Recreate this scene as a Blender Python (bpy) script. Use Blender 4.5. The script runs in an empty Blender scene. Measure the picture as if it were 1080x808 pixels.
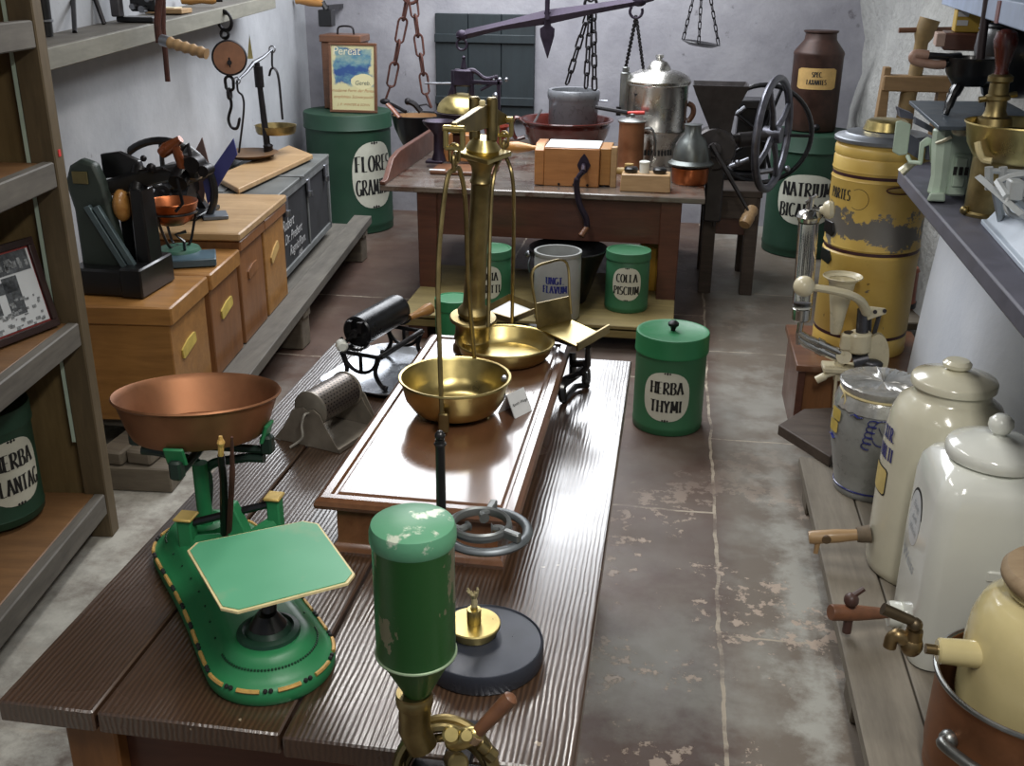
import bpy, math, random
from mathutils import Vector, Matrix, Euler
random.seed(7)
PI = math.pi
sc = bpy.context.scene
COL = sc.collection
# ------------------------------------------------------------------ camera
FPX, CX, CY, EYE = 1100.0, 540.0, 404.0, 1.8
YAW, PITCH, ROLL = math.radians(-8.655), math.radians(21.842), math.radians(0.6)
fwd = Vector((math.sin(YAW)*math.cos(PITCH), math.cos(YAW)*math.cos(PITCH), -math.sin(PITCH)))
r0 = Vector((math.cos(YAW), -math.sin(YAW), 0)); u0 = r0.cross(fwd)
rgt = r0*math.cos(ROLL)+u0*math.sin(ROLL); upv = -r0*math.sin(ROLL)+u0*math.cos(ROLL)
cd = bpy.data.cameras.new('camera'); cam = bpy.data.objects.new('camera', cd); COL.objects.link(cam)
cam.matrix_world = Matrix(((rgt.x, upv.x, -fwd.x, 0), (rgt.y, upv.y, -fwd.y, 0), (rgt.z, upv.z, -fwd.z, EYE), (0, 0, 0, 1)))
cd.sensor_fit = 'HORIZONTAL'; cd.sensor_width = 36; cd.lens = 36*FPX/1080; cd.clip_start = .05
sc.camera = cam
def ray(px, py): return fwd + rgt*((px-CX)/FPX) - upv*((py-CY)/FPX)
O = Vector((0, 0, EYE))
def pz(px, py, z):
    d = ray(px, py); return O + d*((z-EYE)/d.z)
def py_(px, py, Y):
    d = ray(px, py); return O + d*(Y/d.y)
def ppm(P): return FPX/((Vector(P)-O).dot(fwd))     # pixels per metre at P
# ------------------------------------------------------------------ mesh builder
def V(*a): return Vector(a)
def mat3(rx=0, ry=0, rz=0): return Euler((rx, ry, rz)).to_matrix().to_4x4()
def TR(x=0, y=0, z=0): return Matrix.Translation((x, y, z))
def RX(a): return Matrix.Rotation(a, 4, 'X')
def RY(a): return Matrix.Rotation(a, 4, 'Y')
def RZ(a): return Matrix.Rotation(a, 4, 'Z')
def look(d):
    """matrix that turns +Z to direction d"""
    return Vector(d).normalized().to_track_quat('Z', 'Y').to_matrix().to_4x4()
class MB:
    def __init__(s): s.v = []; s.f = []; s.T = Matrix()
    def add(s, vs, fs, M=None):
        n = len(s.v); T = s.T @ M if M is not None else s.T
        s.v += [T @ Vector(p) for p in vs]; s.f += [[i+n for i in f] for f in fs]; return s
    def box(s, c, d, M=None, tx=1, ty=1, ch=0):
        """box centre c, size d; top scaled by tx, ty; ch chamfers every edge"""
        x, y, z = d[0]/2, d[1]/2, d[2]/2
        if ch <= 0:
            vs = [(sx*x*(tx if k else 1)+c[0], sy*y*(ty if k else 1)+c[1], (z if k else -z)+c[2]) for k in (0, 1) for sx, sy in ((-1, -1), (1, -1), (1, 1), (-1, 1))]
            return s.add(vs, [[3, 2, 1, 0], [4, 5, 6, 7], [0, 1, 5, 4], [1, 2, 6, 5], [2, 3, 7, 6], [3, 0, 4, 7]], M)
        ch = min(ch, x*.9, y*.9, z*.9)
        rings = []
        for zz, ins in ((-z, ch), (-z+ch, 0), (z-ch, 0), (z, ch)):
            k = (zz+z)/(2*z); ax = x*(1+(tx-1)*k)-ins; ay = y*(1+(ty-1)*k)-ins; e = ch if ins == 0 else ch*.4
            rings.append([(c[0]+p, c[1]+q, c[2]+zz) for p, q in ((-ax+e, -ay), (ax-e, -ay), (ax, -ay+e), (ax, ay-e), (ax-e, ay), (-ax+e, ay), (-ax, ay-e), (-ax, -ay+e))])
        return s.loft(rings, True, True, M)
    def loft(s, rings, cap0=True, cap1=True, M=None, closed=True):
        n = len(rings[0]); vs = [p for r in rings for p in r]; fs = []
        for i in range(len(rings)-1):
            for j in range(n if closed else n-1):
                k = (j+1) % n; fs.append([i*n+j, i*n+k, (i+1)*n+k, (i+1)*n+j])
        if cap0: fs.append(list(range(n))[::-1])
        if cap1: fs.append([(len(rings)-1)*n+j for j in range(n)])
        return s.add(vs, fs, M)
    def lathe(s, prof, c=(0, 0, 0), seg=32, M=None, sx=1, sy=1):
        """profile [(r, z)...]; r = 0 closes to a point"""
        vs = []; idx = []; fs = []
        for r, z in prof:
            if r <= 1e-6: idx.append([len(vs)]*seg); vs.append((c[0], c[1], c[2]+z))
            else:
                idx.append(list(range(len(vs), len(vs)+seg)))
                vs += [(c[0]+r*sx*math.cos(2*PI*j/seg), c[1]+r*sy*math.sin(2*PI*j/seg), c[2]+z) for j in range(seg)]
        for a, b in zip(idx, idx[1:]):
            for j in range(seg):
                k = (j+1) % seg; q = [a[j], a[k], b[k], b[j]]; q2 = []
                for t in q:
                    if t not in q2: q2.append(t)
                if len(q2) > 2: fs.append(q2)
        return s.add(vs, fs, M)
    def cyl(s, p, q, r, seg=16, r2=None, b=0):
        p, q = Vector(p), Vector(q); L = (q-p).length; r2 = r if r2 is None else r2
        b = min(b, r*.5, r2*.5, L*.4)
        pr = [(0, 0), (r-b, 0), (r, b), (r2, L-b), (r2-b, L), (0, L)] if b else [(0, 0), (r, 0), (r2, L), (0, L)]
        return s.lathe(pr, seg=seg, M=TR(*p) @ look(q-p))
    def tube(s, pts, r, seg=8, closed=False, flat=1, up=None):
        pts = [Vector(p) for p in pts]; n = len(pts)
        rr = r if isinstance(r, (list, tuple)) else [r]*n
        t0 = (pts[1]-pts[0]).normalized()
        a = Vector(up) if up else (Vector((0, 0, 1)) if abs(t0.z) < .9 else Vector((1, 0, 0)))
        rings = []
        for i in range(n):
            if closed: t = (pts[(i+1) % n]-pts[i-1]).normalized()
            else: t = (pts[min(i+1, n-1)]-pts[max(i-1, 0)]).normalized()
            a = (a - t*a.dot(t)).normalized(); b = t.cross(a)
            rings.append([tuple(pts[i]+(b*math.cos(2*PI*j/seg)+a*flat*math.sin(2*PI*j/seg))*rr[i]) for j in range(seg)])
        if closed: rings.append(rings[0]); return s.loft(rings, False, False)
        return s.loft(rings)
    def ball(s, c, r, seg=16, sc_=(1, 1, 1), M=None):
        n = seg//2
        MM = TR(*c) @ (M or Matrix()) @ Matrix.Diagonal((*sc_, 1))
        return s.lathe([(r*math.sin(PI*i/n) if 0 < i < n else 0, -r*math.cos(PI*i/n)) for i in range(n+1)], seg=seg, M=MM)
    def torus(s, c, R, r, seg=28, M=None, sr=8, sx=1, sy=1, flat=1):
        pr = [(R+r*math.cos(2*PI*i/sr), r*flat*math.sin(2*PI*i/sr)) for i in range(sr+1)]
        return s.lathe(pr, seg=seg, M=TR(*c) @ (M or Matrix()), sx=sx, sy=sy)
    def prism(s, poly, t, M=None, hole=None):
        """polygon in XY extruded from z=0 to t"""
        n = len(poly)
        return s.loft([[(x, y, 0) for x, y in poly], [(x, y, t) for x, y in poly]], True, True, M)
    def link(s, c, d, L, w, r, side=0):
        """one oval chain link centred c, along d"""
        d = Vector(d).normalized(); x = Vector((1, 0, 0)) if abs(d.x) < .8 else Vector((0, 1, 0))
        x = (x-d*x.dot(d)).normalized(); y = d.cross(x)
        x = x*math.cos(side)+y*math.sin(side)
        pts = []
        for k in range(14):
            a = 2*PI*k/14; sg = 1 if math.sin(a) >= 0 else -1
            pts.append(Vector(c)+x*(w*math.cos(a))+d*((L/2-w)*sg+w*math.sin(a)))
        return s.tube(pts, r, 6, True)
    def chain(s, p, q, L, w, r, sag=0):
        p, q = Vector(p), Vector(q); D = (q-p).length; n = max(2, int(round(D/(L-2.4*r)))); 
        for i in range(n):
            t = (i+.5)/n; c = p.lerp(q, t); s.link(c, q-p, D/n+2.4*r, w, r, (i % 2)*PI/2+.5)
        return s
    def build(s, name, m, parent=None, smooth=40, bevel=0, bseg=2, sub=0, solid=0):
        me = bpy.data.meshes.new(name); me.from_pydata([tuple(v) for v in s.v], [], s.f); me.validate(); me.update()
        import bmesh
        b = bmesh.new(); b.from_mesh(me); bmesh.ops.recalc_face_normals(b, faces=b.faces); b.to_mesh(me); b.free()
        if smooth: me.shade_smooth(); me.set_sharp_from_angle(angle=math.radians(smooth))
        me.materials.append(m)
        o = bpy.data.objects.new(name, me); COL.objects.link(o)
        if parent is not None: o.parent = parent
        if solid: md = o.modifiers.new('solid', 'SOLIDIFY'); md.thickness = solid; md.offset = 0
        if bevel: md = o.modifiers.new('bevel', 'BEVEL'); md.width = bevel; md.segments = bseg; md.limit_method = 'ANGLE'; md.angle_limit = math.radians(50)
        if sub: md = o.modifiers.new('sub', 'SUBSURF'); md.levels = sub; md.render_levels = sub
        return o
def arc(cx, cy, rx, ry, a0, a1, n=10):
    return [(cx+rx*math.cos(math.radians(a0+(a1-a0)*i/n)), cy+ry*math.sin(math.radians(a0+(a1-a0)*i/n))) for i in range(n+1)]
def bez(P, n=12):
    """Catmull-Rom through points"""
    P = [Vector(p) for p in P]; P = [P[0]*2-P[1]]+P+[P[-1]*2-P[-2]]; out = []
    for i in range(1, len(P)-2):
        for k in range(n):
            t = k/n; a, b, c, d = P[i-1:i+3]
            out.append(.5*((2*b)+(c-a)*t+(2*a-5*b+4*c-d)*t*t+(3*b-a-3*c+d)*t**3))
    return out+[P[-2]]
def tag(o, label, cat, group=None, kind=None):
    o['label'] = label; o['category'] = cat
    if group: o['group'] = group
    if kind: o['kind'] = kind
    return o
def thing(name, label, cat, loc=(0, 0, 0), rz=0, group=None):
    o = bpy.data.objects.new(name, None); COL.objects.link(o); o.empty_display_size = .05
    o.location = loc; o.rotation_euler = (0, 0, rz); return tag(o, label, cat, group)
def struct(name, mb, m, **k):
    o = mb.build(name, m, **k); o['kind'] = 'structure'; return o
def copy_tree(o, parent=None):
    c = o.copy(); COL.objects.link(c); c.parent = parent
    for ch in list(o.children): copy_tree(ch, c)
    return c
# ------------------------------------------------------------------ materials
def C(r, g, b):
    f = lambda c: (c/255/12.92) if c/255 <= .04045 else ((c/255+.055)/1.055)**2.4
    return (f(r), f(g), f(b), 1)
class N:
    def __init__(s, name):
        s.m = bpy.data.materials.new(name); s.m.use_nodes = True; s.t = s.m.node_tree; s.b = s.t.nodes['Principled BSDF']
        s.co = s.t.nodes.new('ShaderNodeTexCoord').outputs['Object']
    def n(s, t, **k):
        o = s.t.nodes.new(t)
        for a, b in k.items(): setattr(o, a, b)
        return o
    def l(s, a, b): s.t.links.new(a, b)
    def mapc(s, scale=(1, 1, 1), loc=(0, 0, 0), rot=(0, 0, 0)):
        o = s.n('ShaderNodeMapping'); o.inputs['Scale'].default_value = scale; o.inputs['Location'].default_value = loc; o.inputs['Rotation'].default_value = rot
        s.l(s.co, o.inputs['Vector']); return o.outputs[0]
    def noise(s, sc_=5, det=4, rough=.55, co=None, dist=0):
        o = s.n('ShaderNodeTexNoise'); o.inputs['Scale'].default_value = sc_; o.inputs['Detail'].default_value = det; o.inputs['Roughness'].default_value = rough; o.inputs['Distortion'].default_value = dist
        s.l(co or s.co, o.inputs['Vector']); return o.outputs['Fac']
    def ramp(s, f, stops):
        o = s.n('ShaderNodeValToRGB'); e = o.color_ramp.elements
        while len(e) < len(stops): e.new(.5)
        for x, (p, c) in zip(e, stops):
            x.position = p; x.color = c if not isinstance(c, (int, float)) else (c, c, c, 1)
        s.l(f, o.inputs[0]); return o.outputs[0]
    def mix(s, f, a, b, mode='MIX'):
        o = s.n('ShaderNodeMix', data_type='RGBA', blend_type=mode)
        for v, k in ((f, 0), (a, 6), (b, 7)):
            if hasattr(v, 'is_linked'): s.l(v, o.inputs[k])
            else: o.inputs[k].default_value = v
        return o.outputs[2]
    def math(s, op, a, b=0):
        o = s.n('ShaderNodeMath', operation=op)
        for v, k in ((a, 0), (b, 1)):
            if hasattr(v, 'is_linked'): s.l(v, o.inputs[k])
            else: o.inputs[k].default_value = v
        return o.outputs[0]
    def set(s, **k):
        for a, v in k.items():
            i = s.b.inputs[{'col': 'Base Color', 'rough': 'Roughness', 'metal': 'Metallic', 'coat': 'Coat Weight', 'crough': 'Coat Roughness', 'trans': 'Transmission Weight', 'ior': 'IOR', 'spec': 'Specular IOR Level', 'em': 'Emission Strength', 'ecol': 'Emission Color', 'alpha': 'Alpha'}[a]]
            if hasattr(v, 'is_linked'): s.l(v, i)
            else: i.default_value = v
        return s
    def bump(s, h, st=.3, d=.01):
        o = s.n('ShaderNodeBump'); o.inputs['Strength'].default_value = st; o.inputs['Distance'].default_value = d
        s.l(h, o.inputs['Height']); s.l(o.outputs[0], s.b.inputs['Normal']); return s
def plain(name, c, rough=.5, metal=0, var=.25, scale=18, bump=0, coat=0, bd=.002, sp=.5):
    """one colour, slightly mottled"""
    a = N(name); f = a.noise(scale, 5, .6)
    d = tuple(x*(1-var) for x in c[:3])+(1,); e = tuple(min(1, x*(1+var*.6)) for x in c[:3])+(1,)
    a.set(col=a.ramp(f, [(.3, d), (.7, e)]), rough=a.ramp(f, [(.25, max(0, rough-.08)), (.75, min(1, rough+.1))]), metal=metal, coat=coat, crough=.15, spec=sp)
    if bump: a.bump(a.noise(scale*4, 4, .6), bump, bd)
    return a.m
def chipped(name, c, under, amt=.62, scale=9, rough=.4, stretch=(1, 1, 1), var=.2, metal_under=.5, coat=0, edge=.02):
    """paint with worn patches showing what lies under it"""
    a = N(name); co = a.mapc(stretch); f = a.noise(scale, 6, .62, co); g = a.noise(3, 3, .5)
    k = a.ramp(f, [(amt, 0.), (amt+edge, 1.)])
    base = a.ramp(g, [(.3, tuple(x*(1-var) for x in c[:3])+(1,)), (.7, tuple(min(1, x*(1+var*.5)) for x in c[:3])+(1,))])
    a.set(col=a.mix(k, base, under), rough=a.ramp(f, [(.3, rough), (.75, min(1, rough+.2))]), metal=a.math('MULTIPLY', k, metal_under), coat=coat, crough=.2)
    a.bump(a.math('SUBTRACT', a.noise(60, 3), a.math('MULTIPLY', k, .8)), .15, .002); return a.m
def wood(name, c1, c2, axis='Y', scale=1, rough=.5, bump=.25, coat=0, ring=9, dirt=None, dirt_amt=.62, bd=.003):
    a = N(name); st = {'X': (.12, 1, 1), 'Y': (1, .12, 1), 'Z': (1, 1, .12)}[axis]
    co = a.mapc(tuple(x*scale for x in st)); f = a.noise(ring*2.2, 6, .65, co, .6); g = a.noise(ring*9, 4, .6, co); h = a.noise(3.5, 4, .6)
    f2 = a.math('ADD', a.math('MULTIPLY', f, .7), a.math('MULTIPLY', g, .3))
    col = a.ramp(f2, [(.32, c1), (.68, c2)])
    col = a.mix(a.ramp(h, [(.35, .0), (.75, .35)]), col, tuple(x*.55 for x in c1[:3])+(1,))
    if dirt: col = a.mix(a.ramp(a.noise(6, 6, .65), [(dirt_amt, 0.), (dirt_amt+.12, 1.)]), col, dirt)
    a.set(col=col, rough=a.ramp(h, [(.3, max(.05, rough-.1)), (.7, min(1, rough+.1))]), coat=coat, crough=.12)
    a.bump(f2, bump, bd); return a.m
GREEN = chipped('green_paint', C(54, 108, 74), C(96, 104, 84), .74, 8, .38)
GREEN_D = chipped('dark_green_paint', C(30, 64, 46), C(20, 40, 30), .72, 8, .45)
GREEN_B = chipped('bright_green_paint', C(40, 120, 74), C(150, 140, 95), .76, 14, .36)
GREEN_P = chipped('hopper_green_paint', C(24, 92, 36), C(140, 140, 112), .575, 17, .34, (1, 1, .45), coat=.25, edge=.008)
MINT = plain('pale_green_paint', C(188, 206, 188), .4, 0, .12, 12)
LABELW = plain('cream_label', C(206, 206, 190), .5, 0, .12, 9)
BLACK = plain('black_lettering', C(26, 26, 26), .6, 0, .2, 30)
CREAMLINE = plain('cream_line_paint', C(216, 200, 150), .5, 0, .15, 40)
GOLDLINE = plain('gold_line_paint', C(200, 160, 90), .45, .2, .25, 60)
BRASS = plain('brass', C(200, 182, 122), .32, 1, .3, 10, .05)
BRASS_D = plain('aged_brass', C(154, 138, 96), .4, 1, .4, 14, .08)
COPPER = plain('copper', C(176, 104, 66), .34, 1, .35, 9, .06)
COPPER_D = plain('dull_copper', C(150, 104, 74), .5, .8, .3, 9, .08)
IRON = plain('black_iron', C(40, 38, 40), .42, .7, .4, 24, .12)
IRON_P = plain('black_painted_iron', C(22, 22, 24), .34, .2, .3, 16, .06, .3)
IRON_V = plain('violet_black_iron', C(50, 42, 56), .42, .6, .35, 18, .12)
STEEL = plain('worn_steel', C(150, 152, 158), .36, .95, .3, 20, .06)
TIN = plain('grey_tin', C(140, 142, 140), .34, .9, .3, 12, .06)
ALU = plain('bright_tin', C(196, 194, 188), .26, 1, .18, 8, .03)
RUST = plain('rusty_iron', C(86, 52, 44), .7, .3, .5, 26, .25)
MILKRUST = plain('rust_brown_tin', C(64, 42, 34), .48, .25, .45, 14, .08)
WOOD_H = wood('turned_handle_wood', C(150, 100, 48), C(196, 146, 80), 'X', 1, .4, .1, .2)
WOOD_BX = wood('amber_crate_wood', C(138, 96, 50), C(178, 128, 70), 'X', 1, .45, .12, .15)
WOOD_LID = wood('pale_lid_wood', C(150, 118, 80), C(186, 154, 112), 'X', 1, .5, .12, .1)
WOOD_RED = wood('reddish_crate_wood', C(116, 76, 46), C(150, 102, 62), 'Z', 1, .45, .12, .15)
WOOD_ORG = wood('orange_box_wood', C(150, 98, 54), C(186, 130, 78), 'X', 1, .42, .1, .15)
WOOD_GR = wood('grey_shelf_wood', C(80, 76, 70), C(112, 107, 98), 'Y', 1, .65, .2)
WOOD_SH = wood('old_shelf_wood', C(80, 68, 48), C(108, 92, 66), 'Z', 1, .6, .2, 0, 9, C(70, 62, 50))
WOOD_SHB = wood('shelf_board_wood', C(104, 74, 46), C(134, 98, 62), 'X', 1, .55, .2)
WOOD_BL = wood('rough_block_wood', C(88, 80, 70), C(128, 118, 102), 'X', 1, .8, .5)
WOOD_MAH = wood('mahogany_wood', C(74, 44, 34), C(104, 64, 48), 'X', 1, .4, .1, .2)
WOOD_STOOL = wood('stool_brown_wood', C(90, 58, 40), C(122, 82, 56), 'X', 1, .4, .12, .2)
WOOD_DK = wood('dark_plank_wood', C(62, 52, 46), C(92, 80, 70), 'X', 1, .55, .3)
WOOD_PRESS = wood('press_wood', C(120, 94, 62), C(152, 122, 84), 'X', 1, .6, .2)
CERAMIC = plain('cream_stoneware', C(212, 208, 186), .14, 0, .07, 6, 0, .5)
CERAMIC_B = plain('beige_stoneware', C(204, 190, 140), .13, 0, .1, 6, 0, .6)
PORC = plain('white_porcelain', C(222, 224, 216), .12, 0, .04, 5, 0, .5)
GREYST = plain('grey_salt_stoneware', C(138, 140, 138), .28, 0, .22, 14, .06, .3)
BLUEGL = plain('cobalt_glaze', C(40, 48, 120), .25, 0, .3, 30, 0, .4)
BROWNGL = plain('brown_glaze', C(84, 36, 30), .16, 0, .3, 9, 0, .6)
ENAMEL = plain('grey_enamel', C(118, 120, 124), .3, .2, .12, 30, .03, .2)
PAPER = plain('paper', C(216, 208, 180), .8, 0, .1, 20)
PAPER_Y = plain('yellow_paper', C(196, 172, 84), .7, 0, .2, 20)
TANLAB = plain('tan_label', C(186, 152, 92), .7, 0, .2, 20)
WHITEP = plain('white_paint', C(214, 216, 216), .35, 0, .06, 20)
IVORY = plain('ivory_enamel', C(218, 208, 176), .3, 0, .1, 14, 0, .3)
SLATE = plain('slate', C(92, 92, 104), .55, 0, .25, 10, .15)
CHALK = plain('chalk', C(190, 190, 190), .9, 0, .2, 40)
REDW = plain('red_wood_handle', C(112, 66, 46), .25, 0, .4, 12, 0, .5)
def ridged():
    a = N('weathered_table_wood'); co = a.mapc((1, .045, 1)); f = a.noise(62, 5, .6, co, .4)
    w = a.n('ShaderNodeTexWave', wave_type='BANDS', bands_direction='X'); w.inputs['Scale'].default_value = 36; w.inputs['Distortion'].default_value = 4; w.inputs['Detail'].default_value = 3; w.inputs['Detail Scale'].default_value = 1.2
    a.l(a.mapc((1, .16, 1)), w.inputs['Vector'])
    h = a.math('ADD', a.math('MULTIPLY', w.outputs['Fac'], .65), a.math('MULTIPLY', f, .5)); b = a.noise(4, 4, .6)
    col = a.ramp(h, [(.1, C(46, 32, 22)), (.55, C(60, 43, 30)), (.95, C(76, 56, 41))])
    col = a.mix(a.ramp(b, [(.42, 0.), (.75, .5)]), col, C(70, 42, 22))
    sp = a.ramp(a.noise(38, 3, .5), [(.735, 0.), (.76, .7)]); col = a.mix(sp, col, C(176, 160, 136))
    a.set(col=col, rough=a.ramp(b, [(.3, .3), (.75, .42)]), spec=.6, coat=1., crough=a.ramp(b, [(.35, .16), (.65, .3)])); a.bump(a.math('MULTIPLY', h, a.ramp(a.noise(2.5, 3, .5, a.mapc((1, .4, 1), (.7, .2, 0))), [(.35, .35), (.65, 1.)])), .27, .0026); a.b.inputs['Coat IOR'].default_value = 1.65; a.l(a.b.inputs['Normal'].links[0].from_socket, a.b.inputs['Coat Normal']); return a.m
TABLEW = ridged()
BOARDW = wood('polished_board_wood', C(92, 60, 40), C(124, 84, 56), 'Y', .8, .3, .04, 1.0, 8)
BOARDW.node_tree.nodes['Principled BSDF'].inputs['Coat IOR'].default_value = 1.55
WEATH = wood('whitish_worn_wood', C(84, 72, 64), C(136, 126, 116), 'X', 1, .3, .2, 1., 8, C(80, 52, 40), .52)
def yellow_tin():
    a = N('yellow_tin_paint'); f = a.noise(7, 7, .68); sep = a.n('ShaderNodeSeparateXYZ'); a.l(a.co, sep.inputs[0]); z = sep.outputs['Z']
    band = a.math('SUBTRACT', 1, a.math('MULTIPLY', a.math('ABSOLUTE', a.math('SUBTRACT', z, .53)), 9)); band = a.math('MAXIMUM', band, -.08)
    k = a.ramp(a.math('ADD', f, a.math('MULTIPLY', band, .26)), [(.655, 0.), (.675, 1.)])
    col = a.ramp(a.noise(4, 4, .6), [(.3, C(196, 160, 78)), (.7, C(220, 190, 106))])
    sc2 = a.ramp(a.noise(30, 5, .6), [(.69, 0.), (.72, .8)])
    col = a.mix(sc2, col, C(96, 72, 40)); col = a.mix(k, col, C(122, 118, 112))
    a.set(col=col, rough=.38, metal=a.math('MULTIPLY', k, .3)); a.bump(a.math('SUBTRACT', 1, k), .2, .002); return a.m
YELLOW = yellow_tin()
def glass_(name, c=(1, 1, 1, 1), r=.03):
    a = N(name); a.set(col=c, rough=r, trans=1., ior=1.45); return a.m
GLASS = glass_('clear_glass')
# ------------------------------------------------------------------ lettering
def _S(ch):
    a = arc
    D = {
     'A': (.5, [[(.02, 0), (.24, 1)], [(.24, 1), (.5, 0)], [(.1, .36), (.42, .36)], [(.12, 1), (.26, 1)]]),
     'B': (.46, [[(.06, 1), (.06, 0)], [(.06, 1)]+a(.2, .77, .2, .23, 90, -90)+[(.06, .54)], [(.06, .54)]+a(.22, .27, .22, .27, 90, -90)+[(.06, 0)]]),
     'C': (.46, [a(.28, .5, .25, .5, 50, 310, 16)]),
     'E': (.4, [[(.06, 1), (.06, 0)], [(.06, 1), (.38, 1)], [(.06, .52), (.32, .52)], [(.06, 0), (.4, 0)]]),
     'F': (.4, [[(.06, 1), (.06, 0)], [(.06, 1), (.4, 1)], [(.06, .52), (.32, .52)]]),
     'G': (.5, [a(.28, .5, .25, .5, 50, 340, 16), [(.5, .42), (.5, .02)], [(.34, .42), (.5, .42)]]),
     'H': (.5, [[(.06, 1), (.06, 0)], [(.46, 1), (.46, 0)], [(.06, .52), (.46, .52)]]),
     'I': (.16, [[(.08, 1), (.08, 0)]]),
     'K': (.5, [[(.06, 1), (.06, 0)], [(.46, 1), (.08, .5)], [(.16, .58), (.5, 0)]]),
     'L': (.4, [[(.06, 1), (.06, 0)], [(.06, 0), (.4, .02)]]),
     'M': (.62, [[(.06, 0), (.1, 1)], [(.1, 1), (.31, .2)], [(.31, .2), (.52, 1)], [(.52, 1), (.56, 0)]]),
     'N': (.5, [[(.06, 0), (.06, 1)], [(.06, 1), (.46, 0)], [(.46, 0), (.46, 1)]]),
     'O': (.56, [a(.28, .5, .25, .5, 0, 360, 22)]),
     'P': (.44, [[(.06, 1), (.06, 0)], [(.06, 1)]+a(.2, .75, .22, .25, 90, -90)+[(.06, .5)]]),
     'R': (.48, [[(.06, 1), (.06, 0)], [(.06, 1)]+a(.2, .75, .21, .25, 90, -90)+[(.06, .5)], [(.16, .5), (.48, 0)]]),
     'S': (.42, [a(.22, .75, .18, .25, 40, 250, 10)+a(.2, .26, .2, .26, 80, -140, 10)]),
     'T': (.46, [[(.23, 1), (.23, 0)], [(.0, .97), (.46, 1)]]),
     'U': (.5, [[(.06, 1)]+a(.25, .24, .19, .24, 180, 360, 10)+[(.44, 1)]]),
     'V': (.48, [[(.02, 1), (.24, 0)], [(.24, 0), (.46, 1)]]),
     'X': (.46, [[(.02, 1), (.46, 0)], [(.44, 1), (.02, 0)]]),
     'Y': (.46, [[(.02, 1), (.23, .5)], [(.44, 1), (.23, .5)], [(.23, .5), (.23, 0)]]),
     'J': (.3, [[(.22, 1), (.22, .1)]+a(.1, .12, .12, .12, 0, -120, 6)]),
     '.': (.14, [[(.06, .07), (.06, 0)]]), ',': (.14, [[(.08, .08), (.03, -.12)]]), ' ': (.26, [])}
    return D.get(ch, D['I'])
def pen(mb, text, h, fmap, thick=.13, thin=.035, gap=.13, width=1.0, centre=True):
    """broad-nib capitals; fmap(u, v) -> 3D point"""
    W = sum(_S(c)[0]+gap for c in text)-gap; x = -W/2 if centre else 0
    for c in text:
        w, st = _S(c)
        for pl in st:
            P = [Vector((p[0], p[1], 0)) for p in pl]; L = []; R = []
            if len(P) == 2: P = [P[0].lerp(P[1], k/3) for k in range(4)]
            for i, p in enumerate(P):
                t = (P[min(i+1, len(P)-1)]-P[max(i-1, 0)]).normalized(); nrm = Vector((-t.y, t.x, 0))
                q = .5*(thin+thick*abs(t.y)**1.3)*(1+.25*abs(2*i/(len(P)-1)-1)**3)
                for lst, sg in ((L, 1), (R, -1)):
                    e = p+nrm*q*sg; lst.append(fmap((x+e.x)*h*width, e.y*h))
            n = len(L); mb.add([tuple(v) for v in L+R], [[i, i+1, n+i+1, n+i] for i in range(n-1)])
        x += w+gap
    return mb
def cylmap(R, a0, z0, off=.0012):
    """wraps (u, v) on a cylinder of radius R facing angle a0 (0 = +X)"""
    return lambda u, v: Vector(((R+off)*math.cos(a0+u/R), (R+off)*math.sin(a0+u/R), z0+v))
def flatmap(M): return lambda u, v: M @ Vector((u, v, 0))
def patch(mb, w, h, fmap, p=2.6, n=36, rings=6):
    """superellipse label patch"""
    vs = [fmap(0, 0)]; fs = []
    for r in range(1, rings+1):
        for j in range(n):
            a = 2*PI*j/n; c, s_ = math.cos(a), math.sin(a)
            q = (abs(c)**p+abs(s_)**p)**(-1/p); vs.append(fmap(w/2*r/rings*q*c, h/2*r/rings*q*s_))
    for j in range(n): fs.append([0, 1+j, 1+(j+1) % n])
    for r in range(rings-1):
        for j in range(n):
            k = (j+1) % n; fs.append([1+r*n+j, 1+(r+1)*n+j, 1+(r+1)*n+k, 1+r*n+k])
    return mb.add([tuple(v) for v in vs], fs)
_fc = bpy.data.curves.new('scratch', 'FONT'); _fo = bpy.data.objects.new('scratch', _fc); COL.objects.link(_fo)
def hand(mb, text, size, fmap, shear=.25):
    """handwritten-looking slanted text"""
    _fc.body = text; _fc.size = size; _fc.shear = shear; _fc.align_x = 'CENTER'; _fc.resolution_u = 3
    dg = bpy.context.evaluated_depsgraph_get(); dg.update(); e = _fo.evaluated_get(dg); me = e.to_mesh()
    mb.add([tuple(fmap(v.co.x, v.co.y)) for v in me.vertices], [list(p.vertices) for p in me.polygons]); e.to_mesh_clear(); return mb
def face_cam(P): return math.atan2(-P[1], -P[0])
def squig(mb, w, fmap, seed=0, th=.012, n=26):
    """a line of scribble standing for unreadably small writing"""
    rnd = random.Random(seed); L = []; R = []
    for i in range(n):
        u = -w/2+w*i/(n-1); v = rnd.uniform(-1, 1)*th*1.6; L.append(fmap(u, v+th*.35)); R.append(fmap(u, v-th*.35))
    return mb.add([tuple(v) for v in L+R], [[i, i+1, n+i+1, n+i] for i in range(n-1)])
def L(t=None):
    return MB()
def WB(t):
    """builder that takes world coordinates for a part of thing t"""
    m = MB(); m.T = (TR(*t.location) @ RZ(t.rotation_euler[2])).inverted(); return m
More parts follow.
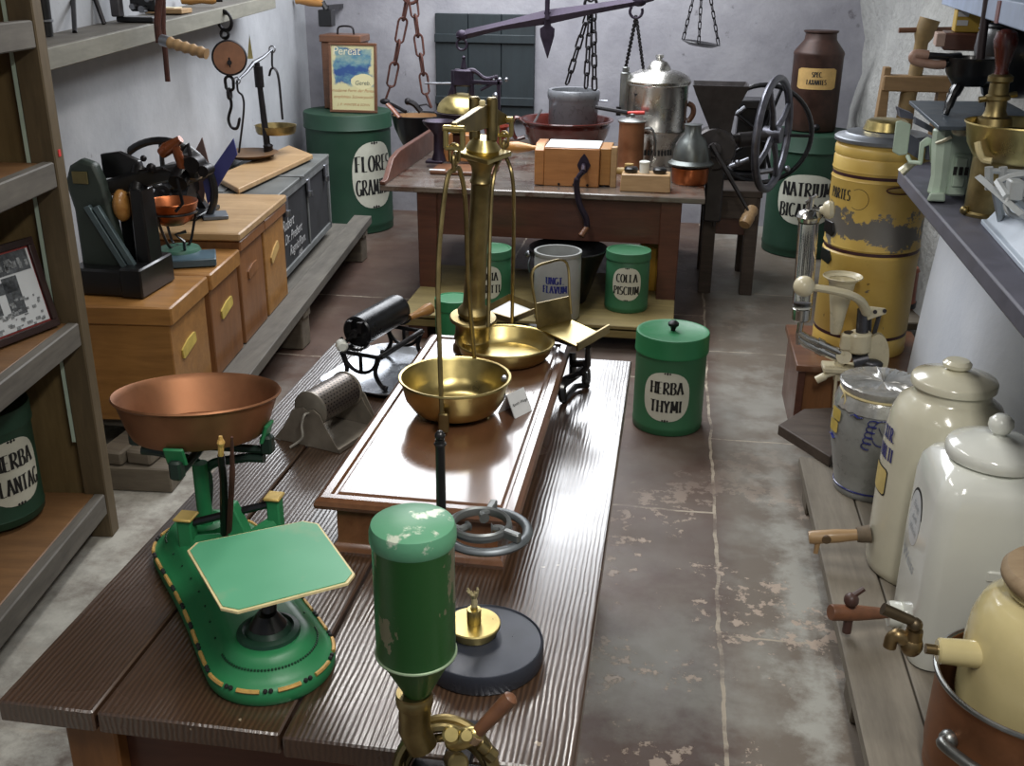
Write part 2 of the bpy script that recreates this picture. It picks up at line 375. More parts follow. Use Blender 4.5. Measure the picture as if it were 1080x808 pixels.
# ------------------------------------------------------------------ setting
def floor_mat():
    a = N('stone_floor'); sep = a.n('ShaderNodeSeparateXYZ'); a.l(a.co, sep.inputs[0]); x, y = sep.outputs['X'], sep.outputs['Y']
    wob = a.math('MULTIPLY', a.math('SUBTRACT', a.noise(3, 4, .6), .5), .05)
    def line(coord, at, w=.011):
        d = a.math('ABSOLUTE', a.math('SUBTRACT', a.math('ADD', coord, wob), at)); return a.math('LESS_THAN', d, w)
    j = line(x, .222, .0055)
    left = a.math('LESS_THAN', x, .222)
    for yy in (3.34, 4.62, 5.62, 1.9): j = a.math('MAXIMUM', j, a.math('MULTIPLY', line(y, yy, .006), left))
    for yy in (2.6, 3.98, 5.05, 6.1): j = a.math('MAXIMUM', j, a.math('MULTIPLY', line(y, yy, .004), a.math('SUBTRACT', 1, left)))
    j = a.math('MAXIMUM', j, line(x, -1.0, .006))
    b = a.noise(1.15, 5, .6, a.mapc(loc=(3.1, .4, 0))); f = a.noise(5, 7, .68); g = a.noise(16, 6, .7)
    base = a.ramp(a.noise(2.3, 5, .6), [(.3, C(74, 56, 48)), (.55, C(90, 71, 61)), (.75, C(104, 89, 77))])
    rs = a.ramp(x, [(.22, 0.), (.30, 1.)])
    base = a.mix(a.math('MULTIPLY', rs, .62), base, C(128, 121, 109))
    # greyish damp bloom
    g1 = a.ramp(a.math('ADD', b, a.math('MULTIPLY', a.math('SUBTRACT', f, .5), .45)), [(.47, 0.), (.62, .85)]); g1 = a.math('MULTIPLY', g1, a.ramp(a.math('ADD', a.math('MULTIPLY', rs, .65), a.ramp(a.math('MULTIPLY', y, .2), [(.5, .9), (.62, .25)])), [(0., 0.), (1., 1.)]))
    col = a.mix(g1, base, C(146, 144, 136))
    # white salt bloom along the left aisle wall and the bench
    lf = a.ramp(a.math('ADD', a.math('MULTIPLY', x, -1), a.math('MULTIPLY', a.math('SUBTRACT', f, .5), .9)), [(1.15, 0.), (1.5, .9)]) if False else a.ramp(a.math('MULTIPLY', a.math('ADD', a.math('MULTIPLY', x, -1), a.math('MULTIPLY', a.math('SUBTRACT', f, .5), 1.1)), .4), [(.46, 0.), (.56, .92)])
    near = a.ramp(a.math('MULTIPLY', y, .2), [(.74, 1.), (.86, 0.)])
    lf = a.math('MULTIPLY', lf, a.ramp(a.noise(7, 7, .72), [(.36, .3), (.6, 1.)]))
    col = a.mix(a.math('MULTIPLY', lf, near), col, C(192, 190, 180))
    rb = a.ramp(a.math('ADD', a.math('MULTIPLY', a.math('ABSOLUTE', a.math('SUBTRACT', x, .47)), -1.5), a.math('MULTIPLY', f, 1.)), [(.36, 0.), (.55, .75)])
    col = a.mix(a.math('MULTIPLY', rb, a.ramp(a.math('MULTIPLY', y, .2), [(.55, 1.), (.8, .25)])), col, C(178, 178, 170))
    fl = a.ramp(a.math('ADD', a.math('MULTIPLY', g, .55), a.math('MULTIPLY', a.noise(2.2, 3, .5, a.mapc(loc=(1.2, 2.2, 0))), .5)), [(.585, 0.), (.6, .85)])
    fl = a.math('MULTIPLY', fl, a.ramp(a.math('ABSOLUTE', a.math('SUBTRACT', x, .25)), [(.25, 1.), (.45, .1)]))
    fl = a.math('MULTIPLY', fl, a.ramp(a.math('MULTIPLY', y, .2), [(.62, 1.), (.72, .15)]))
    col = a.mix(fl, col, C(184, 166, 150))
    jm = a.math('MULTIPLY', j, a.ramp(f, [(.42, .12), (.56, 1.)]))
    col = a.mix(jm, col, C(176, 164, 146))
    a.set(col=col, rough=a.ramp(f, [(.3, .4), (.7, .66)]), spec=.4)
    a.bump(a.math('SUBTRACT', a.math('ADD', a.math('MULTIPLY', f, .6), a.math('MULTIPLY', fl, .5)), a.math('MULTIPLY', j, .4)), .35, .008); return a.m
def plaster(name, c1, c2, c3, sc_, bump, bd, stain=.64):
    a = N(name); f = a.noise(sc_, 7, .62); g = a.noise(1.7, 6, .68); h = a.noise(9, 6, .7, a.mapc((1, 1, .7)))
    col = a.ramp(g, [(.3, c1), (.7, c2)]); col = a.mix(a.ramp(h, [(stain, 0.), (stain+.08, .75)]), col, c3)
    a.set(col=col, rough=.85, spec=.2); a.bump(f, bump, bd); return a.m
PLASTER = plaster('limewashed_plaster', C(132, 131, 138), C(164, 163, 168), C(92, 88, 92), 12, .4, .012)
PLASTER_L = plaster('stained_limewash', C(150, 152, 156), C(176, 178, 182), C(98, 94, 92), 10, .35, .012, .64)
STONEW = plaster('rough_stone_limewash', C(150, 150, 148), C(172, 172, 168), C(98, 92, 86), 7, .9, .05, .7)
PIERM = plaster('white_pier_plaster', C(206, 212, 222), C(222, 226, 232), C(180, 184, 190), 22, .3, .006, .75)
CEILM = plaster('white_vault_plaster', C(166, 166, 164), C(178, 178, 176), C(156, 156, 152), 6, .2, .01)
LA = math.atan(.115)                       # how far the left wall splays from the room's axis
FA = RZ(LA)
def lw(d, y, z=0):
    """point d metres in from the left wall at depth y"""
    return Vector((-2.31-.115*(y-3.72)+d, y, z))
m = MB(); m.box((-.5, 3.4, -.06), (6, 10.4, .12)); struct('floor', m, floor_mat())
m = MB(); n = 40
m.loft([[(-3.3+4.9*i/40, 7.9, z) for i in range(41)]+[(-3.3+4.9*(40-i)/40, 8.1, z) for i in range(41)] for z in (-.1, .7, 1.5, 2.75)]); struct('wall_back', m, PLASTER)
m = MB(); p, q = lw(0, -1.6), lw(0, 8.0)
m.prism([(p.x, p.y), (q.x, q.y), (q.x-.2, q.y), (p.x-.2, p.y)], 2.75); struct('wall_left', m, PLASTER_L)
m = MB()
rg = []
for k in range(13):
    z = -.05+2.8*k/12
    rg.append([(1.3-.11*max(0, min(1, (y-6.6)/1.1))+.05*math.sin(3.1*y+2*z)+.035*math.sin(7*z+2.3*y), y, z) for y in [-1.6+.24*i for i in range(41)]]+[(1.6, 8.0, z), (1.6, -1.6, z)])
m.loft(rg); struct('wall_right', m, STONEW)
m = MB(); m.box((-.7, 3.25, 2.78), (5.6, 10, .1)); struct('ceiling', m, CEILM)
# green shutter of the back window: frame boards set into the wall
a0, a1 = py_(459, 12, 7.88), py_(565, 15, 7.88)
SHUT = wood('shutter_paint', C(28, 36, 40), C(38, 48, 52), 'Z', 1, .6, .2)
m = MB(); zc = (1.47+.72)/2; w = a1.x-a0.x
for i in range(3): m.box((a0.x+w*(i+.5)/3, 7.88, zc), (w/3-.004, .05, 1.47-.72), ch=.004)
m.box((a0.x+w/2, 7.85, 1.3), (w, .03, .06), ch=.004); m.box((a0.x+w/2, 7.85, .86), (w, .03, .06), ch=.004); struct('window_1', m, SHUT)
# white plaster pier under the right shelf
m = MB()
def pier(z, e): 
    x0 = .955-e; 
    return [(1.3, 3.05-e, z), (1.3, 3.98, z), (x0+.07, 3.98, z)]+[(x0+.1-.1*math.cos(t), 3.88+.1*math.sin(t), z) for t in (PI/2*.9, PI/3, PI/6)]+[(x0, 3.25-e, z)]+[(x0+.2-.2*math.cos(t), 3.25-e-.2*math.sin(t), z) for t in (PI/8, PI/4, PI*3/8, PI/2)]
m.loft([pier(0, .05), pier(.3, .035), pier(.7, .01), pier(1.07, -.02)]); struct('wall_pier', m, PIERM, smooth=50)
# ------------------------------------------------------------------ light: lamps under the vault, plus an added weak fill
def area(name, loc, sx, sy, power, col=(1, 1, 1), rot=(0, 0, 0)):
    d = bpy.data.lights.new(name, 'AREA'); d.shape = 'RECTANGLE'; d.size = sx; d.size_y = sy; d.energy = power; d.color = col
    o = bpy.data.objects.new(name, d); COL.objects.link(o); o.location = loc; o.rotation_euler = rot; return o
area('ceiling_lamp_or_fill', (-.95, 6.35, 2.7), 1.9, 2.9, 150, (.93, .96, 1))
area('ceiling_lamp_or_fill', (-.85, 3.3, 2.7), .25, 1.3, 22, (1, .97, .93))
area('ceiling_lamp_or_fill', (.35, .6, 2.7), .2, 1.3, 44, (1, .97, .92))
area('ceiling_lamp_or_fill', (-1.0, .2, 2.7), .2, 1.3, 6, (1, .97, .92))  # added fill to lift the front left, no fixture stands for it
wd = bpy.data.worlds.new('world'); sc.world = wd; wd.use_nodes = True
wd.node_tree.nodes['Background'].inputs[0].default_value = (.75, .8, .9, 1); wd.node_tree.nodes['Background'].inputs[1].default_value = .25
sc.view_settings.view_transform = 'Standard'; sc.view_settings.look = 'None'; sc.view_settings.exposure = .1; sc.view_settings.gamma = 1; sc.view_settings.use_curve_mapping = False
sc.cycles.use_denoising = True; sc.cycles.max_bounces = 8; sc.cycles.caustics_reflective = False; sc.cycles.caustics_refractive = False
# ------------------------------------------------------------------ front table
TT = .76
t = thing('work_table', 'long dark weathered plank table in the foreground carrying the green scale', 'table', (-.52, 2.0, 0))
m = WB(t)
for x0, x1 in ((-.958, -.803), (-.797, -.512), (-.506, -.082)):
    y0 = 1.145 if x0 > -.6 else 1.15
    m.box(((x0+x1)/2, (y0+2.79)/2, TT-.019), (x1-x0, 2.79-y0, .038), ch=.003)
m.build('tabletop', TABLEW, t)
WOOD_LEG = wood('amber_leg_wood', C(112, 70, 34), C(150, 100, 52), 'Z', 1, .45, .1, .15)
for x, y in ((-.835, 1.225), (-.19, 1.225), (-.835, 2.7), (-.19, 2.7)):
    m = WB(t); m.box((x, y, .361), (.085, .085, .722), ch=.004); m.build('leg', WOOD_LEG, t)
m = WB(t); 
for y in (1.225, 2.7): m.box((-.5125, y, .65), (.56, .03, .12))
for x in (-.835, -.19): m.box((x, 1.96, .65), (.03, 1.39, .12))
m.build('apron', WOOD_MAH, t)
# ------------------------------------------------------------------ back table
BT = .7
t = thing('tray_table', 'reddish brown side table at the back with a raised left rim and low shelf', 'table', (-.65, 6.1, 0))
m = WB(t); m.box((-.69, 6.27, BT-.016), (1.72, 1.74, .032), ch=.005); m.build('tabletop', WEATH, t)
m = WB(t); hp = [(5.4, 0), (6.86, 0), (6.86, .13), (5.75, .13), (5.6, .11), (5.46, .02), (5.4, .02)]
m.loft([[(-1.55, y, BT+z) for y, z in hp], [(-1.52, y, BT+z) for y, z in hp]]); m.build('raised_rim', WOOD_MAH, t, bevel=.004)
m = WB(t); m.box((-.66, 5.46, .56), (1.28, .03, .245)); m.box((-.66, 7.05, .56), (1.28, .03, .245)); m.box((-1.3, 6.26, .56), (.03, 1.55, .245)); m.box((-.02, 6.26, .56), (.03, 1.55, .245)); m.build('apron', WOOD_MAH, t)
for x, y in ((-1.3, 5.48), (.0, 5.48), (-1.3, 7.02), (.0, 7.02)):
    m = WB(t); m.box((x, y, .342), (.1, .1, .684), tx=1.1, ty=1.1, ch=.005); m.build('leg', WOOD_MAH, t)
m = WB(t); m.box((-.65, 5.42, .125), (1.4, .95, .03), ch=.004); m.box((-.65, 4.955, .1), (1.4, .02, .05), ch=.003); m.build('low_shelf', wood('mustard_shelf_wood', C(112, 98, 58), C(142, 126, 80), 'X', 1, .6, .2), t)
for x in (-1.25, -.02):
    for y in (5.0, 5.8): m = WB(t); m.box((x, y, .055), (.1, .07, .11), ch=.003); m.build('shelf_foot', WOOD_MAH, t)
# ------------------------------------------------------------------ left shelf unit
t = thing('shelf_unit', 'tall old wooden shelving unit with open shelves by the whitewashed wall', 'shelf', (-1.785, 2.83, 0), math.atan(.13))
m = MB(); m.box((-.035, .02, 1.15), (.075, .06, 2.3), ch=.004); m.build('post', WOOD_SH, t)
m = MB(); m.box((-.36, .02, 1.15), (.06, .06, 2.3), ch=.004); m.build('post', WOOD_SH, t)
m = MB(); m.box((-.04, -1.55, 1.15), (.09, .075, 2.3), ch=.004); m.build('post', WOOD_SH, t)
m = MB(); m.box((-.2, .04, 1.15), (.26, .02, 2.3)); m.build('side_panel', wood('side_panel_wood', C(106, 88, 54), C(136, 114, 76), 'Z', 1, .6, .2), t)
m = MB(); m.box((-.395, -.78, 1.15), (.015, 1.54, 2.26)); m.build('back_panel', WOOD_DK, t)
for z in (.163, .757, 1.25, 1.64):
    m = MB(); m.box((-.21, -.765, z-.014), (.34, 1.53, .028), ch=.003); s = m.build('shelf_board', WOOD_SHB, t)
    m = MB(); m.box((-.018, -.77, z-.032), (.036, 1.51, .075), ch=.004); m.build('edge_batten', WOOD_GR, s)
m = MB(); m.box((-.079, .0, 1.3), (.012, .012, 1.9)); m.build('green_strip', MINT, t)
m = MB(); m.box((.0035, .02, 1.275), (.003, .014, .02)); m.build('red_sticker', plain('red_sticker', C(214, 60, 60), .5), t)
# ------------------------------------------------------------------ wall shelf
t = thing('wall_shelf', 'long grey plank shelf fixed high on the left whitewashed wall', 'shelf', (-2.2, 4.6, 1.55))
p0, p1 = Vector((-2.052, 3.2, 1.53)), Vector((-2.37, 6.2, 1.625))
m = WB(t)
def plank(m, p0, p1, d, h):
    n_ = Vector((-d, 0, 0)); up_ = Vector((0, 0, h))
    m.loft([[tuple(p), tuple(p+n_), tuple(p+n_-up_), tuple(p-up_)] for p in (p0, p1)])
plank(m, p0, p1, .235, .036); m.build('shelf_board', WOOD_GR, t, bevel=.003)
m = WB(t); plank(m, p0+V(.004, 0, -.003), p1+V(.004, 0, -.003), .03, .07); m.build('front_batten', wood('batten_wood', C(112, 110, 100), C(140, 138, 126), 'Y', 1, .6, .15), t, bevel=.003)
def on_wshelf(k, d):
    p = p0.lerp(p1, k); return Vector((p.x-d, p.y, p.z))
# ------------------------------------------------------------------ low bench on the left
def lp(d, y, z=0):      # along the crates' aisle face
    return Vector((-1.79-.11*(y-3.72)+d, y, z))
t = thing('low_bench', 'long low greyish plank bench on blocks below the wooden crates', 'bench', lp(-.1, 4.9))
m = WB(t); a, b = lp(.03, 3.52), lp(.03, 6.6)
m.loft([[(p.x, p.y, .25), (p.x+.12, p.y, .25), (p.x+.12, p.y, .2), (p.x, p.y, .2)] for p in (a, b)]); m.build('front_plank', WOOD_GR, t, bevel=.004)
m = WB(t); a, b = lp(-.47, 3.34), lp(-.47, 6.55)
m.loft([[(p.x, p.y, .2), (p.x+.49, p.y, .2), (p.x+.49, p.y, .16), (p.x, p.y, .16)] for p in (a, b)]); m.build('seat_boards', WOOD_GR, t, bevel=.004)
for y in (4.75, 6.4):
    p = lp(0, y); m = WB(t); m.box((p.x-.16, y, .08), (.58, .12, .16), ch=.006); m.build('support_block', WOOD_BL, t)
    m = WB(t); m.box((p.x+.09, y, .18), (.1, .1, .04)); m.build('spacer', WOOD_BL, t)
# ------------------------------------------------------------------ right low bench and slate shelf
t = thing('jar_bench', 'low weathered plank bench on the right floor carrying the stoneware jars', 'bench', (.75, 2.6, 0))
m = WB(t); m.box((.6, 2.4, .115), (.15, 2.36, .04), ch=.004); m.box((.768, 2.43, .115), (.176, 2.3, .04), ch=.004); m.box((.96, 2.13, .115), (.18, 1.7, .04), ch=.004); m.build('seat_boards', wood('bench_wood', C(112, 104, 92), C(140, 132, 118), 'Y', 1, .65, .2), t)
for y in (3.44, 2.33, 1.4):
    m = WB(t); m.box((.585, y, .0475), (.09, .12, .095), ch=.005); m.build('foot', WOOD_BL, t)
    m = WB(t); m.box((.78 if y > 3 else .98, y, .0475), (.09, .12, .095), ch=.005); m.build('foot', WOOD_BL, t)
t = thing('slate_shelf', 'thick dark slate slab shelf jutting from the right wall above the white pier', 'shelf', (1.0, 3.0, 1.125))
m = WB(t); SH = [(.806, 3.97), (.755, 2.25), (.748, 2.02), (1.29, 2.02), (1.26, 4.35), (1.02, 4.28)]
m.prism(SH[::-1], .05, TR(0, 0, 1.075)); m.build('slab', SLATE, t, bevel=.006)
for y in (2.6, 3.4):
    m = WB(t); m.loft([[(.86, y+d, 1.075), (1.2, y+d, 1.075), (1.2, y+d, .86), (1.1, y+d, .9), (.95, y+d, 1.0)] for d in (-.02, .02)]); m.build('bracket', IRON, t)
# ================================================================== generic containers
def tin(name, label, loc, R, H, lines, face, green=GREEN, lid=.17, knob=True, lw_=1.25, lh=.42, lz=.47, th=.2, group=None, cat='tin', ow=None, lidmat=None, txw=.9):
    t = thing(name, label, cat, loc, 0, group or ('green herb tins' if name == 'herb_tin' else 'very large green storage tins'))
    hl = H*(1-lid*.62)
    m = L(); m.lathe([(0, 0), (R*.97, 0), (R*1.0, .006), (R*1.0, H*.055), (R*1.015, H*.07), (R, H*.085), (R, hl*.5), (R, hl), (R*.97, hl+.004), (0, hl+.004)], seg=48); m.build('body', green, t)
    if lid:
        m = L(); m.lathe([(R*1.005, H*(1-lid)), (R*1.04, H*(1-lid)+.002), (R*1.045, H*(1-lid)+.008), (R*1.035, H*(1-lid)+.012), (R*1.035, H-.008), (R*1.02, H), (R*.94, H+.001), (R*.9, H-.003), (0, H-.001)], seg=48); l_ = m.build('lid', lidmat or green, t)
        if knob:
            m = L(); m.lathe([(R*.06, H-.003), (R*.07, H+.006), (R*.09, H+.014), (R*.15, H+.022), (R*.155, H+.032), (R*.08, H+.041), (0, H+.042)], seg=20); m.build('knob', IRON, l_)
    if lines:
        m = L(); patch(m, R*lw_, H*lh*1.12, cylmap(R, face, H*lz, .0012)); p = m.build('label_plate', LABELW, t)
        m = L(); k = len(lines); hh = H*lh*th*1.35
        for i, s in enumerate(lines):
            off = (k-1)/2-i; f0 = cylmap(R, face, H*lz+off*hh*1.55-hh/2, .0026)
            wdt = sum(_S(c)[0]+.13 for c in s)-.13; pen(m, s, hh, f0, .15, .045, width=min(txw, R*lw_*.86/(wdt*hh)))
        if len(lines) == 2 and lh > .38:
            for sg in (1, -1):
                f0 = cylmap(R, face, H*lz+sg*H*lh*.54, .0026)
                for dx in (-1, 0, 1): m.add([tuple(f0(dx*R*.07+a*R*.035, b*R*.03*(1 if dx else 1.6))) for a, b in ((-1, 0), (0, 1), (1, 0), (0, -1))], [[0, 1, 2, 3]])
        m.build('lettering', BLACK, p)
    return t
# ================================================================== left side
CR = math.atan(.11)
def crate(label, y0, y1, z0, z1, dep, mat, lidmat, plate=None, lidh=.075, group=None):
    P = lp(0, y0, z0); t = thing('wooden_crate', label, 'crate', P, CR, 'wooden crates along the left wall'); ln = y1-y0; H = z1-z0
    m = L(); m.box((-dep/2, ln/2, (H-lidh)/2+.002), (dep-.02, ln-.02, H-lidh), ch=.004); m.build('body', mat, t)
    m = L(); m.box((-dep/2, ln/2, H-lidh/2), (dep+.012, ln+.006, lidh-.004), ch=.006); m.build('lid', lidmat, t)
    if plate:
        yy, zz, pm, tilt = plate
        m = L(); M = TR(-.0095, ln*yy, H*zz) @ RX(tilt); w, h = .075, .035
        m.loft([[(x, y, z) for y, z in ((-w, -h*.5), (-w*.86, -h*.62), (w*.86, -h*.62), (w, -h*.5), (w, h*.5), (w*.86, h*.62), (0, h*.8), (-w*.86, h*.62), (-w, h*.5))] for x in (0, .006)], M=M); p = m.build('name_plate', pm, t)
    return t
crate('front crate of amber wood next to the shelving, carrying the black seed press', 3.325, 3.735, .2, .655, .47, WOOD_BX, WOOD_BX, (.42, .55, PAPER_Y, .15))
crate('brown lidded crate second from the shelving, carrying the blue slab', 3.775, 4.17, .2, .65, .46, WOOD_RED, WOOD_BX, (.5, .55, PAPER_Y, .15))
crate('brown crate under the near half of the pale board', 4.19, 4.58, .2, .68, .46, WOOD_RED, WOOD_RED, (.5, .62, WOOD_RED, .1), .055)
crate('brown crate next to the chalked trunk with a torn pale label', 4.59, 4.98, .2, .68, .44, WOOD_BX, WOOD_RED, (.45, .58, TANLAB, .35), .055)
P = lp(.01, 4.16, .682); t = thing('pale_board', 'pale wooden board lying across two brown crates', 'board', P, CR)
m = L(); m.box((-.23, .41, .019), (.47, .82, .036), ch=.006); m.build('board', WOOD_LID, t)
# rough timber at the end of the bench
P = pz(168, 521, 0); t = thing('timber_beam', 'short rough grey timber beam lying on the floor below the front crate', 'beam', (P.x-.16, P.y+.06, 0), .08)
m = L(); m.box((-.03, .0, .049), (.46, .13, .096), ch=.005); m.build('beam', WOOD_BL, t)
for px, lab in ((103, 'left of two short thick planks stacked on the timber beam'), (133, 'right of two short thick planks stacked on the timber beam')):
    P = pz(px, 489, .1); o = MB(); o.box((.05, .26, .028), (.096, .5, .055), ch=.008)
    o = o.build('short_plank', WOOD_BL); tag(o, lab, 'plank', 'short planks on the timber beam'); o.location = (P.x, P.y-.01, .0985); o.rotation_euler = (0, 0, -.06)
# seed press on the front crate
BZ = .6555
P = lp(-.42, 3.37, BZ); A0 = pz(80, 309, BZ); A1 = pz(162, 305, BZ)
t = thing('seed_press', 'black and green iron press with slotted bar and wooden knob on the front crate', 'press', A0, 0)
m = L(); W = A1.x-A0.x
m.box((W*.5, .1, .05), (W*1.05, .24, .1), ch=.008); m.box((W*.93, .1, .055), (.085, .26, .11), ch=.006); m.build('base', IRON_P, t)
GBL = chipped('green_black_iron', C(52, 62, 56), C(30, 32, 30), .55, 8, .4, edge=.15)
m = L(); pp = [(-.0, .08), (.05, .085), (.17, .08), (.15, .25), (.125, .40), (.1, .47), (.05, .485), (.005, .46), (-.02, .40), (-.0, .3)]
m.prism(pp, .05, TR(0.01, .1, 0) @ RX(PI/2)); o = m.build('front_upright', GBL, t, bevel=.012)
m = L(); m.box((.055, .046, .42), (.06, .004, .045), ch=.002); m.build('maker_plate', plain('dull_gold_plate', C(110, 100, 62), .5, .3), o)
m = L(); 
for dx in (0, .034): m.loft([[(.06+dx, .03, .315), (.082+dx, .03, .325), (.21+dx*1.0, .03, .085), (.188+dx, .03, .075)], [(.06+dx, .05, .315), (.082+dx, .05, .325), (.21+dx, .05, .085), (.188+dx, .05, .075)]])
m.box((.215, .04, .09), (.06, .022, .04)); m.build('slotted_bar', plain('blue_grey_steel', C(96, 112, 116), .4, .4), t, bevel=.003)
m = L(); m.box((.245, .12, .2), (.06, .1, .36), tx=.8, ch=.006); m.box((.18, .16, .2), (.09, .05, .3), ch=.005); m.build('rear_upright', IRON_P, t)
m = L(); m.ball((0, 0, 0), .058, 20, (.55, .8, 1.05), TR(.175, .1, .315)); m.build('wooden_knob', WOOD_H, t)
m = L(); m.tube([(.11, .1, .37), (.2, .12, .395), (.3, .14, .42), (.43, .18, .445)], [.022, .026, .024, .02], 8, flat=1.3); m.cyl((.23, .1, .35), (.23, .16, .44), .03); m.cyl((.39, .12, .40), (.39, .24, .48), .035); m.box((.42, .18, .45), (.07, .07, .09), ch=.01); m.build('beam_arm', IRON_P, t)
m = L(); m.loft([[(.09, y, .4), (.25, y, .42), (.235, y, .47), (.16, y, .5), (.09, y, .49)] for y in (.14, .17)]); m.build('cover_plate', IRON_P, t, bevel=.004)
m = L(); m.tube([(.25, .11, .44), (.29, .1, .45), (.31, .1, .44), (.35, .1, .455), (.37, .12, .44)], .005, 6); m.ball((.305, .1, .455), .018, 12); m.ball((.285, .09, .49), .012, 10); m.build('governor_rod', IRON, t)
h = m = L(); m.tube([(.33, .14, .50), (.355, .14, .52), (.41, .14, .555)], [.02, .025, .014], 10); m.tube([(.385, .14, .53), (.395, .15, .47), (.4, .15, .44)], [.018, .017, .015], 10); m.build('copper_handle', plain('coppery_wood', C(140, 76, 44), .25, .3, .4, 14, 0, .4), t)
m = L(); m.tube([(.42, .12, .52), (.445, .12, .54), (.45, .12, .5)], .008, 6); m.cyl((.46, .1, .47), (.46, .16, .47), .03); m.cyl((.5, .1, .45), (.5, .16, .45), .02); m.tube([(.4, .1, .42), (.41, .1, .33), (.38, .1, .3)], .006, 6); m.build('linkage', IRON, t)
# flywheel machine on the second crate
P = lp(-.27, 4.37, .7185); c = py_(174, 200, P.y) - P
t = thing('flywheel_mill', 'black cast iron mill with a large spoked flywheel behind the seed press', 'mill', P, 0)
R = 51/ppm(P+c)
m = L(); M = TR(*c) @ RZ(.25) @ RX(PI/2)
m.torus((0, 0, 0), R, .017, 48, M, 10, flat=1.1); 
for k in range(5):
    a = 2*PI*k/5+.3; m.cyl(M @ Vector((0, 0, 0)), M @ Vector((R*math.cos(a), R*math.sin(a), 0)), .013, 8, .009)
m.cyl(M @ Vector((0, 0, -.05)), M @ Vector((0, 0, .05)), .03); m.build('flywheel', IRON_P, t)
m = L(); m.cyl(M @ Vector((0, 0, -.2)), M @ Vector((0, 0, .08)), .012); m.build('axle', IRON, t)
m = L(); m.box((c.x, c.y+.1, .012), (.3, .26, .02), ch=.004); 
for s in (-1, 1): m.loft([[(c.x+s*.1-.02, c.y+.1+d, .02), (c.x+s*.1+.02, c.y+.1+d, .02), (c.x+.025*s+.015, c.y+.1+d, c.z+.04), (c.x+.025*s-.015, c.y+.1+d, c.z+.04)] for d in (.04, .08)])
m.build('stand', IRON_P, t, bevel=.003)
m = L(); m.box((c.x+.03, c.y+.1, c.z+.03), (.13, .12, .14), ch=.015); m.cyl((c.x-.06, c.y+.05, c.z-.05), (c.x+.1, c.y+.05, c.z-.04), .05); m.cyl((c.x+.06, c.y, c.z-.1), (c.x+.12, c.y, c.z-.1), .045, 14); m.build('gear_case', IRON_P, t)
# small scale with copper bowl
P = pz(190, 272, .651); t = thing('copper_bowl_scale', 'small scale with a polished copper bowl on a round green base', 'scale', P)
m = L(); m.lathe([(0, 0), (.088, 0), (.09, .03), (.082, .045), (.03, .055), (0, .055)], seg=32); m.build('base', plain('sea_green_paint', C(66, 108, 90), .4, 0, .2), t)
s_ = ppm(P); b0 = py_(182, 228, P.y)-P; R = 27/s_
m = L()
for a in (.3, 2.4, 4.5): m.tube(bez([(0, 0, .05), (b0.x*.5+.05*math.cos(a), .05*math.sin(a), .06), (b0.x+R*.8*math.cos(a), b0.y+R*.8*math.sin(a), b0.z-.02), (b0.x+R*.95*math.cos(a), b0.y+R*.95*math.sin(a), b0.z+.03)], 6), .006, 6)
m.torus((b0.x, b0.y, b0.z+.02), R*.93, .005); m.tube([(.05, -.05, .05), (.06, -.07, .09), (.03, -.08, .12), (.07, -.06, .13)], .007, 6); m.build('bracket', IRON_P, t)
m = L(); m.lathe([(0, -.035), (R*.45, -.032), (R*.75, -.012), (R*.92, .025), (R*.98, .055), (R*1.01, .06), (R*.99, .064), (R*.94, .058), (R*.86, .022), (R*.7, -.006), (R*.4, -.026), (0, -.029)], tuple(b0), 36); m.build('bowl', COPPER, t)
# blue slab and cards
P = pz(207, 283, .651); o = MB(); o.T = RZ(.42); o.box((-.02, .09, .017), (.2, .16, .033), ch=.004)
o = o.build('slate_block', plain('blue_slate', C(70, 92, 104), .35, 0, .25, 14)); tag(o, 'small thick blue-grey slab on the front edge of the second crate', 'slab'); o.location = P
P = pz(228, 232, .7185); o = MB(); o.T = RZ(.5); o.box((0, .05, .01), (.11, .12, .018), ch=.003); o = o.build('grey_plate', plain('grey_plate', C(96, 102, 110), .35, .2), None); tag(o, 'thin grey metal plate lying on the pale board', 'plate'); o.location = P
def card(px_, pts, y, col, nm, lab):
    Q = [py_(x, yy, y) for x, yy in pts]; c = sum(Q, Vector())/len(Q); b = min(q.z for q in Q); c.z = b
    m = MB(); m.loft([[tuple(q-c+V(0, dy, 0)) for q in Q] for dy in (0, .006)]); o = m.build(nm, col); tag(o, lab, 'card'); o.location = c; return o
card(0, [(214, 192), (246, 146), (250, 163), (219, 216)], 4.45, plain('blue_card', C(58, 62, 122), .5, 0, .12), 'blue_card', 'stiff blue panel standing tilted behind the flywheel on the crates')
card(0, [(196, 178), (213, 145), (220, 172), (214, 216), (200, 216)], 4.52, plain('brown_card', C(104, 82, 76), .6, 0, .15), 'brown_card', 'pointed brown panel standing just left of the blue panel')
# chalked trunk
P = lp(-.05, 5.0, .2505); t = thing('metal_chest', 'black metal-edged trunk with white chalk writing on its front', 'trunk', P, CR)
TG = plain('trunk_grey_metal', C(118, 120, 120), .5, .3, .3, 12, .1); ln, H = 1.25, .455
m = L(); m.box((-.22, ln/2, H/2), (.43, ln-.01, H-.01)); m.build('body', plain('blackboard_paint', C(40, 41, 44), .6, 0, .3, 8), t)
m = L(); m.box((-.22, ln/2, H-.008), (.46, ln+.01, .02), ch=.004); lid = m.build('lid', plain('lid_grey', C(104, 106, 104), .5, .2, .3, 6, .1), t)
m = L(); m.box((-.32, .16, H+.004), (.08, .24, .006)); m.build('lid_patch', TG, lid)
m = L(); m.box((-.15, .5, H+.004), (.36, .03, .008)); m.build('lid_strap', TG, lid)
m = L()
for yy in (.018, ln-.018): m.box((.0, yy, H/2), (.012, .035, H-.01))
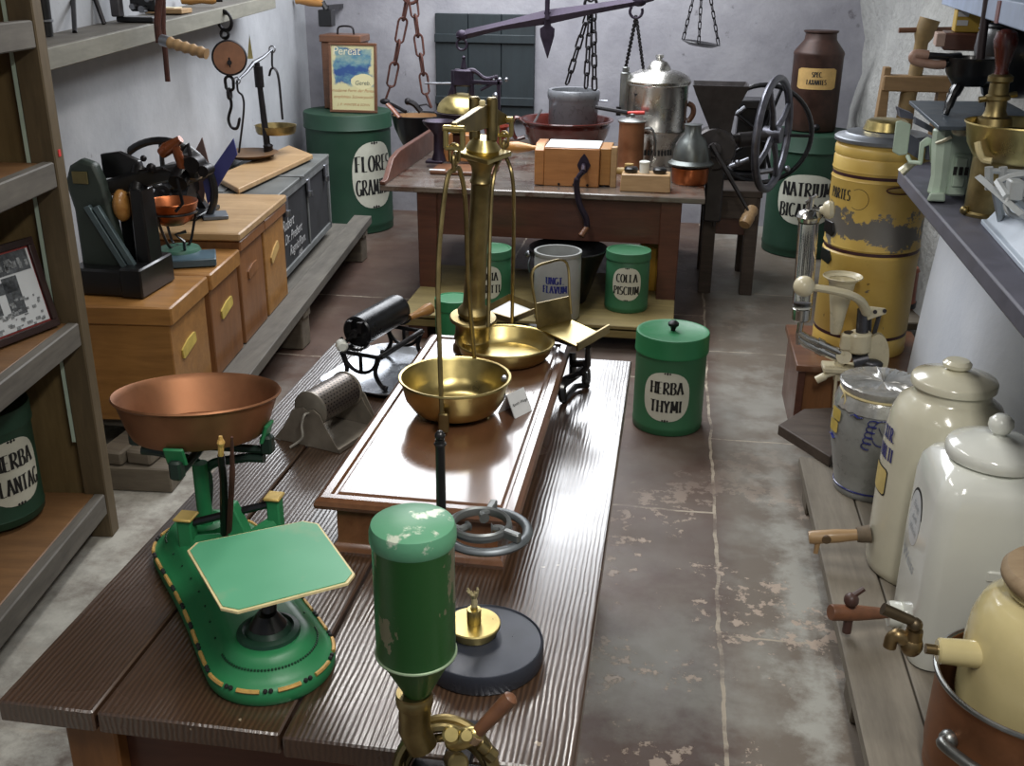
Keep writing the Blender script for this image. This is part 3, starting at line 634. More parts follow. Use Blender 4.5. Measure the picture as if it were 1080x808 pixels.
m.box((.0, ln/2, .02), (.012, ln, .035)); m.box((.0, ln/2, H-.03), (.014, ln, .05)); m.box((.0, ln*.54, H/2-.02), (.008, .02, H-.04)); m.build('edge_trim', TG, t, bevel=.002)
m = L()
for yy in (.16, ln*.54, ln-.12): m = L(); m.box((.008, yy, H-.075), (.012, .06, .07), ch=.004); m.cyl((.012, yy, H-.11), (.012, yy, H-.14), .02); m.build('latch', STEEL, t)
pass
m = L(); M = TR(.0004+.002, 0, 0) @ Matrix(((0, 0, 1, 0), (1, 0, 0, 0), (0, 1, 0, 0), (0, 0, 0, 1)))
for s, y, z, k in (('Robert', .2, .24, .085), ('Dr. Preibert', .3, .165, .075), ('Ragnit/Pom.', .38, .09, .075), ('1905', .42, .035, .05)): hand(m, s, k, flatmap(M @ TR(y, z, 0)), .35)
m.build('chalk_writing', CHALK, t)
# pan balance on the trunk
bz = .25+.455+.0135
P = pz(285, 170, bz); t = thing('pan_balance', 'iron column balance with two hanging brass pans on a wooden board on the trunk', 'balance', P, CR)
m = WB(t); q = [pz(236, 196, bz), pz(252, 205, bz), pz(330, 168, bz), pz(305, 158, bz)]
q[0] = q[1]+(q[3]-q[2])
m.loft([[tuple(a+V(0, 0, .0)) for a in q], [tuple(a+V(0, 0, .03)) for a in q]]); m.build('base_board', WOOD_LID, t, bevel=.006)
yb = P.y; s_ = ppm(P)
def bp(x, y, dy=0): return py_(x, y, yb+dy)
m = WB(t); f = bp(283, 163); e = bp(271, 66); m.lathe([(0, .0), (.055, 0), (.05, .02), (.03, .03), (.026, .09), (.03, .1), (.02, .11), (0, .11)], tuple(bp(284, 170)-V(0, 0, .01)), 12); m.cyl(f, e, .02, 10, .015); m.cyl(bp(274, 92), bp(272, 70), .026, 10); m.build('column', IRON, t)
bp1 = bp(250, 85, -.12); bp2 = bp(287, 52, .1)
m = WB(t); m.tube([bp1, bp1.lerp(bp2, .25), bp(268, 66), bp1.lerp(bp2, .75), bp2], [.006, .009, .013, .009, .006], 8); m.torus(tuple(bp2), .018, .004, 16, RX(PI/2)); m.torus(tuple(bp1), .018, .004, 16, RX(PI/2)); m.build('beam', STEEL, t)
m = WB(t); m.loft([[tuple(bp(261, 62, d)), tuple(bp(267, 62, d)), tuple(bp(263, 36, d))] for d in (-.004, .004)]); m.build('pointer', BRASS, t)
m = WB(t); m.tube(bez([bp2, bp(287, 68, .1), bp2-V(0, 0, .11)], 5), .006, 6); m.tube(bez([bp(284, 80, .1), bp(286, 73, .1), bp(290, 73, .1), bp(294, 84, .1), bp(298, 126, .1)], 8), .012, 6, flat=.5); hang = m.build('hanger', IRON, t)
c = bp(291, 136, .1); R = 21.5/ppm(c); m = WB(t); m.lathe([(0, 0), (R*.9, .0), (R*.96, .012), (R, .045), (R*1.02, .047), (R*.97, .045), (R*.92, .014), (0, .006)], tuple(c-V(0, 0, .025)), 32); m.build('pan', BRASS_D, t)
c = bp(264, 180, -.12); c.z = bz+.052; R = .17
m = WB(t); m.tube(bez([bp1, bp(251, 96, -.12), bp(256, 102, -.12), bp(257, 118, -.12), c+V(-.06, 0, .012)], 6), .006, 6); m.build('hanger', IRON, t)
m = WB(t); m.lathe([(0, -.02), (R*.5, -.017), (R*.9, .008), (R, .016), (R*.95, .017), (R*.5, -.006), (0, -.01)], tuple(c), 32); m.build('pan', plain('wood_brown_dish', C(120, 92, 66), .45, .2, .25), t)
# ------------------------------------------------------------------ hanging from the wall shelf
hk = Vector((-2.255, 5.22, 1.56)); t = thing('dial_scale', 'round rusty dial hanging scale with hook under the wall shelf', 'scale', py_(242, 62, 5.2))
m = WB(t); Y = 5.2
def dp(x, y, dy=0): return py_(x, y, Y+dy)
m.cyl(dp(242, 61, -.03), dp(242, 61, .03), 18.5/212*1.0, 36, None, .006); m.build('case', IRON, t)
ad = (dp(242, 61, -.03)-dp(242, 61, .03)).normalized()
m = WB(t); R = 16.5/212; c = dp(242, 61, -.03); m.lathe([(0, .0005), (R, .0005), (R, .004), (0, .004)], seg=36, M=TR(*c) @ look(ad)); d = m.build('dial_face', plain('rust_dial', C(134, 92, 66), .6, .1, .3, 12), t)
m = WB(t); c = dp(242, 66, -.036); m.box(tuple(c), (.008, .004, .05), ch=.002); m.cyl(c, c+ad*.008, .012); m.build('pointer', IRON, d)
m = WB(t); m.torus(tuple(dp(237, 22)), .035, .008, 20, RX(PI/2) @ RZ(.2), sy=1.3); m.torus(tuple(dp(237, 36)), .02, .008, 14, RX(PI/2)); m.tube([hk+V(0, 0, .0), dp(237, 14)], .007, 6); m.build('ring', IRON, t)
m = WB(t); m.link(dp(242, 88), (0, 0, 1), .07, .022, .008); m.link(dp(242, 99), (0, 0, 1), .05, .016, .008, 1.5); m.tube(bez([dp(243, 103), dp(244, 112), dp(241, 125), dp(244, 134), dp(250, 135), dp(253, 124)], 6), [.008]*6*5+[.004], 8); m.build('hook', IRON, t)
# hanging crank with wooden grip
P = py_(168, 45, 4.02); t = thing('crank_brace', 'iron crank with a ribbed pale wooden grip hanging from the wall shelf', 'crank', P)
m = WB(t); Y = 4.02
m.tube(bez([py_(168, -14, Y), py_(168, 0, Y), py_(166, 24, Y), py_(168, 45, Y)], 5), .014, 8); m.tube([py_(172, -6, Y+.1), py_(172, 30, Y+.1), py_(177, 86, Y+.1)], .011, 8); m.tube([py_(168, -14, Y), py_(172, -6, Y+.1)], .012, 8); m.build('crank_arm', RUST, t)
m = WB(t); a, b = py_(170, 42, Y), py_(218, 57, Y-.02); d = b-a
m.lathe([(0, 0)]+[(.021+.003*math.sin(i*1.57), d.length*(.16+.84*i/20)) for i in range(21)]+[(0, d.length)], seg=14, M=TR(*a) @ look(d)); g = m.build('wooden_grip', WOOD_LID, t)
m = WB(t); m.cyl(a, a.lerp(b, .18), .022, 14); m.build('ferrule', STEEL, t)
# ------------------------------------------------------------------ things on the wall shelf
def ws(px, py): 
    k = .5
    for i in range(8):
        z = p0.z+(p1.z-p0.z)*k; q = pz(px, py, z); k = (q.y-p0.y)/(p1.y-p0.y)
    return Vector((q.x, q.y, z+.003))
P = ws(50, 39); t = thing('black_canister', 'black banded cylinder standing at the near end of the wall shelf', 'canister', P)
m = L(); m.lathe([(0, 0), (.022, 0), (.025, .12), (.029, .25), (0, .25)], seg=24); m.build('body', IRON_P, t)
for z in (.048, .125): m = L(); m.lathe([(.0245+z*.018, z), (.0275+z*.018, z+.002), (.0275+z*.018, z+.007), (.0245+z*.018, z+.009)], seg=24); m.build('band', STEEL, t)
P = ws(84, 24); t = thing('iron_trivet', 'black iron three-legged stand on the wall shelf', 'trivet', P)
l1, l2 = ws(79, 35)-P, ws(110, 26)-P; l3 = (l1+l2)/2+V(-.1, .02, 0)
m = L(); m.torus((0, 0, .16), .085, .011, 28, None, 8, flat=.7); m.build('ring', IRON, t)
for e in (l1, l2, l3):
    m = L(); a = Vector((e.x, e.y, 0)).normalized()*.08+V(0, 0, .165); m.tube([a, a.lerp(e, .3)+V(0, 0, .02), e], [.012, .01, .009], 8); m.build('leg', IRON, t)
P = ws(136, 24); t = thing('iron_press', 'black iron press with a grey post on the wall shelf', 'press', P)
m = L(); m.box((.03, .05, .01), (.16, .12, .02), ch=.003); m.box((.05, .06, .09), (.11, .06, .1), ch=.006); m.build('frame', IRON_P, t)
m = L(); m.box((-.045, .0, .12), (.04, .04, .2), ch=.004); m.build('post', plain('grey_iron', C(90, 88, 92), .5, .4), t)
m = L(); m.cyl((.02, .0, .06), (.02, .04, .06), .012); m.cyl((.06, .0, .05), (.06, .04, .05), .014); m.cyl((.09, 0, .09), (.09, .04, .09), .012); m.build('bolts', STEEL, t)
P = ws(172, 15); t = thing('wooden_board', 'small pale board with a sheet of white paper on the wall shelf', 'board', P, .1)
m = L(); m.box((.02, .02, .012), (.17, .14, .022), ch=.003); m.build('board', WOOD_LID, t)
m = L(); m.box((.0, .035, .0245), (.12, .1, .003)); m.build('paper_sheet', PAPER, t)
P = ws(213, 6); t = thing('turned_handle', 'turned wooden handle lying across the edge of the wall shelf', 'handle', P+V(0, 0, .022), .4)
m = L(); m.lathe([(0, -.1), (.018, -.095), (.022, -.05), (.015, 0), (.02, .05), (.012, .07), (0, .07)], seg=16, M=RY(PI/2-.0)); m.build('grip', WOOD_H, t)
m = L(); m.cyl((.065, 0, 0), (.1, 0, 0), .008); m.build('tang', IRON, t)
# ------------------------------------------------------------------ in the shelf unit
P = pz(3, 166, 1.2505); t = thing('brown_bottle', 'small dark brown bottle with white label on an upper board of the shelving', 'bottle', P)
m = L(); R = 7/ppm(P); m.lathe([(0, 0), (R, .002), (R, .075), (R*.85, .09), (R*.4, .1), (R*.4, .125), (0, .125)], seg=24); m.build('body', plain('brown_bottle_glass', C(44, 26, 28), .15, 0, .2), t)
m = L(); 
for z in (.03, .062): m.lathe([(R*1.003, z), (R*1.02, z+.001), (R*1.02, z+.003), (R*1.003, z+.004)], seg=24)
fm = cylmap(R, -.9, .042, .001); squig(m, .05, fm, 3, .012, 12); m.build('label_marks', LABELW, t)
B, BL, T_ = pz(64, 329, .76), pz(0, 353, .76), pz(28, 241, 1.03)
u = (B-BL).normalized(); v = (T_-B); SU = [o for o in bpy.data.objects if o.name == 'shelf_unit'][0]; B = TR(*SU.location) @ RZ(SU.rotation_euler[2]) @ V(-.05, -.04, .7635); v = (v-u*v.dot(u)); hgt = v.length; v.normalize(); nrm = u.cross(v)
wid = .36; M = Matrix(((u.x, v.x, nrm.x, B.x), (u.y, v.y, nrm.y, B.y), (u.z, v.z, nrm.z, B.z), (0, 0, 0, 1)))
t = thing('framed_photograph', 'framed black and white photograph with a red inner line leaning on the shelving', 'picture', B)
m = WB(t); fw = .022
for x, y, w, h in ((-wid/2, fw/2, wid, fw), (-wid/2, hgt-fw/2, wid, fw), (-fw/2, hgt/2, fw, hgt-2*fw), (-wid+fw/2, hgt/2, fw, hgt-2*fw)): m.box((x, y, -.001), (w, h, .018), M)
m.build('frame', plain('dark_frame', C(52, 36, 34), .35, 0, .3), t, bevel=.002)
m = WB(t); m.box((-wid/2, hgt/2, -.004), (wid-.03, hgt-.03, .004), M); m.build('red_mount', plain('red_line', C(176, 78, 74), .5, 0, .1), t)
m = WB(t); m.box((-wid/2, hgt/2, .0), (wid-.056, hgt-.056, .005), M); pr = m.build('print', plain('photo_paper', C(202, 206, 208), .35, 0, .04), t)
m = WB(t)
def dark(x0, y0, x1, y1): m.box((-(x0+x1)/2*wid, (y0+y1)/2*hgt, .003), (abs(x1-x0)*wid, abs(y1-y0)*hgt, .0012), M)
dark(.1, .68, .42, .9); dark(.5, .66, .9, .9); dark(.27, .25, .42, .66); dark(.3, .5, .6, .62); dark(.5, .3, .85, .44)
m.build('print_dark_areas', plain('photo_dark_tone', C(84, 88, 92), .4, 0, .6, 90), pr)
m = WB(t); rnd = random.Random(5)
for i in range(70):
    x, y = rnd.uniform(.12, .88), rnd.uniform(.1, .3)+ (.0 if i % 3 else .12); m.box((-x*wid, y*hgt, .0036), (rnd.uniform(.004, .02), rnd.uniform(.003, .009), .0012), M @ TR(0, 0, 0))
for i in range(12): x = rnd.uniform(.12, .4); m.ball((-x*wid, rnd.uniform(.72, .86)*hgt, .0036), .009, 8, (1, 1.3, .08), None) if False else m.box((-x*wid, rnd.uniform(.72, .86)*hgt, .0042), (.012, .018, .0012), M)
m.build('print_details', plain('photo_mid_tone', C(140, 144, 146), .4, 0, .7, 120), pr)
m = WB(t); hand(m, 'CHTYX', .032, flatmap(M @ TR(-.8*wid, .46*hgt, .0052)), 0); m.build('print_lettering', BLACK, pr)
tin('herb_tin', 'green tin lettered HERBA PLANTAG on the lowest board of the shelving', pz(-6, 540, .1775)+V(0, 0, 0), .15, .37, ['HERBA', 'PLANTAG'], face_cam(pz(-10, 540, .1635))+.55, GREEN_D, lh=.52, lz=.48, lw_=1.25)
# ================================================================== brass counter balance on its wooden case
ZT = .875
t = thing('counter_balance', 'tall brass column balance on a polished brown wooden case on the work table', 'balance', (-.43, 2.12, TT))
def rect(x0, x1, y0, y1, z): return [(x0, y0, z), (x1, y0, z), (x1, y1, z), (x0, y1, z)]
m = WB(t); X0, X1, Y0, Y1 = -.582, -.276, 1.655, 2.56
m.loft([rect(X0-e, X1+e, Y0-e, Y1+e, z) for e, z in ((.012, TT), (.014, TT+.008), (.01, TT+.016), (.002, TT+.022), (0, TT+.028), (0, ZT-.026))], True, True); cs = m.build('case', BOARDW, t, smooth=30)
m = WB(t); X0, X1, Y0, Y1 = -.622, -.235, 1.64, 2.6
m.loft([rect(X0-e, X1+e, Y0-e, Y1+e, z) for e, z in ((-.03, ZT-.028), (-.014, ZT-.026), (-.003, ZT-.02), (0, ZT-.012), (-.003, ZT-.004), (-.012, ZT+.001), (-.026, ZT+.001), (-.03, ZT-.004), (-.035, ZT-.004), (-.04, ZT), (-.05, ZT))]); m.build('top_board', BOARDW, t, smooth=25)
B0 = Vector((-.488, 2.5, ZT)); top = py_(509, 162, 2.44); ax = (top-B0); H = ax.length; M = TR(*B0) @ look(ax) ; 
m = WB(t)
prof = [(0, -.002), (.048, -.002), (.048, .006), (.044, .012), (.0445, .03), (.047, .034), (.0445, .038), (.044, .075), (.048, .082), (.06, .084), (.061, .089), (.058, .093), (.036, .096), (.04, .102), (.041, .11), (.037, .116), (.031, .122), (.0285, .13)]
prof += [(.0265, H*.35), (.0232, H*.86), (.0265, H*.865), (.0275, H*.872), (.024, H*.88), (.0232, H*.91), (.026, H*.94), (.037, H*.97), (.039, H*.985), (0, H*.985)]
m.lathe(prof, seg=40, M=M); m.build('column', BRASS_D, t)
m = WB(t); m.box((0, 0, H+.0), (.1, .1, .012), M @ RZ(.55), ch=.002); m.lathe([(.038, H+.006), (.041, H+.014), (.036, H+.022), (.03, H+.03), (.026, H+.038), (0, H+.038)], seg=28, M=M); cap = m.build('capital', BRASS, t)
ne, fe = py_(479, 136, 2.1), py_(532, 126, 2.5); bd = (fe-ne); bd.z = 0; bd.normalize(); sd = Vector((bd.y, -bd.x, 0))
for sg in (-1, 1):
    m = WB(t); p = M @ Vector((0, 0, H+.03)); m.cyl(p+sd*sg*.021, p+sd*sg*.021+V(0, 0, .1)+bd*.0, .0135, 14, None, .004); m.build('fork_post', BRASS_D, cap)
pv = M @ Vector((0, 0, H+.085))
m = WB(t)
rg = []
for k, (h, w) in enumerate(((.012, .007), (.018, .008), (.026, .009), (.03, .009), (.026, .009), (.018, .008), (.012, .007))):
    f = k/6; c = (ne.lerp(pv, f*2) if f <= .5 else pv.lerp(fe, f*2-1))
    rg.append([tuple(c+sd*w+V(0, 0, h)), tuple(c-sd*w+V(0, 0, h)), tuple(c-sd*w-V(0, 0, h*.8)), tuple(c+sd*w-V(0, 0, h*.8))])
m.loft(rg); m.build('beam', BRASS_D, t, bevel=.002)
m = WB(t); m.box(tuple(pv+V(0, 0, .012)-bd*.02), (.014, .014, .06), ch=.003); m.build('pointer', CREAMLINE, cap)
def stirrup(e, big):
    k = .68 if big else .66
    m = WB(t); R3 = Matrix(((sd.x, bd.x, 0, e.x), (sd.y, bd.y, 0, e.y), (0, 0, 1, e.z), (0, 0, 0, 1)))
    m.cyl(R3 @ Vector((-.036*k, 0, 0)), R3 @ Vector((.036*k, 0, 0)), .011*k, 12, None, .003)
    for s in (-1, 1): m.box((s*.026*k, 0, -.03*k), (.009, .014, .055*k), R3, ch=.002)
    m.box((0, 0, -.056*k), (.058*k, .014, .009), R3, ch=.002); o = m.build('stirrup', BRASS, t)
    m = WB(t); m.link(e-V(0, 0, .072*k), (0, 0, 1), .038, .01, .0035); m.link(e-V(0, 0, .1*k), (0, 0, 1), .034, .01, .0035, 1.5); m.build('link', BRASS_D, o)
    return e-V(0, 0, .118*k)
h1 = stirrup(ne, True); h2 = stirrup(fe, False)
c1 = pz(480, 398, .96); R1 = .121
a1 = py_(466, 452, c1.y-R1*.93); 
m = WB(t); m.tube(bez([h1, py_(472, 188, 2.08), py_(465, 240, 2.05), py_(462, 300, 2.02), py_(464, 380, 1.98), py_(466, 436, c1.y-R1)], 8), .0052, 8); m.box(tuple(py_(468, 446, c1.y-R1-.004)), (.022, .012, .045), ch=.003); m.build('front_hanger_rod', BRASS_D, t)
m = WB(t); m.tube(bez([h1, py_(485, 180, 2.12), py_(491, 215, 2.15), py_(494, 300, 2.18), c1+V(.02, R1*1.0, .0)], 8), .0052, 8); m.build('back_hanger_rod', BRASS_D, t)
m = WB(t); R = R1; z0 = c1.z-.078
def bowl(m, c, R, h, rb, th=.004, seg=48):
    m.lathe([(0, 0), (rb*.96, 0), (rb, .002), (rb+(R-rb)*.35, h*.12), (rb+(R-rb)*.75, h*.45), (R-.002, h*.96), (R+.003, h), (R+.002, h+.004), (R-.003, h+.003), (R-.003-th, h*.96), (rb+(R-rb)*.72-th, h*.47), (rb+(R-rb)*.3-th, h*.16), (rb*.9, .004+th), (0, th+.003)], tuple(c), seg)
bowl(m, (c1.x, c1.y, z0), R, .078, .078); p = m.build('deep_pan', BRASS, t)
m = WB(t); m.box((c1.x+R*.86, c1.y+R*.3, c1.z-.01), (.014, .02, .012), ch=.003); m.ball((c1.x+R*.9, c1.y-R*.1, c1.z-.03), .007, 8); m.build('rivet', STEEL, p)
c2 = pz(531, 364, .92); c2.y += .03
m = WB(t); bowl(m, (c2.x, c2.y, ZT+.0005), .122, .044, .09); m.build('shallow_pan', BRASS, t)
m = WB(t); m.tube(bez([h2, py_(521, 185, c2.y-.05), py_(517, 240, c2.y-.07), py_(515, 345, c2.y-.115)], 8), .0048, 8); m.build('hanger_rod', BRASS_D, t)
m = WB(t); m.tube(bez([h2, py_(540, 185, c2.y+.02), py_(542, 230, c2.y+.06), py_(540, 340, c2.y+.118)], 8), .0048, 8); m.build('hanger_rod', BRASS_D, t)
# tent card
P = pz(541, 440, ZT); t = thing('label_card', 'small folded white card with handwriting on the polished case beside the deep pan', 'card', P+V(0, .03, .0005), 1.05)
m = L(); m.loft([[(-.03, -.025, 0), (-.03, 0, .05), (-.03, .025, 0), (-.03, .022, 0), (-.03, 0, .046), (-.03, -.022, 0)], [(.03, -.025, 0), (.03, 0, .05), (.03, .025, 0), (.03, .022, 0), (.03, 0, .046), (.03, -.022, 0)]]); m.build('card', WHITEP, t)
m = L(); M = Matrix(((1, 0, 0, 0), (0, .447, .894, -.0135), (0, .894, -.447, .0235), (0, 0, 0, 1))) 
M = TR(0, -.0132, .0252) @ RX(math.atan2(2, 1)) ; hand(m, 'Apoth.-Waage', .009, flatmap(M @ TR(0, -.002, .0006)), .3); m.build('handwriting', BLACK, t)
# ================================================================== roaster on a tin tray
P = Vector((-.775, 2.46, TT)); AR = -.25
t = thing('metal_tray', 'shallow rounded sheet metal tray under the small black roaster', 'tray', (P.x, P.y, TT+.0005), AR)
def rrect(w, h, r, z, cx=0, cy=0, n=6):
    out = []
    for qx, qy, a in ((1, 1, 0), (-1, 1, 90), (-1, -1, 180), (1, -1, 270)):
        out += [(cx+qx*(w/2-r)+r*math.cos(math.radians(a+90*i/n)), cy+qy*(h/2-r)+r*math.sin(math.radians(a+90*i/n)), z) for i in range(n+1)]
    return out
m = L(); m.loft([rrect(.2, .3, .04, 0, .01, .12), rrect(.235, .34, .05, .012, .01, .12), rrect(.252, .356, .056, .015, .01, .12), rrect(.252, .356, .056, .018, .01, .12), rrect(.232, .336, .05, .016, .01, .12), rrect(.195, .295, .04, .004, .01, .12)]); m.build('tray', plain('tray_steel', C(150, 154, 160), .25, .95, .2, 10), t)
t = thing('drum_roaster', 'small black drum roaster with wooden and white knobs on a metal tray', 'roaster', (P.x, P.y, TT+.0055), AR)
m = L(); m.cyl((-.018, .015, .142), (-.018, .235, .142), .042, 36, None, .004); o = m.build('drum', plain('black_drum', C(34, 35, 38), .3, .5, .3, 12, .04), t)
m = L(); m.cyl((-.018, .0, .142), (-.018, .03, .142), .012); m.tube([(-.018, .004, .142), (-.045, .002, .115)], .006, 6); m.box((-.03, .01, .16), (.012, .02, .03)); m.box((.0, .01, .16), (.012, .02, .03)); m.build('crank', IRON, o)
m = L(); m.cyl((-.05, -.012, .115), (-.03, -.035, .115), .015, 20, None, .005); m.build('white_knob', PORC, o)
m = L(); m.lathe([(0, 0), (.009, 0), (.009, .012), (.012, .03), (.017, .055), (.015, .07), (0, .078)], seg=18, M=TR(.032, .215, .13) @ look((.55, .8, .25))); m.build('wooden_handle', WOOD_H, o)
for y in (0, .235):
    for s in (-1, 1):
        m = L(); m.tube(bez([(s*.075, y, .004), (s*.06, y, .01), (s*.043, y, .04), (s*.05, y, .07), (s*.058, y, .088)], 6), [.008]*4+[.006]*21, 8); m.build('leg', IRON, t)
m = L()
for y in (0, .235):
    m.tube([(-.06, y, .088), (.06, y, .088)], .006, 8); m.tube([(.05*math.cos(a), y, .088+.05*math.sin(a)) for a in [PI+PI*k/12 for k in range(13)]], .005, 6); m.tube([(0, y, .088), (0, y, .04)], .005, 6); m.tube([(-.045*math.cos(a)-.018, y+.005, .142-.045*math.sin(a)) for a in [PI*.12+PI*.76*k/10 for k in range(11)]], .007, 6, flat=.5)
for s in (-1, 1): m.box((s*.058, .118, .088), (.012, .235, .014), ch=.003)
m.build('cradle', IRON, t)
# ================================================================== perforated drum grater
P = pz(289, 462, TT+.001); t = thing('drum_grater', 'tin grater with a perforated drum between two end plates on the work table', 'grater', P, -.3)
GT = plain('grater_tin', C(146, 138, 126), .42, .6, .3, 14, .05)
pl_ = [(0, 0), (.187, 0), (.15, .055), (.135, .085), (.118, .095), (.1, .09), (.09, .095), (.06, .085), (.03, .035)]
for y in (0, .16):
    m = L(); m.prism(pl_, .003, TR(0, y+.003, 0) @ RX(PI/2)); m.build('end_plate', GT, t)
m = L(); m.box((.1, .08, .0025), (.17, .157, .003)); m.box((.183, .08, .005), (.006, .16, .01)); m.build('bottom_plate', GT, t)
def perf():
    a = N('perforated_tin'); uvn = a.n('ShaderNodeSeparateXYZ'); a.l(a.co, uvn.inputs[0]); x, y, z = uvn.outputs
    an = a.math('ARCTAN2', a.math('SUBTRACT', z, .09), a.math('SUBTRACT', x, .105)); u = a.math('MULTIPLY', an, 5.1); v = a.math('MULTIPLY', y, 86)
    rowo = a.math('MULTIPLY', a.math('MODULO', a.math('FLOOR', u), 2), .5)
    fu = a.math('SUBTRACT', a.math('FRACT', u), .5); fv = a.math('SUBTRACT', a.math('FRACT', a.math('ADD', v, rowo)), .5)
    d = a.math('SQRT', a.math('ADD', a.math('POWER', a.math('MULTIPLY', fu, .9), 2), a.math('POWER', fv, 2)))
    k = a.math('LESS_THAN', d, .22); a.set(col=a.mix(k, C(132, 124, 118), C(18, 16, 16)), rough=.36, metal=a.math('SUBTRACT', .85, a.math('MULTIPLY', k, .85)))
    a.bump(a.math('MINIMUM', d, .34), .25, .003); return a.m
m = L(); m.lathe([(.042, .008), (.042, .142)], seg=40, M=TR(.105, .156, .09) @ RX(PI/2)); dr = m.build('perforated_drum', perf(), t)
for q in (0, .142):
    m = L(); m.lathe([(0, 0), (.043, 0), (.0445, .003), (.0445, .006), (.042, .008), (0, .008)], seg=40, M=TR(.105, .156-q, .09) @ RX(PI/2)); m.build('end_disc', GT, dr)
m = L(); m.tube(bez([(.105, .0, .085), (.105, -.015, .085), (.098, -.018, .06), (.1, -.02, .035), (.09, -.022, .02), (.07, -.03, .004)], 6), .003, 6); m.build('crank_wire', plain('pale_wire', C(186, 182, 172), .4, .5), t)
m = L(); m.loft([[(.12, .162, .1), (.15, .163, .08), (.187, .163, .005), (.15, .163, .01)], [(.12, .165, .1), (.15, .166, .08), (.187, .166, .005), (.15, .166, .01)]]); m.build('guard_plate', GT, t)
# ================================================================== letter balance with two square pans
t = thing('letter_balance', 'black iron letter balance with square brass pans at the right edge of the wooden case', 'balance', (-.2, 2.55, TT+.0005))
Q = [pz(567, 347, .93), pz(608, 366, .93), pz(632, 352, .93), pz(603, 338.5, .93)]
m = WB(t); m.loft([[tuple(q) for q in Q], [tuple(q+V(0, 0, .003)) for q in Q]]); pan = m.build('brass_pan', BRASS, t)
dirb = Q[3]-Q[0]; nb = (Q[0]-Q[1]).normalized()
m = WB(t); a, b = Q[0], Q[3]; up_ = V(0, 0, .065)+nb*.012
m.loft([[tuple(a), tuple(b), tuple(b+up_), tuple(a+up_)], [tuple(a+nb*.003), tuple(b+nb*.003), tuple(b+up_+nb*.003), tuple(a+up_+nb*.003)]]); m.build('back_plate', BRASS_D, pan)
m = WB(t); up2 = V(0, 0, .155)+nb*.03; m.tube(bez([a+up_*.3, a+up_, a+up2*.93, (a+b)/2+up2*1.04, b+up2*.97, b+up_, b+up_*.3], 6), .0035, 6); m.build('wire_loop', BRASS_D, pan)
c, d = Q[1], Q[2]; m = WB(t); e = (d-c)*.0; fw_ = (d-c).normalized()
m.loft([[tuple(c-V(0, 0, .01)), tuple(d+fw_*.05-V(0, 0, .01)), tuple(d+fw_*.05+V(0, 0, .012)), tuple(c+V(0, 0, .012))], [tuple(p_-nb*.006) for p_ in (c-V(0, 0, .01), d+fw_*.05-V(0, 0, .01), d+fw_*.05+V(0, 0, .012), c+V(0, 0, .012))]]); m.build('front_lip', BRASS_D, pan)
Q2 = [pz(507, 333, .9), pz(539, 343, .9), pz(570, 330, .9), pz(537, 317, .9)]
ctr = sum(Q2, Vector())/4
m = WB(t); m.loft([[tuple(q.lerp(ctr, .12)-V(0, 0, .0)) for q in Q2], [tuple(q+V(0, 0, .02)) for q in Q2], [tuple(q.lerp(ctr, .03)+V(0, 0, .021)) for q in Q2], [tuple(q.lerp(ctr, .15)+V(0, 0, .004)) for q in Q2]]); p2 = m.build('square_pan', BRASS_D, t)
m = WB(t); m.loft([[tuple(q.lerp(ctr, .22)+V(0, 0, .005)) for q in Q2], [tuple(q.lerp(ctr, .22)+V(0, 0, .007)) for q in Q2]]); m.build('paper_sheet', WHITEP, p2)
pc = sum(Q, Vector())/4; base = Vector((-.195, 2.56, TT))
m = WB(t); m.tube([pc-V(0, 0, .002), pc-V(0, 0, .03)], .01, 8); m.tube([ctr, ctr-V(0, 0, .035)], .01, 8); m.tube([pc-V(0, 0, .03), (pc+ctr)/2-V(0, .0, .02), ctr-V(0, 0, .035)], [.009, .014, .009], 8); m.tube([(pc+ctr)/2-V(0, 0, .03), ctr.lerp(pc, .3)-V(0, 0, .06)], .02, 10); m.build('beam', IRON_P, t)
m = WB(t); 
pt = py_(620, 366, 2.45); m.tube([pt, py_(620, 385, 2.46), py_(614, 393, 2.46)], .013, 8, flat=.6); m.tube([py_(614, 393, 2.46), py_(596, 399, 2.48)], .012, 8, flat=.6); m.tube([py_(604, 384, 2.5), py_(618, 383, 2.46)], .009, 8); m.tube([py_(604, 372, 2.52), py_(604, 400, 2.5)], .014, 8, flat=.7); m.cyl(py_(617, 393, 2.46), py_(618, 402, 2.46), .007, 8); m.ball(tuple(py_(618, 402, 2.46)), .01, 8)
m.build('frame', IRON_P, t)
m = WB(t); 
for p_ in (pz(594, 426, TT), pz(618, 408, TT)): m.tube(bez([py_(603, 398, 2.5), p_+V(-.005, .01, .045), p_+V(0, 0, .006)], 5), [.012]*10+[.009], 8)
m.tube([pz(594, 426, TT)+V(0, 0, .008), pz(607, 412, TT)+V(0, 0, .012), pz(620, 409, TT)+V(0, 0, .008)], .008, 8)
p_ = Vector((ctr.x+.0, ctr.y+.03, TT)); m.tube([ctr-V(0, -.0, .05), p_+V(0, 0, .0)], .014, 8); m.box((p_.x, p_.y, TT+.008), (.12, .1, .014), ch=.004); m.build('base', IRON_P, t)
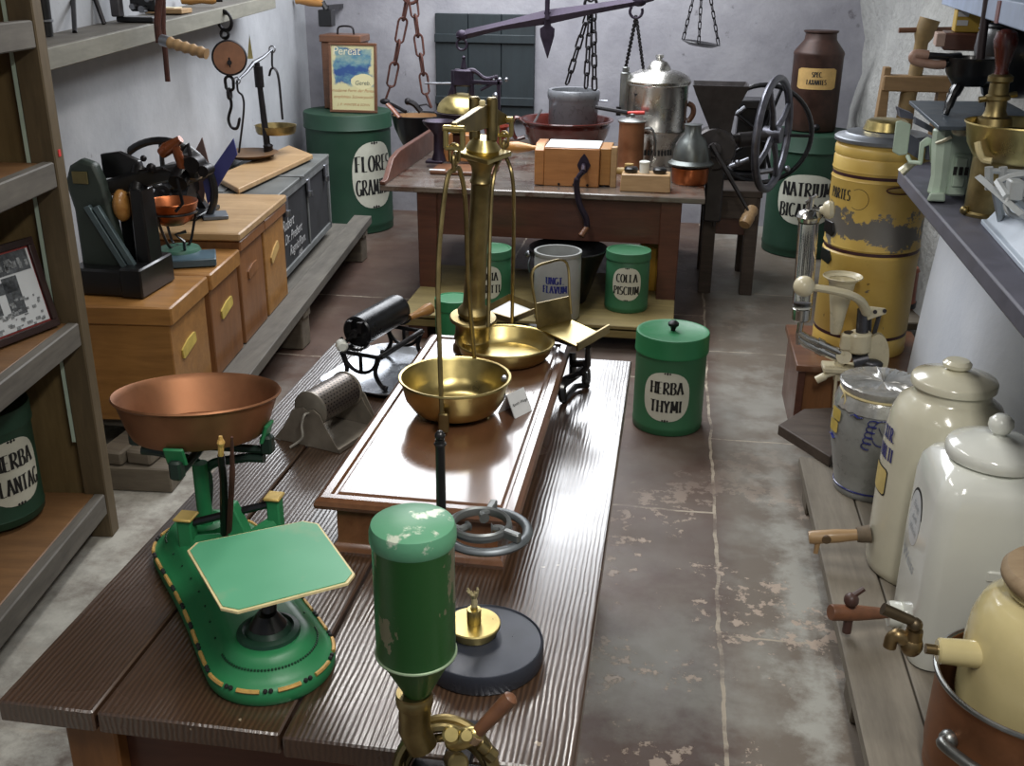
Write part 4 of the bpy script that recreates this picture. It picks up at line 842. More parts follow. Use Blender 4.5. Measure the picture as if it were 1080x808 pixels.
# ================================================================== green kitchen scale
S0 = Vector((-.58, 1.30, TT+.0005)); S1 = Vector((-.818, 1.602, TT)); ux = Vector((S1.x-S0.x, S1.y-S0.y, 0)); LN = ux.length; rz = math.atan2(ux.y, ux.x)-PI/2
t = thing('kitchen_scale', 'green cast iron kitchen scale with gold dashes, a square plate and a big copper pan', 'scale', S0, rz)
def lobes(R, z, waist=.0, n=28):
    out = []
    for i in range(n):
        a = -PI+PI*i/(n-1); out.append((R*math.cos(a)*1.0, R*math.sin(a), z))
    for k in range(1, 8):
        f = k/8; out.append((R-waist*math.sin(PI*f)**2*(1), LN*f, z))
    for i in range(n):
        a = PI*i/(n-1); out.append((R*math.cos(a), LN+R*math.sin(a), z))
    for k in range(1, 8):
        f = 1-k/8; out.append((-R+waist*math.sin(PI*f)**2, LN*f, z))
    return out
m = L(); m.loft([lobes(.098, 0, .005), lobes(.101, .006, .005), lobes(.1, .022, .006), lobes(.096, .027, .007), lobes(.09, .029, .008), lobes(.08, .037, .01), lobes(.072, .05, .012), lobes(.066, .06, .014), lobes(.058, .064, .014), lobes(.05, .0645, .013)]); m.build('base', GREEN_B, t, smooth=50)
dash, dots = L(), L()
out = lobes(.0985, .0262, .0065, 60); pts = [Vector(p) for p in out]; per = [0]
for i in range(len(pts)): per.append(per[-1]+(pts[(i+1) % len(pts)]-pts[i]).length)
def along(s):
    s %= per[-1]; i = max(k for k in range(len(pts)) if per[k] <= s); return pts[i].lerp(pts[(i+1) % len(pts)], (s-per[i])/max(1e-9, per[i+1]-per[i]))
nd = 22
for i in range(nd):
    s = per[-1]*i/nd; st = per[-1]/nd; dash.tube([along(s+st*(.16+.56*k/6)) for k in range(7)], .0036, 6)
    for f in (.86, .99): dots.ball(tuple(along(s+st*f)+V(0, 0, .001)), .0038, 8)
dash.build('gold_dashes', GOLDLINE, t); dots.build('black_dots', BLACK, t)
m = L(); ins = [Vector(p) for p in lobes(.0745, .0475, .0115, 46)]
for i in range(0, len(ins), 1): m.ball(tuple(ins[i]), .0022, 6)
m.build('bead_line', plain('dark_green_beads', C(20, 60, 40), .4), t)
m = L(); m.lathe([(.05, .063), (.048, .07), (.04, .074), (.036, .07), (.03, .078), (0, .08)], seg=28); m.build('socket_ring', plain('socket_dark_green', C(26, 62, 46), .4), t)
# platform plate (world corners brought down to the plate's own height)
Q = [pz(194, 575, .93), pz(237, 649, .93), pz(379, 612, .93), pz(332, 547, .93)]
c = sum(Q, Vector())/4; 
def cham(Q, k, z):
    out = []
    for i in range(4):
        p, a, b = Q[i], Q[i-1], Q[(i+1) % 4]; out += [tuple(p+(a-p)*k+V(0, 0, z)), tuple(p+(b-p)*k+V(0, 0, z))]
    return out
Qi = [q.lerp(c, .035) for q in Q]
m = WB(t); m.loft([cham(Q, .09, -.004), cham(Q, .09, 0), cham(Qi, .09, .0)]); pl2 = m.build('platform', CREAMLINE, t, smooth=0)
def plate_mat():
    a = N('worn_green_plate'); f = a.noise(9, 6, .6); g = a.noise(2.2, 3, .5, a.mapc(loc=(.35, 1.0, 0)))
    k = a.ramp(a.math('ADD', a.math('MULTIPLY', f, .6), a.math('MULTIPLY', g, .5)), [(.58, 0.), (.72, .8)])
    a.set(col=a.mix(k, a.ramp(a.noise(4, 3), [(.3, C(74, 150, 112)), (.7, C(94, 168, 130))]), C(140, 158, 124)), rough=.38); return a.m
m = WB(t); m.loft([cham(Qi, .09, .0003), cham(Qi, .09, .0016)]); m.build('platform_face', plate_mat(), pl2, smooth=0)
m = WB(t); m.cyl((S0.x, S0.y, TT+.076), (c.x, c.y, .925), .012, 12); m.cyl((S0.x, S0.y, TT+.078), (S0.x, S0.y, TT+.1), .03, 16, .016); m.build('platform_post', IRON_P, t)
# copper pan with its cradle
pc = Vector((S1.x+.005, S1.y+.01, 1.083)); R = .145
m = WB(t); hb = .07; zb = pc.z-hb
TL = TR(*pc) @ Matrix.Rotation(math.radians(-7.5), 4, (.988, .15, 0)) @ TR(*(-pc))
m.lathe([(0, 0), (R*.78, 0), (R*.8, .003), (R*.86, hb*.3), (R*.97, hb*.97), (R*1.0, hb), (R*1.015, hb+.003), (R*1.0, hb+.006), (R*.975, hb+.003), (R*.94, hb*.93), (R*.83, hb*.3), (R*.77, .008), (0, .006)], (pc.x, pc.y, zb), 56, TL); m.build('copper_pan', COPPER_D, t)
m = WB(t)
bx = Vector((ux.y, -ux.x, 0)).normalized(); by = ux.normalized()
DV = [Vector((math.cos(a), math.sin(a), 0)) for a in (4.8, 6.28, 1.64, 3.2)]
for i, dv in enumerate(DV):
    dv = dv.normalized(); e = pc+dv*R*.86; e.z = zb-.005
    m.box((e.x, e.y, zb-.016), (.022, .022, .036), ch=.004); m.tube([(pc.x, pc.y, zb-.03), (e.x, e.y, zb-.028)], .008, 8)
e1, e2 = pc+DV[1]*R*.8, pc+DV[3]*R*.8
for e in (e1, e2): m.tube(bez([(e.x, e.y, zb-.045), (e.x*.6+pc.x*.4, e.y*.6+pc.y*.4, zb-.05), (pc.x, pc.y, zb-.08), (S1.x, S1.y, TT+.065)], 6), .009, 8)
m.build('cradle', chipped('dark_green_iron', C(22, 40, 32), C(34, 100, 62), .55, 8, .4, edge=.2), t)
for dv in (DV[0], DV[1], DV[3]):
    dv = dv.normalized(); m = WB(t); e = pc+dv*R*.86; ang = math.atan2(dv.y, dv.x); m.box((0, 0, 0), (.007, .036, .04), TR(e.x, e.y, zb+.008) @ RZ(ang) @ RY(.35), ch=.003); m.build('pan_clip', GREEN_B, t)
m = WB(t); m.lathe([(.042, .062), (.042, .074), (.03, .078), (.024, .07), (0, .07)], (S1.x, S1.y, TT), 28); m.cyl((S1.x, S1.y, TT+.066), (S1.x, S1.y, zb-.06), .014, 12); m.build('pan_post', GREEN_B, t)
# cross beam, gold capped blocks and pointers
b1, b2 = py_(196, 545, 1.535), py_(289, 524, 1.565)
m = WB(t); m.tube([b1-V(0, 0, .015), b2-V(0, 0, .012)], .0075, 8); m.box(tuple(b1.lerp(b2, .45)-V(0, 0, .035)), (.016, .014, .09), ch=.002); m.build('beam', IRON_P, t)
for e, w in ((b1, .034), (b2, .03)):
    m = WB(t); m.box(tuple(e-V(0, 0, .032)), (w*.8, w*.8, .06), RZ(0), ch=.003); o = m.build('end_block', GREEN_B, t)
    m = WB(t); m.box(tuple(e+V(0, 0, .0005)), (w, w*1.1, .006), ch=.002); m.build('gold_cap', plain('gold_cap', C(196, 168, 96), .4, .4, .2, 30), o)
m = WB(t); c_ = (b1+b2)/2; m.tube(bez([b2-V(0, 0, .05), b2+V(-.03, -.02, -.068), b1.lerp(b2, .55)-V(0, .02, .085)], 6), .014, 8); m.tube([b1-V(0, 0, .055), b1.lerp(b2, .5)-V(0, 0, .07)], .016, 8); m.loft([[tuple(b1.lerp(b2, f)+V(0, d, z)) for f, z in ((.5, -.09), (.8, -.09), (.6, .01), (.52, .015))] for d in (-.025, .0)]); m.build('beam_bracket', GREEN_B, t, bevel=.003)
m = WB(t); m.tube([b1.lerp(b2, .42)-V(0, 0, .05), py_(236, 505, 1.48), py_(233, 480, 1.445)], [.009, .007, .006], 8); o = m.build('pointer', IRON, t)
m = WB(t); m.tube([py_(233, 480, 1.445), py_(233, 466, 1.44), py_(232.5, 460, 1.44)], [.005, .005, .003], 8); m.ball(tuple(py_(233, 467, 1.44)), .007, 8); m.build('gold_tip', GOLDLINE, o)
m = WB(t); m.tube([b1.lerp(b2, .5)-V(0, .015, .05), py_(245, 500, 1.46), py_(244.5, 461, 1.44)], [.005, .005, .002], 8); m.build('pointer', RUST, t)
# ================================================================== hand mill clamped at the front edge
Y = 1.075; t = thing('hopper_mill', 'hand mill with chipped green cylinder hopper clamped at the front edge of the work table', 'mill', py_(455, 815, Y))
tp, bt, cn, tb = py_(440, 558, Y), py_(439, 686, Y), py_(437, 732, Y), py_(438, 748, Y)
s_ = ppm((tp+bt)/2); R = 43/s_
m = WB(t); hz = tp.z-bt.z
m.lathe([(R*.3, cn.z-bt.z), (R*.97, 0), (R, .004), (R*1.0, hz-.02), (R*1.03, hz-.017), (R*1.03, hz-.002), (R*.98, hz+.003), (0, hz+.003)], (bt.x, Y, bt.z), 48); hp_ = m.build('hopper', GREEN_P, t)
m = WB(t); m.lathe([(R*1.035, hz-.016), (R*1.055, hz-.012), (R*1.05, hz+.0), (R*1.0, hz+.008), (R*.8, hz+.0125), (0, hz+.017)], (bt.x, Y, bt.z), 48); m.build('lid', chipped('lid_green_paint', C(84, 140, 108), C(200, 208, 190), .6, 9, .3, edge=.03), hp_)
m = WB(t); m.torus((bt.x, Y, bt.z), R*1.0, .002, 40); m.build('seam', plain('seam_pale_green', C(140, 160, 130), .4, .3), hp_)
rc = py_(470, 816, Y); rr = 55/s_
m = WB(t); a = cn; m.tube([cn+V(0, 0, .004), tb, py_(437, 768, Y), py_(446, 788, Y)], [.0235, .0215, .0215, .02], 20); m.lathe([(.0235, 0), (.0245, .004), (.0245, .014), (.022, .018)], (cn.x, Y, cn.z-.016), 24); m.build('feed_tube', BRASS_D, t)
m = WB(t); MM = TR(*rc) @ RX(PI/2-.42); m.torus((0, 0, 0), rr, .009, 44, MM, 10, flat=2.2); m.torus((0, 0, .016), rr*.93, .006, 44, MM, 8); m.torus((0, 0, -.016), rr*.93, .006, 44, MM, 8); m.build('body_ring', BRASS_D, t)
m = WB(t); m.box((rc.x+.01, Y, rc.z-.0), (rr*1.75, .03, .02), ch=.003); m.box((rc.x+.005, Y, rc.z-.075), (.03, .03, .16), ch=.004); m.box((rc.x+.005, Y+.07, rc.z-.1), (.035, .17, .02), ch=.004); m.cyl((rc.x+.005, Y+.12, rc.z-.1), (rc.x+.005, Y+.12, TT-.0385), .009, 10); m.box((rc.x+.005, Y+.075, TT+.009), (.04, .12, .0165), ch=.003); m.build('clamp', IRON, t)
q1 = MM @ Vector((rr*.62, -rr*.0, -.0)); 
m = WB(t); c3 = py_(489, 779, Y-.02); m.ball(tuple(c3), .024, 16, (1.2, .5, .6), RY(-.55)); m.cyl(py_(476, 775, Y-.03), py_(476, 775, Y-.012), .012, 16, None, .003); m.cyl(py_(492, 776, Y-.04), py_(492, 776, Y-.02), .009, 12, None, .002); m.build('gate_cover', BRASS, t)
m = WB(t); a, b = py_(497, 779, Y-.02), py_(537, 738, Y-.01); m.cyl(a, a.lerp(b, .14), .012, 14); m.build('handle_collar', plain('pinkish_ferrule', C(176, 150, 120), .35, .6), t)
m = WB(t); m.lathe([(0, 0), (.008, 0), (.0085, .01), (.0108, (b-a).length*.8), (.0098, (b-a).length*.95), (.005, (b-a).length), (0, (b-a).length)], seg=18, M=TR(*a.lerp(b, .1)) @ look(b-a)); m.build('handle', WOOD_STOOL, t)
m = WB(t); a, b = py_(505, 785, Y-.0), py_(521, 799, Y-.0); m.cyl(a, b, .008, 10, None, .001); m.cyl(a.lerp(b, .5), b, .0105, 8, None, .001); m.cyl(py_(478, 800, Y), py_(484, 806, Y-.03), .014, 14, None, .003); m.build('set_screw', BRASS_D, t)
# ================================================================== retort stand with burner
P = pz(508, 693, TT); P.z = TT+.0005; t = thing('retort_stand', 'round black iron stand with upright rod and clawed ring behind the green hopper', 'stand', P)
R = .1
m = L(); m.lathe([(0, 0), (R*.98, 0), (R, .004), (R, .03), (R*.985, .034), (R*.97, .0345), (R*.95, .032), (0, .032)], seg=56); m.build('base_disc', plain('slaty_black_paint', C(56, 60, 70), .32, .3, .25, 12, .04), t)
rx, ry = -.073, .045
zt = py_(453, 455, P.y+ry).z-P.z; m = L(); m.cyl((rx, ry, .03), (rx, ry, zt-.012), .0085, 14, .0075); m.ball((rx, ry, zt-.006), .0085, 12); m.torus((rx, ry, zt-.02), .0075, .0025, 14); m.build('rod', IRON_P, t)
rp = py_(513, 560, P.y+.055)-P
m = L(); m.torus(tuple(rp), .066, .0085, 44, RX(0), 10, flat=.8); m.tube([(rx, ry, rp.z), tuple(rp+V(-.062, -.0, 0))], .008, 8); m.box((rx, ry, rp.z), (.028, .028, .03), ch=.004); m.cyl((rx-.01, ry-.01, rp.z), (rx-.035, ry-.03, rp.z+.012), .005, 8); m.ball((rx-.037, ry-.032, rp.z+.013), .008, 8); ring = m.build('ring', plain('zinc_grey_iron', C(110, 116, 120), .42, .7, .3, 14, .06), t)
m = L(); ri = rp+V(-.008, -.006, .014); m.torus(tuple(ri), .045, .005, 36, None, 8, flat=1.7)
for k, a in enumerate((1.45, -.45, 3.5)):
    d = Vector((math.cos(a), math.sin(a), 0)); m.tube(bez([ri+d*.045, ri+d*.033+V(-d.y, d.x, 0)*.008, ri+d*.02], 5), [.006]*9+[.005, .009], 8); m.box((0, 0, 0), (.03, .012, .015), TR(*(ri+d*.06)) @ RZ(a), ch=.002)
m.build('inner_claw_ring', plain('zinc_iron', C(124, 128, 128), .4, .7, .3, 14, .06), ring)
b = pz(500, 660, TT+.046); t = thing('spirit_burner', 'small brass spirit burner with a frayed wick on the black disc', 'burner', (b.x, b.y, TT+.033))
m = L(); m.lathe([(0, 0), (.036, 0), (.037, .003), (.037, .0135), (.043, .0145), (.0435, .018), (.042, .02), (.0, .02)], seg=44); m.build('reservoir', BRASS, t)
m = L(); m.lathe([(.0115, .0195), (.0118, .043), (.011, .045), (.006, .0455), (.006, .05), (0, .05)], seg=24); m.build('neck', BRASS, t)
m = L(); rnd = random.Random(2)
m.tube([(0, 0, .045), (.001, 0, .06), (-.001, 0, .068)], [.0048, .0052, .0045], 8)
for k in range(9): a = k*.7; m.tube([(0, 0, .062), (.005*math.cos(a), .005*math.sin(a), .07), (.009*math.cos(a)-.002, .008*math.sin(a), .073+rnd.uniform(0, .01))], .0018, 5)
m.build('wick', plain('cotton_wick', C(178, 166, 128), .9, 0, .2, 60), t)
# ================================================================== floor tin
P = pz(703, 446, .001); tin('herb_tin', 'green lidded tin lettered HERBA THYMI standing on the stone floor beside the work table', P, .145, .415, ['HERBA', 'THYMI'], face_cam(P)-.06, GREEN, lid=.2, lidmat=GREEN_B, lh=.46, lz=.42, lw_=1.33)
# ================================================================== on the tray table
def ringp(m, c, R, h, rb, th, foot=0, seg=44, lip=.006):
    """open vessel wall: base radius rb, rim radius R, height h, thickness th"""
    m.lathe([(0, 0), (rb, 0), (rb+.004, .004), (rb+(R-rb)*.55, h*.5), (R-.002, h-.008), (R+lip, h-.004), (R+lip, h+.002), (R-th, h+.002), (rb+(R-rb)*.55-th, h*.5), (rb-th, .01+th), (0, .008+th)], tuple(c), seg)
# dome grinder
P = pz(492, 166, BT+.0005); t = thing('dome_mill', 'cast iron hand mill with brass dome hopper and crank behind the brass column', 'mill', P)
Y = P.y
def g(x, y, dy=0): return py_(x, y, Y+dy)-P
m = L(); m.box((0, 0, .012), (.2, .2, .024), ch=.004); m.box((0, 0, .085), (.15, .15, .122), ch=.006); m.build('drawer_box', WOOD_MAH, t)
zb = g(487, 140).z; c = g(487, 120); R = 27/ppm(P)
m = L(); m.lathe([(0, .146), (.06, .147), (.05, zb-.01), (R*.75, zb+.02), (R*1.0, c.z-.0), (R*1.05, c.z+.012), (R, c.z+.014), (0, c.z+.01)], (c.x, 0, 0), 36); m.build('iron_bowl', IRON_V, t)
d0 = g(487, 117); d1 = g(487, 98); m = L(); hh = d1.z-d0.z; m.lathe([(R*.95*math.cos(a), hh*math.sin(a)) if a < 1.55 else (0, hh) for a in [PI/2*k/10 for k in range(11)]], (d0.x, 0, d0.z), 36); m.build('brass_dome', BRASS, t)
m = L()
for x in (479, 498): m.cyl(g(x, 118), g(x-1, 74), .02, 10, .014)
m.tube(bez([g(470, 116), g(476, 96), g(484, 78), g(489, 72)], 5), .014, 8); m.box(tuple(g(488, 82)), (.11, .06, .1), ch=.01); m.tube([g(489, 72), g(489, 62)], [.02, .009], 8); m.ball(tuple(g(489, 61)), .012, 10)
m.box(tuple(g(512, 87)), (.2, .03, .025), ch=.004); m.tube(bez([g(488, 76), g(500, 75), g(512, 83), g(525, 81)], 5), [.016]*6+[.012]*10, 8); m.box(tuple(g(526, 105)), (.02, .03, .24), ch=.003); m.tube([g(507, 95), g(520, 88)], .01, 6); m.build('crank_frame', IRON_V, t)
m = L()
for x in (521, 527, 534): m.ball(tuple(g(x, 84)), .013, 10)
m.ball(tuple(g(523, 101)), .022, 10); m.cyl(g(448, 88), g(479, 88), .006, 8); m.build('steel_spindle', STEEL, t)
# board mill with wooden boxes
P = pz(462, 183, BT+.0005); q1 = pz(517, 183, BT); t = thing('board_mill', 'coffee mill with dark funnel bowl and wooden boxes on a flat wooden board', 'mill', P)
m = L(); m.box((.14, .08, .012), (.36, .24, .022), ch=.005); m.build('base_board', WOOD_STOOL, t)
s_ = ppm(P); 
for x, w in ((467, 15), (491, 12)):
    b = pz(x, 171, BT+.023)-P; m = L(); m.box((b.x, b.y+.05, .023+.08), (w/s_, .11, .155), ch=.004); o = m.build('wooden_box', WOOD_ORG, t)
    if w == 15: m = L(); m.box((b.x, b.y+.05, .1825), (w/s_*.8, .09, .002)); m.build('blue_paper', plain('pale_blue_paper', C(160, 178, 200), .6), o)
Y = P.y+.1; m = L(); b = pz(457, 173, BT+.023)-P; m.box((b.x, b.y+.06, .03), (.1, .1, .016), ch=.003); 
c = py_(462, 130, P.y+.12)-P; m.lathe([(.045, .03), (.03, .08), (.028, c.z-.08), (.04, c.z-.06), (.085, c.z-.02), (.092, c.z+.0), (.086, c.z), (.035, c.z-.05), (0, c.z-.055)], (b.x+.02, b.y+.06, 0), 32); m.build('funnel_bowl', IRON_V, t)
m = L(); m.box((-.0, -.02, .0245), (.09, .03, .002)); m.build('white_card', WHITEP, t)
# red pot
P = pz(523, 152, BT+.0005); t = MB(); ringp(t, (0, 0, 0), .085, .12, .06, .006); o = t.build('red_bowl', plain('red_glaze', C(134, 52, 36), .2, 0, .2, 9, 0, .5)); tag(o, 'small red glazed bowl half hidden behind the brass balance column', 'bowl'); o.location = P
# brown basin with pot
P = pz(597, 156, BT+.0005); t = thing('brown_basin', 'wide brown glazed earthenware basin with a loop handle', 'basin', P)
s_ = ppm(P+V(0, 0, .15)); R = 49.5/s_; rim = py_(597, 125, P.y).z-P.z
m = L(); m.lathe([(0, 0), (R*.72, 0), (R*.74, .01), (R*.88, rim*.5), (R*.93, rim*.78), (R*.9, rim*.84), (R*.97, rim*.93), (R*1.0, rim*.97), (R*.99, rim), (R*.93, rim*.99), (R*.86, rim*.8), (R*.8, rim*.4), (R*.66, .014), (0, .012)], seg=52); m.build('basin', BROWNGL, t)
m = L(); m.tube(bez([(-R*.9, -.02, rim*.85), (-R*1.08, -.03, rim*1.0), (-R*1.16, -.04, rim*.7), (-R*1.08, -.03, rim*.3), (-R*.88, -.02, rim*.35)], 6), .02, 10, flat=.7); m.build('handle', BROWNGL, t)
m = L(); m.loft([[(R*.75, -.1, rim*.9), (R*.95, -.1, rim*1.05), (R*.95, -.08, rim*1.05), (R*.75, -.08, rim*.9)], [(R*.7, .02, rim*.9), (R*.92, .02, rim*1.05), (R*.92, .04, rim*1.05), (R*.7, .04, rim*.9)]]); 
Rp = 26/s_; Pp = V(P.x+.035, P.y+.05, P.z+.014); t = thing('enamel_pot', 'grey enamel pot with thick rim standing inside the brown basin', 'pot', Pp)
hp = py_(604, 94, Pp.y).z-Pp.z; m = L(); m.lathe([(0, 0), (Rp*.95, 0), (Rp, .01), (Rp, hp-.07), (Rp*1.03, hp-.06), (Rp*1.06, hp-.04), (Rp*1.06, hp-.012), (Rp*1.0, hp), (Rp*.9, hp-.004), (Rp*.88, hp-.06), (Rp*.88, .02), (0, .015)], seg=44); m.build('body', ENAMEL, t)
m = L(); a = py_(631, 106, Pp.y)-Pp; m.tube([a, a+V(.06, 0, 0)], .012, 8, flat=.6); m.build('handle_stub', STEEL, t)
o = MB(); o.box((0, 0, .115), (.012, .05, .2), RY(.5) @ RX(-.15)); o = o.build('steel_paddle', STEEL); tag(o, 'flat steel paddle leaning in the brown basin at the left of the enamel pot', 'paddle'); o.location = (P.x-.26, P.y-.08, P.z+.06)
# copper tankard
P = pz(664, 181, BT+.0005); s_ = ppm(P+V(0, 0, .1)); t = thing('copper_tankard', 'tall copper tankard with hinged tin lid and curved handle', 'tankard', P)
hh = py_(664, 128, P.y).z-P.z; R = 13.5/s_
m = L(); m.lathe([(0, 0), (R*1.08, 0), (R*1.1, .012), (R*1.02, .03), (R*1.0, hh*.5), (R*.98, hh-.01), (R*1.05, hh-.006), (R*1.05, hh), (0, hh)], seg=36); m.build('body', COPPER_D, t)
m = L(); m.lathe([(R*1.08, hh), (R*1.1, hh+.006), (R*.8, hh+.016), (R*.3, hh+.022), (.01, hh+.026), (.014, hh+.04), (0, hh+.046)], seg=32); m.build('lid', TIN, t)
m = L(); m.tube(bez([(R*.9, 0, hh*.88), (R*1.6, 0, hh*.84), (R*1.85, 0, hh*.5), (R*1.5, 0, hh*.2), (R*.95, 0, hh*.12)], 6), .011, 8, flat=.7); m.build('handle', TIN, t)
# wooden box machine
P = pz(602, 197, BT+.0005); s_ = ppm(P); t = thing('pill_machine', 'pale wooden box machine with turned handle and iron crank on the tray table', 'machine', P)
w = 58/s_; hb = 40/s_
m = L(); m.box((0, .13, hb/2), (w, .26, hb), ch=.004); m.build('box', WOOD_ORG, t)
m = L(); m.box((0, .13, hb+.003), (w*.98, .25, .005), ch=.002); m.build('white_top', WHITEP, t)
m = L(); pp = [(-.0, .0), (.26, 0), (.26, hb*.9), (.2, hb*1.05), (.06, hb*1.05), (0, hb*.9)]
m.prism(pp, .05, TR(-w/2-.051, 0, .004) @ Matrix(((0, 0, 1, 0), (1, 0, 0, 0), (0, 1, 0, 0), (0, 0, 0, 1)))); m.build('cheek', WOOD_ORG, t, bevel=.003)
m = L(); m.box((w/2+.03, .14, hb*.52), (.056, .22, hb*.96), ch=.003); m.build('side_board', WOOD_BX, t)
m = L(); m.box((w/2+.075, .05, hb*.52), (.032, .05, hb*1.05), ch=.003); m.build('cleat', WOOD_LID, t)
m = L(); hz = hb*1.0; a = V(-w/2-.05, .06, py_(560, 156, P.y+.06).z-P.z); m.lathe([(0, 0), (.014, 0), (.014, .02), (.02, .04), (.032, .1), (.03, .14), (.018, .165), (0, .17)], seg=22, M=TR(*a) @ RY(-PI/2)); m.build('turned_handle', WOOD_H, t)
m = L(); a = V(w/2+.09, .05, hb*.42); m.lathe([(0, 0), (.018, 0), (.02, .03), (.016, .055), (0, .055)], seg=18, M=TR(*a) @ RY(PI/2)); m.cyl(a+V(.065, 0, -.035), a+V(.065, 0, .04), .022, 14, .024); m.build('wooden_spigot', plain('spigot_wood', C(170, 140, 84), .45, 0, .2), t)
m = L(); cx = (615-602)/s_; cz = py_(616, 174, P.y).z-P.z; m.prism([(cx-.035, cz), (cx-.02, cz+.035), (cx, cz+.06), (cx+.02, cz+.035), (cx+.036, cz), (cx+.02, cz-.035), (cx, cz-.05), (cx-.02, cz-.035)], .01, RX(PI/2)); m.cyl((cx, 0, cz), (cx, -.04, cz), .012)
Yc = 5.34; k = lambda x, y: py_(x, y, Yc)-P
m.cyl((cx, -.03, cz), k(615, 181), .012)
m.tube(bez([k(615, 181), k(610, 187), k(608, 195), k(611, 215), k(618, 230), k(619, 240)], 6), [.013]*8+[.016]*23, 8); crk = m.build('crank', IRON_V, t)
m = L(); a, b = k(619.5, 239), k(613, 248)+V(0, -.03, 0); m.cyl(a, b, .014, 14, .017, .004); m.build('crank_knob', WOOD_STOOL, crk)
m = L()
for x in (-.22, .05, .3): m.cyl((w*x, -.003, .012), (w*x, .001, .012), .007, 10)
m.build('screw_heads', IRON, t)
# tin urn
P = pz(689, 173, BT+.0005); s_ = ppm(P+V(0, 0, .3)); t = thing('tin_urn', 'tall bright tin urn with domed lid and side tube beside the grain mill', 'urn', P)
R = 32/s_; z = lambda y: py_(689, y, P.y).z-P.z
m = L(); m.lathe([(0, 0), (R*.72, 0), (R*.72, z(150)), (R*.98, z(138)), (R*1.03, z(136)), (R*1.03, z(134)), (R*.99, z(132)), (R*1.0, z(90)), (R*1.05, z(88)), (R*1.03, z(85.5)), (0, z(85.5))], seg=48); m.build('body', ALU, t)
m = L(); m.lathe([(R*1.07, z(87)), (R*1.08, z(84.5)), (R*.95, z(79)), (R*.62, z(74)), (R*.4, z(73)), (R*.36, z(70)), (R*.26, z(65)), (R*.1, z(63)), (R*.09, z(61.5)), (R*.14, z(60)), (R*.12, z(57.5)), (0, z(57))], seg=44); m.build('lid', ALU, t)
m = L()
for kx in range(12):
    a = -PI/2+(kx-5.5)*.16; m.box((R*.72*math.cos(a), R*.72*math.sin(a), z(158)), (.012, .012, .03), None)
m.build('vent_holes', BLACK, t)
m = L(); m.cyl((-R*1.05, -.05, z(121)), (-R*1.05, -.05, z(76)), .03, 18, None, .004); m.cyl((-R*1.05, -.05, z(76)), (-R*1.05, -.05, z(70.5)), .02, 14, None, .003); m.build('side_tube', TIN, t)
m = L(); a = py_(645, 116, P.y-.12)-P; b = py_(662, 119, P.y-.2)-P; c = py_(680, 119, P.y-.22)-P; m.tube([py_(628, 113, P.y-.1)-P, a, b], .012, 8); m.cyl(a+V(.04, 0, -.03), a+V(.04, 0, .02), .014); m.build('tap_lever', IRON, t)
m = L(); m.tube([b, b.lerp(c, .5), c], [.008, .012, .011], 10); m.build('red_lever_grip', plain('red_grip', C(196, 54, 44), .35, 0, .1), t)
m = L(); m.tube(bez([(R*1.0, 0, z(108)), (R*1.16, 0, z(111)), (R*1.2, 0, z(118)), (R*1.1, 0, z(125)), (R*1.0, 0, z(126))], 5), .016, 8); m.build('side_handle', WOOD_STOOL, t)
m = L(); f0 = cylmap(R, -PI/2-.75, z(94), .002); m.add([tuple(f0(x, y)) for x, y in ((-.06, .03), (.06, .03), (0, -.03))], [[0, 1, 2]]); m.build('badge', IRON, t)
# still head on copper pot
P = pz(727, 193, BT+.0005); s_ = ppm(P+V(0, 0, .1)); t = thing('small_still', 'small copper pot covered by a grey tin dome beside the tin urn', 'still', P)
R = 19.5/s_; z = lambda y: py_(727, y, P.y).z-P.z
m = L(); m.lathe([(0, 0), (R*.9, 0), (R*.98, .012), (R, z(176)), (0, z(175))], seg=36); m.build('pot_body', COPPER, t)
m = L(); m.lathe([(R*1.22, z(173)), (R*1.24, z(171.5)), (R*1.0, z(168)), (R*.93, z(158)), (R*.72, z(147)), (R*.45, z(141)), (R*.42, z(132)), (R*.5, z(131)), (0, z(130))], seg=40); m.build('dome_head', plain('dull_zinc', C(106, 110, 108), .36, .85, .2, 10, .06), t)
# weights block
P = pz(680, 203, BT+.0005); s_ = ppm(P); t = thing('weight_block', 'small wooden block with two black knobs and a white jar set in it', 'block', P)
w = 53/s_; m = L(); m.box((0, .07, .045), (w, .14, .09), tx=.96, ty=.9, ch=.004); m.build('block', WOOD_LID, t)
for x in (-.08, .07):
    m = L(); m.lathe([(0, .0), (.03, 0), (.037, .012), (.037, .022), (.03, .03), (0, .03)], (x, .07, .089), 24); m.build('black_knob', IRON_P, t)
m = L(); m.lathe([(0, .0), (.026, 0), (.027, .05), (.029, .052), (.029, .06), (.02, .064), (0, .064)], (-.01, .07, .089), 24); m.build('white_jar', PORC, t)
# wooden stand and grain mill
t = thing('mill_stand', 'dark wooden stand with straight legs at the right end of the tray table', 'stand', (.42, 6.35, 0))
m = WB(t); m.box((.345, 6.36, .6), (.33, .62, .04), ch=.004); m.box((.345, 6.06, .52), (.27, .02, .12)); m.box((.345, 6.36, .52), (.29, .5, .12)); m.build('top', WOOD_DK, t)
for x, y in ((.225, 6.1), (.465, 6.1), (.225, 6.62), (.465, 6.62)):
    m = WB(t); m.box((x, y, .29), (.075, .075, .58), ch=.004); m.build('leg', WOOD_DK, t)
m = WB(t); m.box((.345, 6.36, .4), (.23, .5, .1)); m.build('drawer', WOOD_MAH, t)
Y = 5.98; P = V(.2, Y, .621); t = thing('grain_mill', 'dark iron grain mill with square hopper, long crank and big handwheel', 'mill', P)
GM = plain('dark_mill_iron', C(64, 60, 60), .4, .5, .3, 16, .08, .2)
k = lambda x, y, dy=0: py_(x, y, Y+dy)-P
q = [k(735, 86, -.1), k(772, 89, -.13), k(787, 87, .12), k(745, 84, .12)]; s_ = ppm(P)
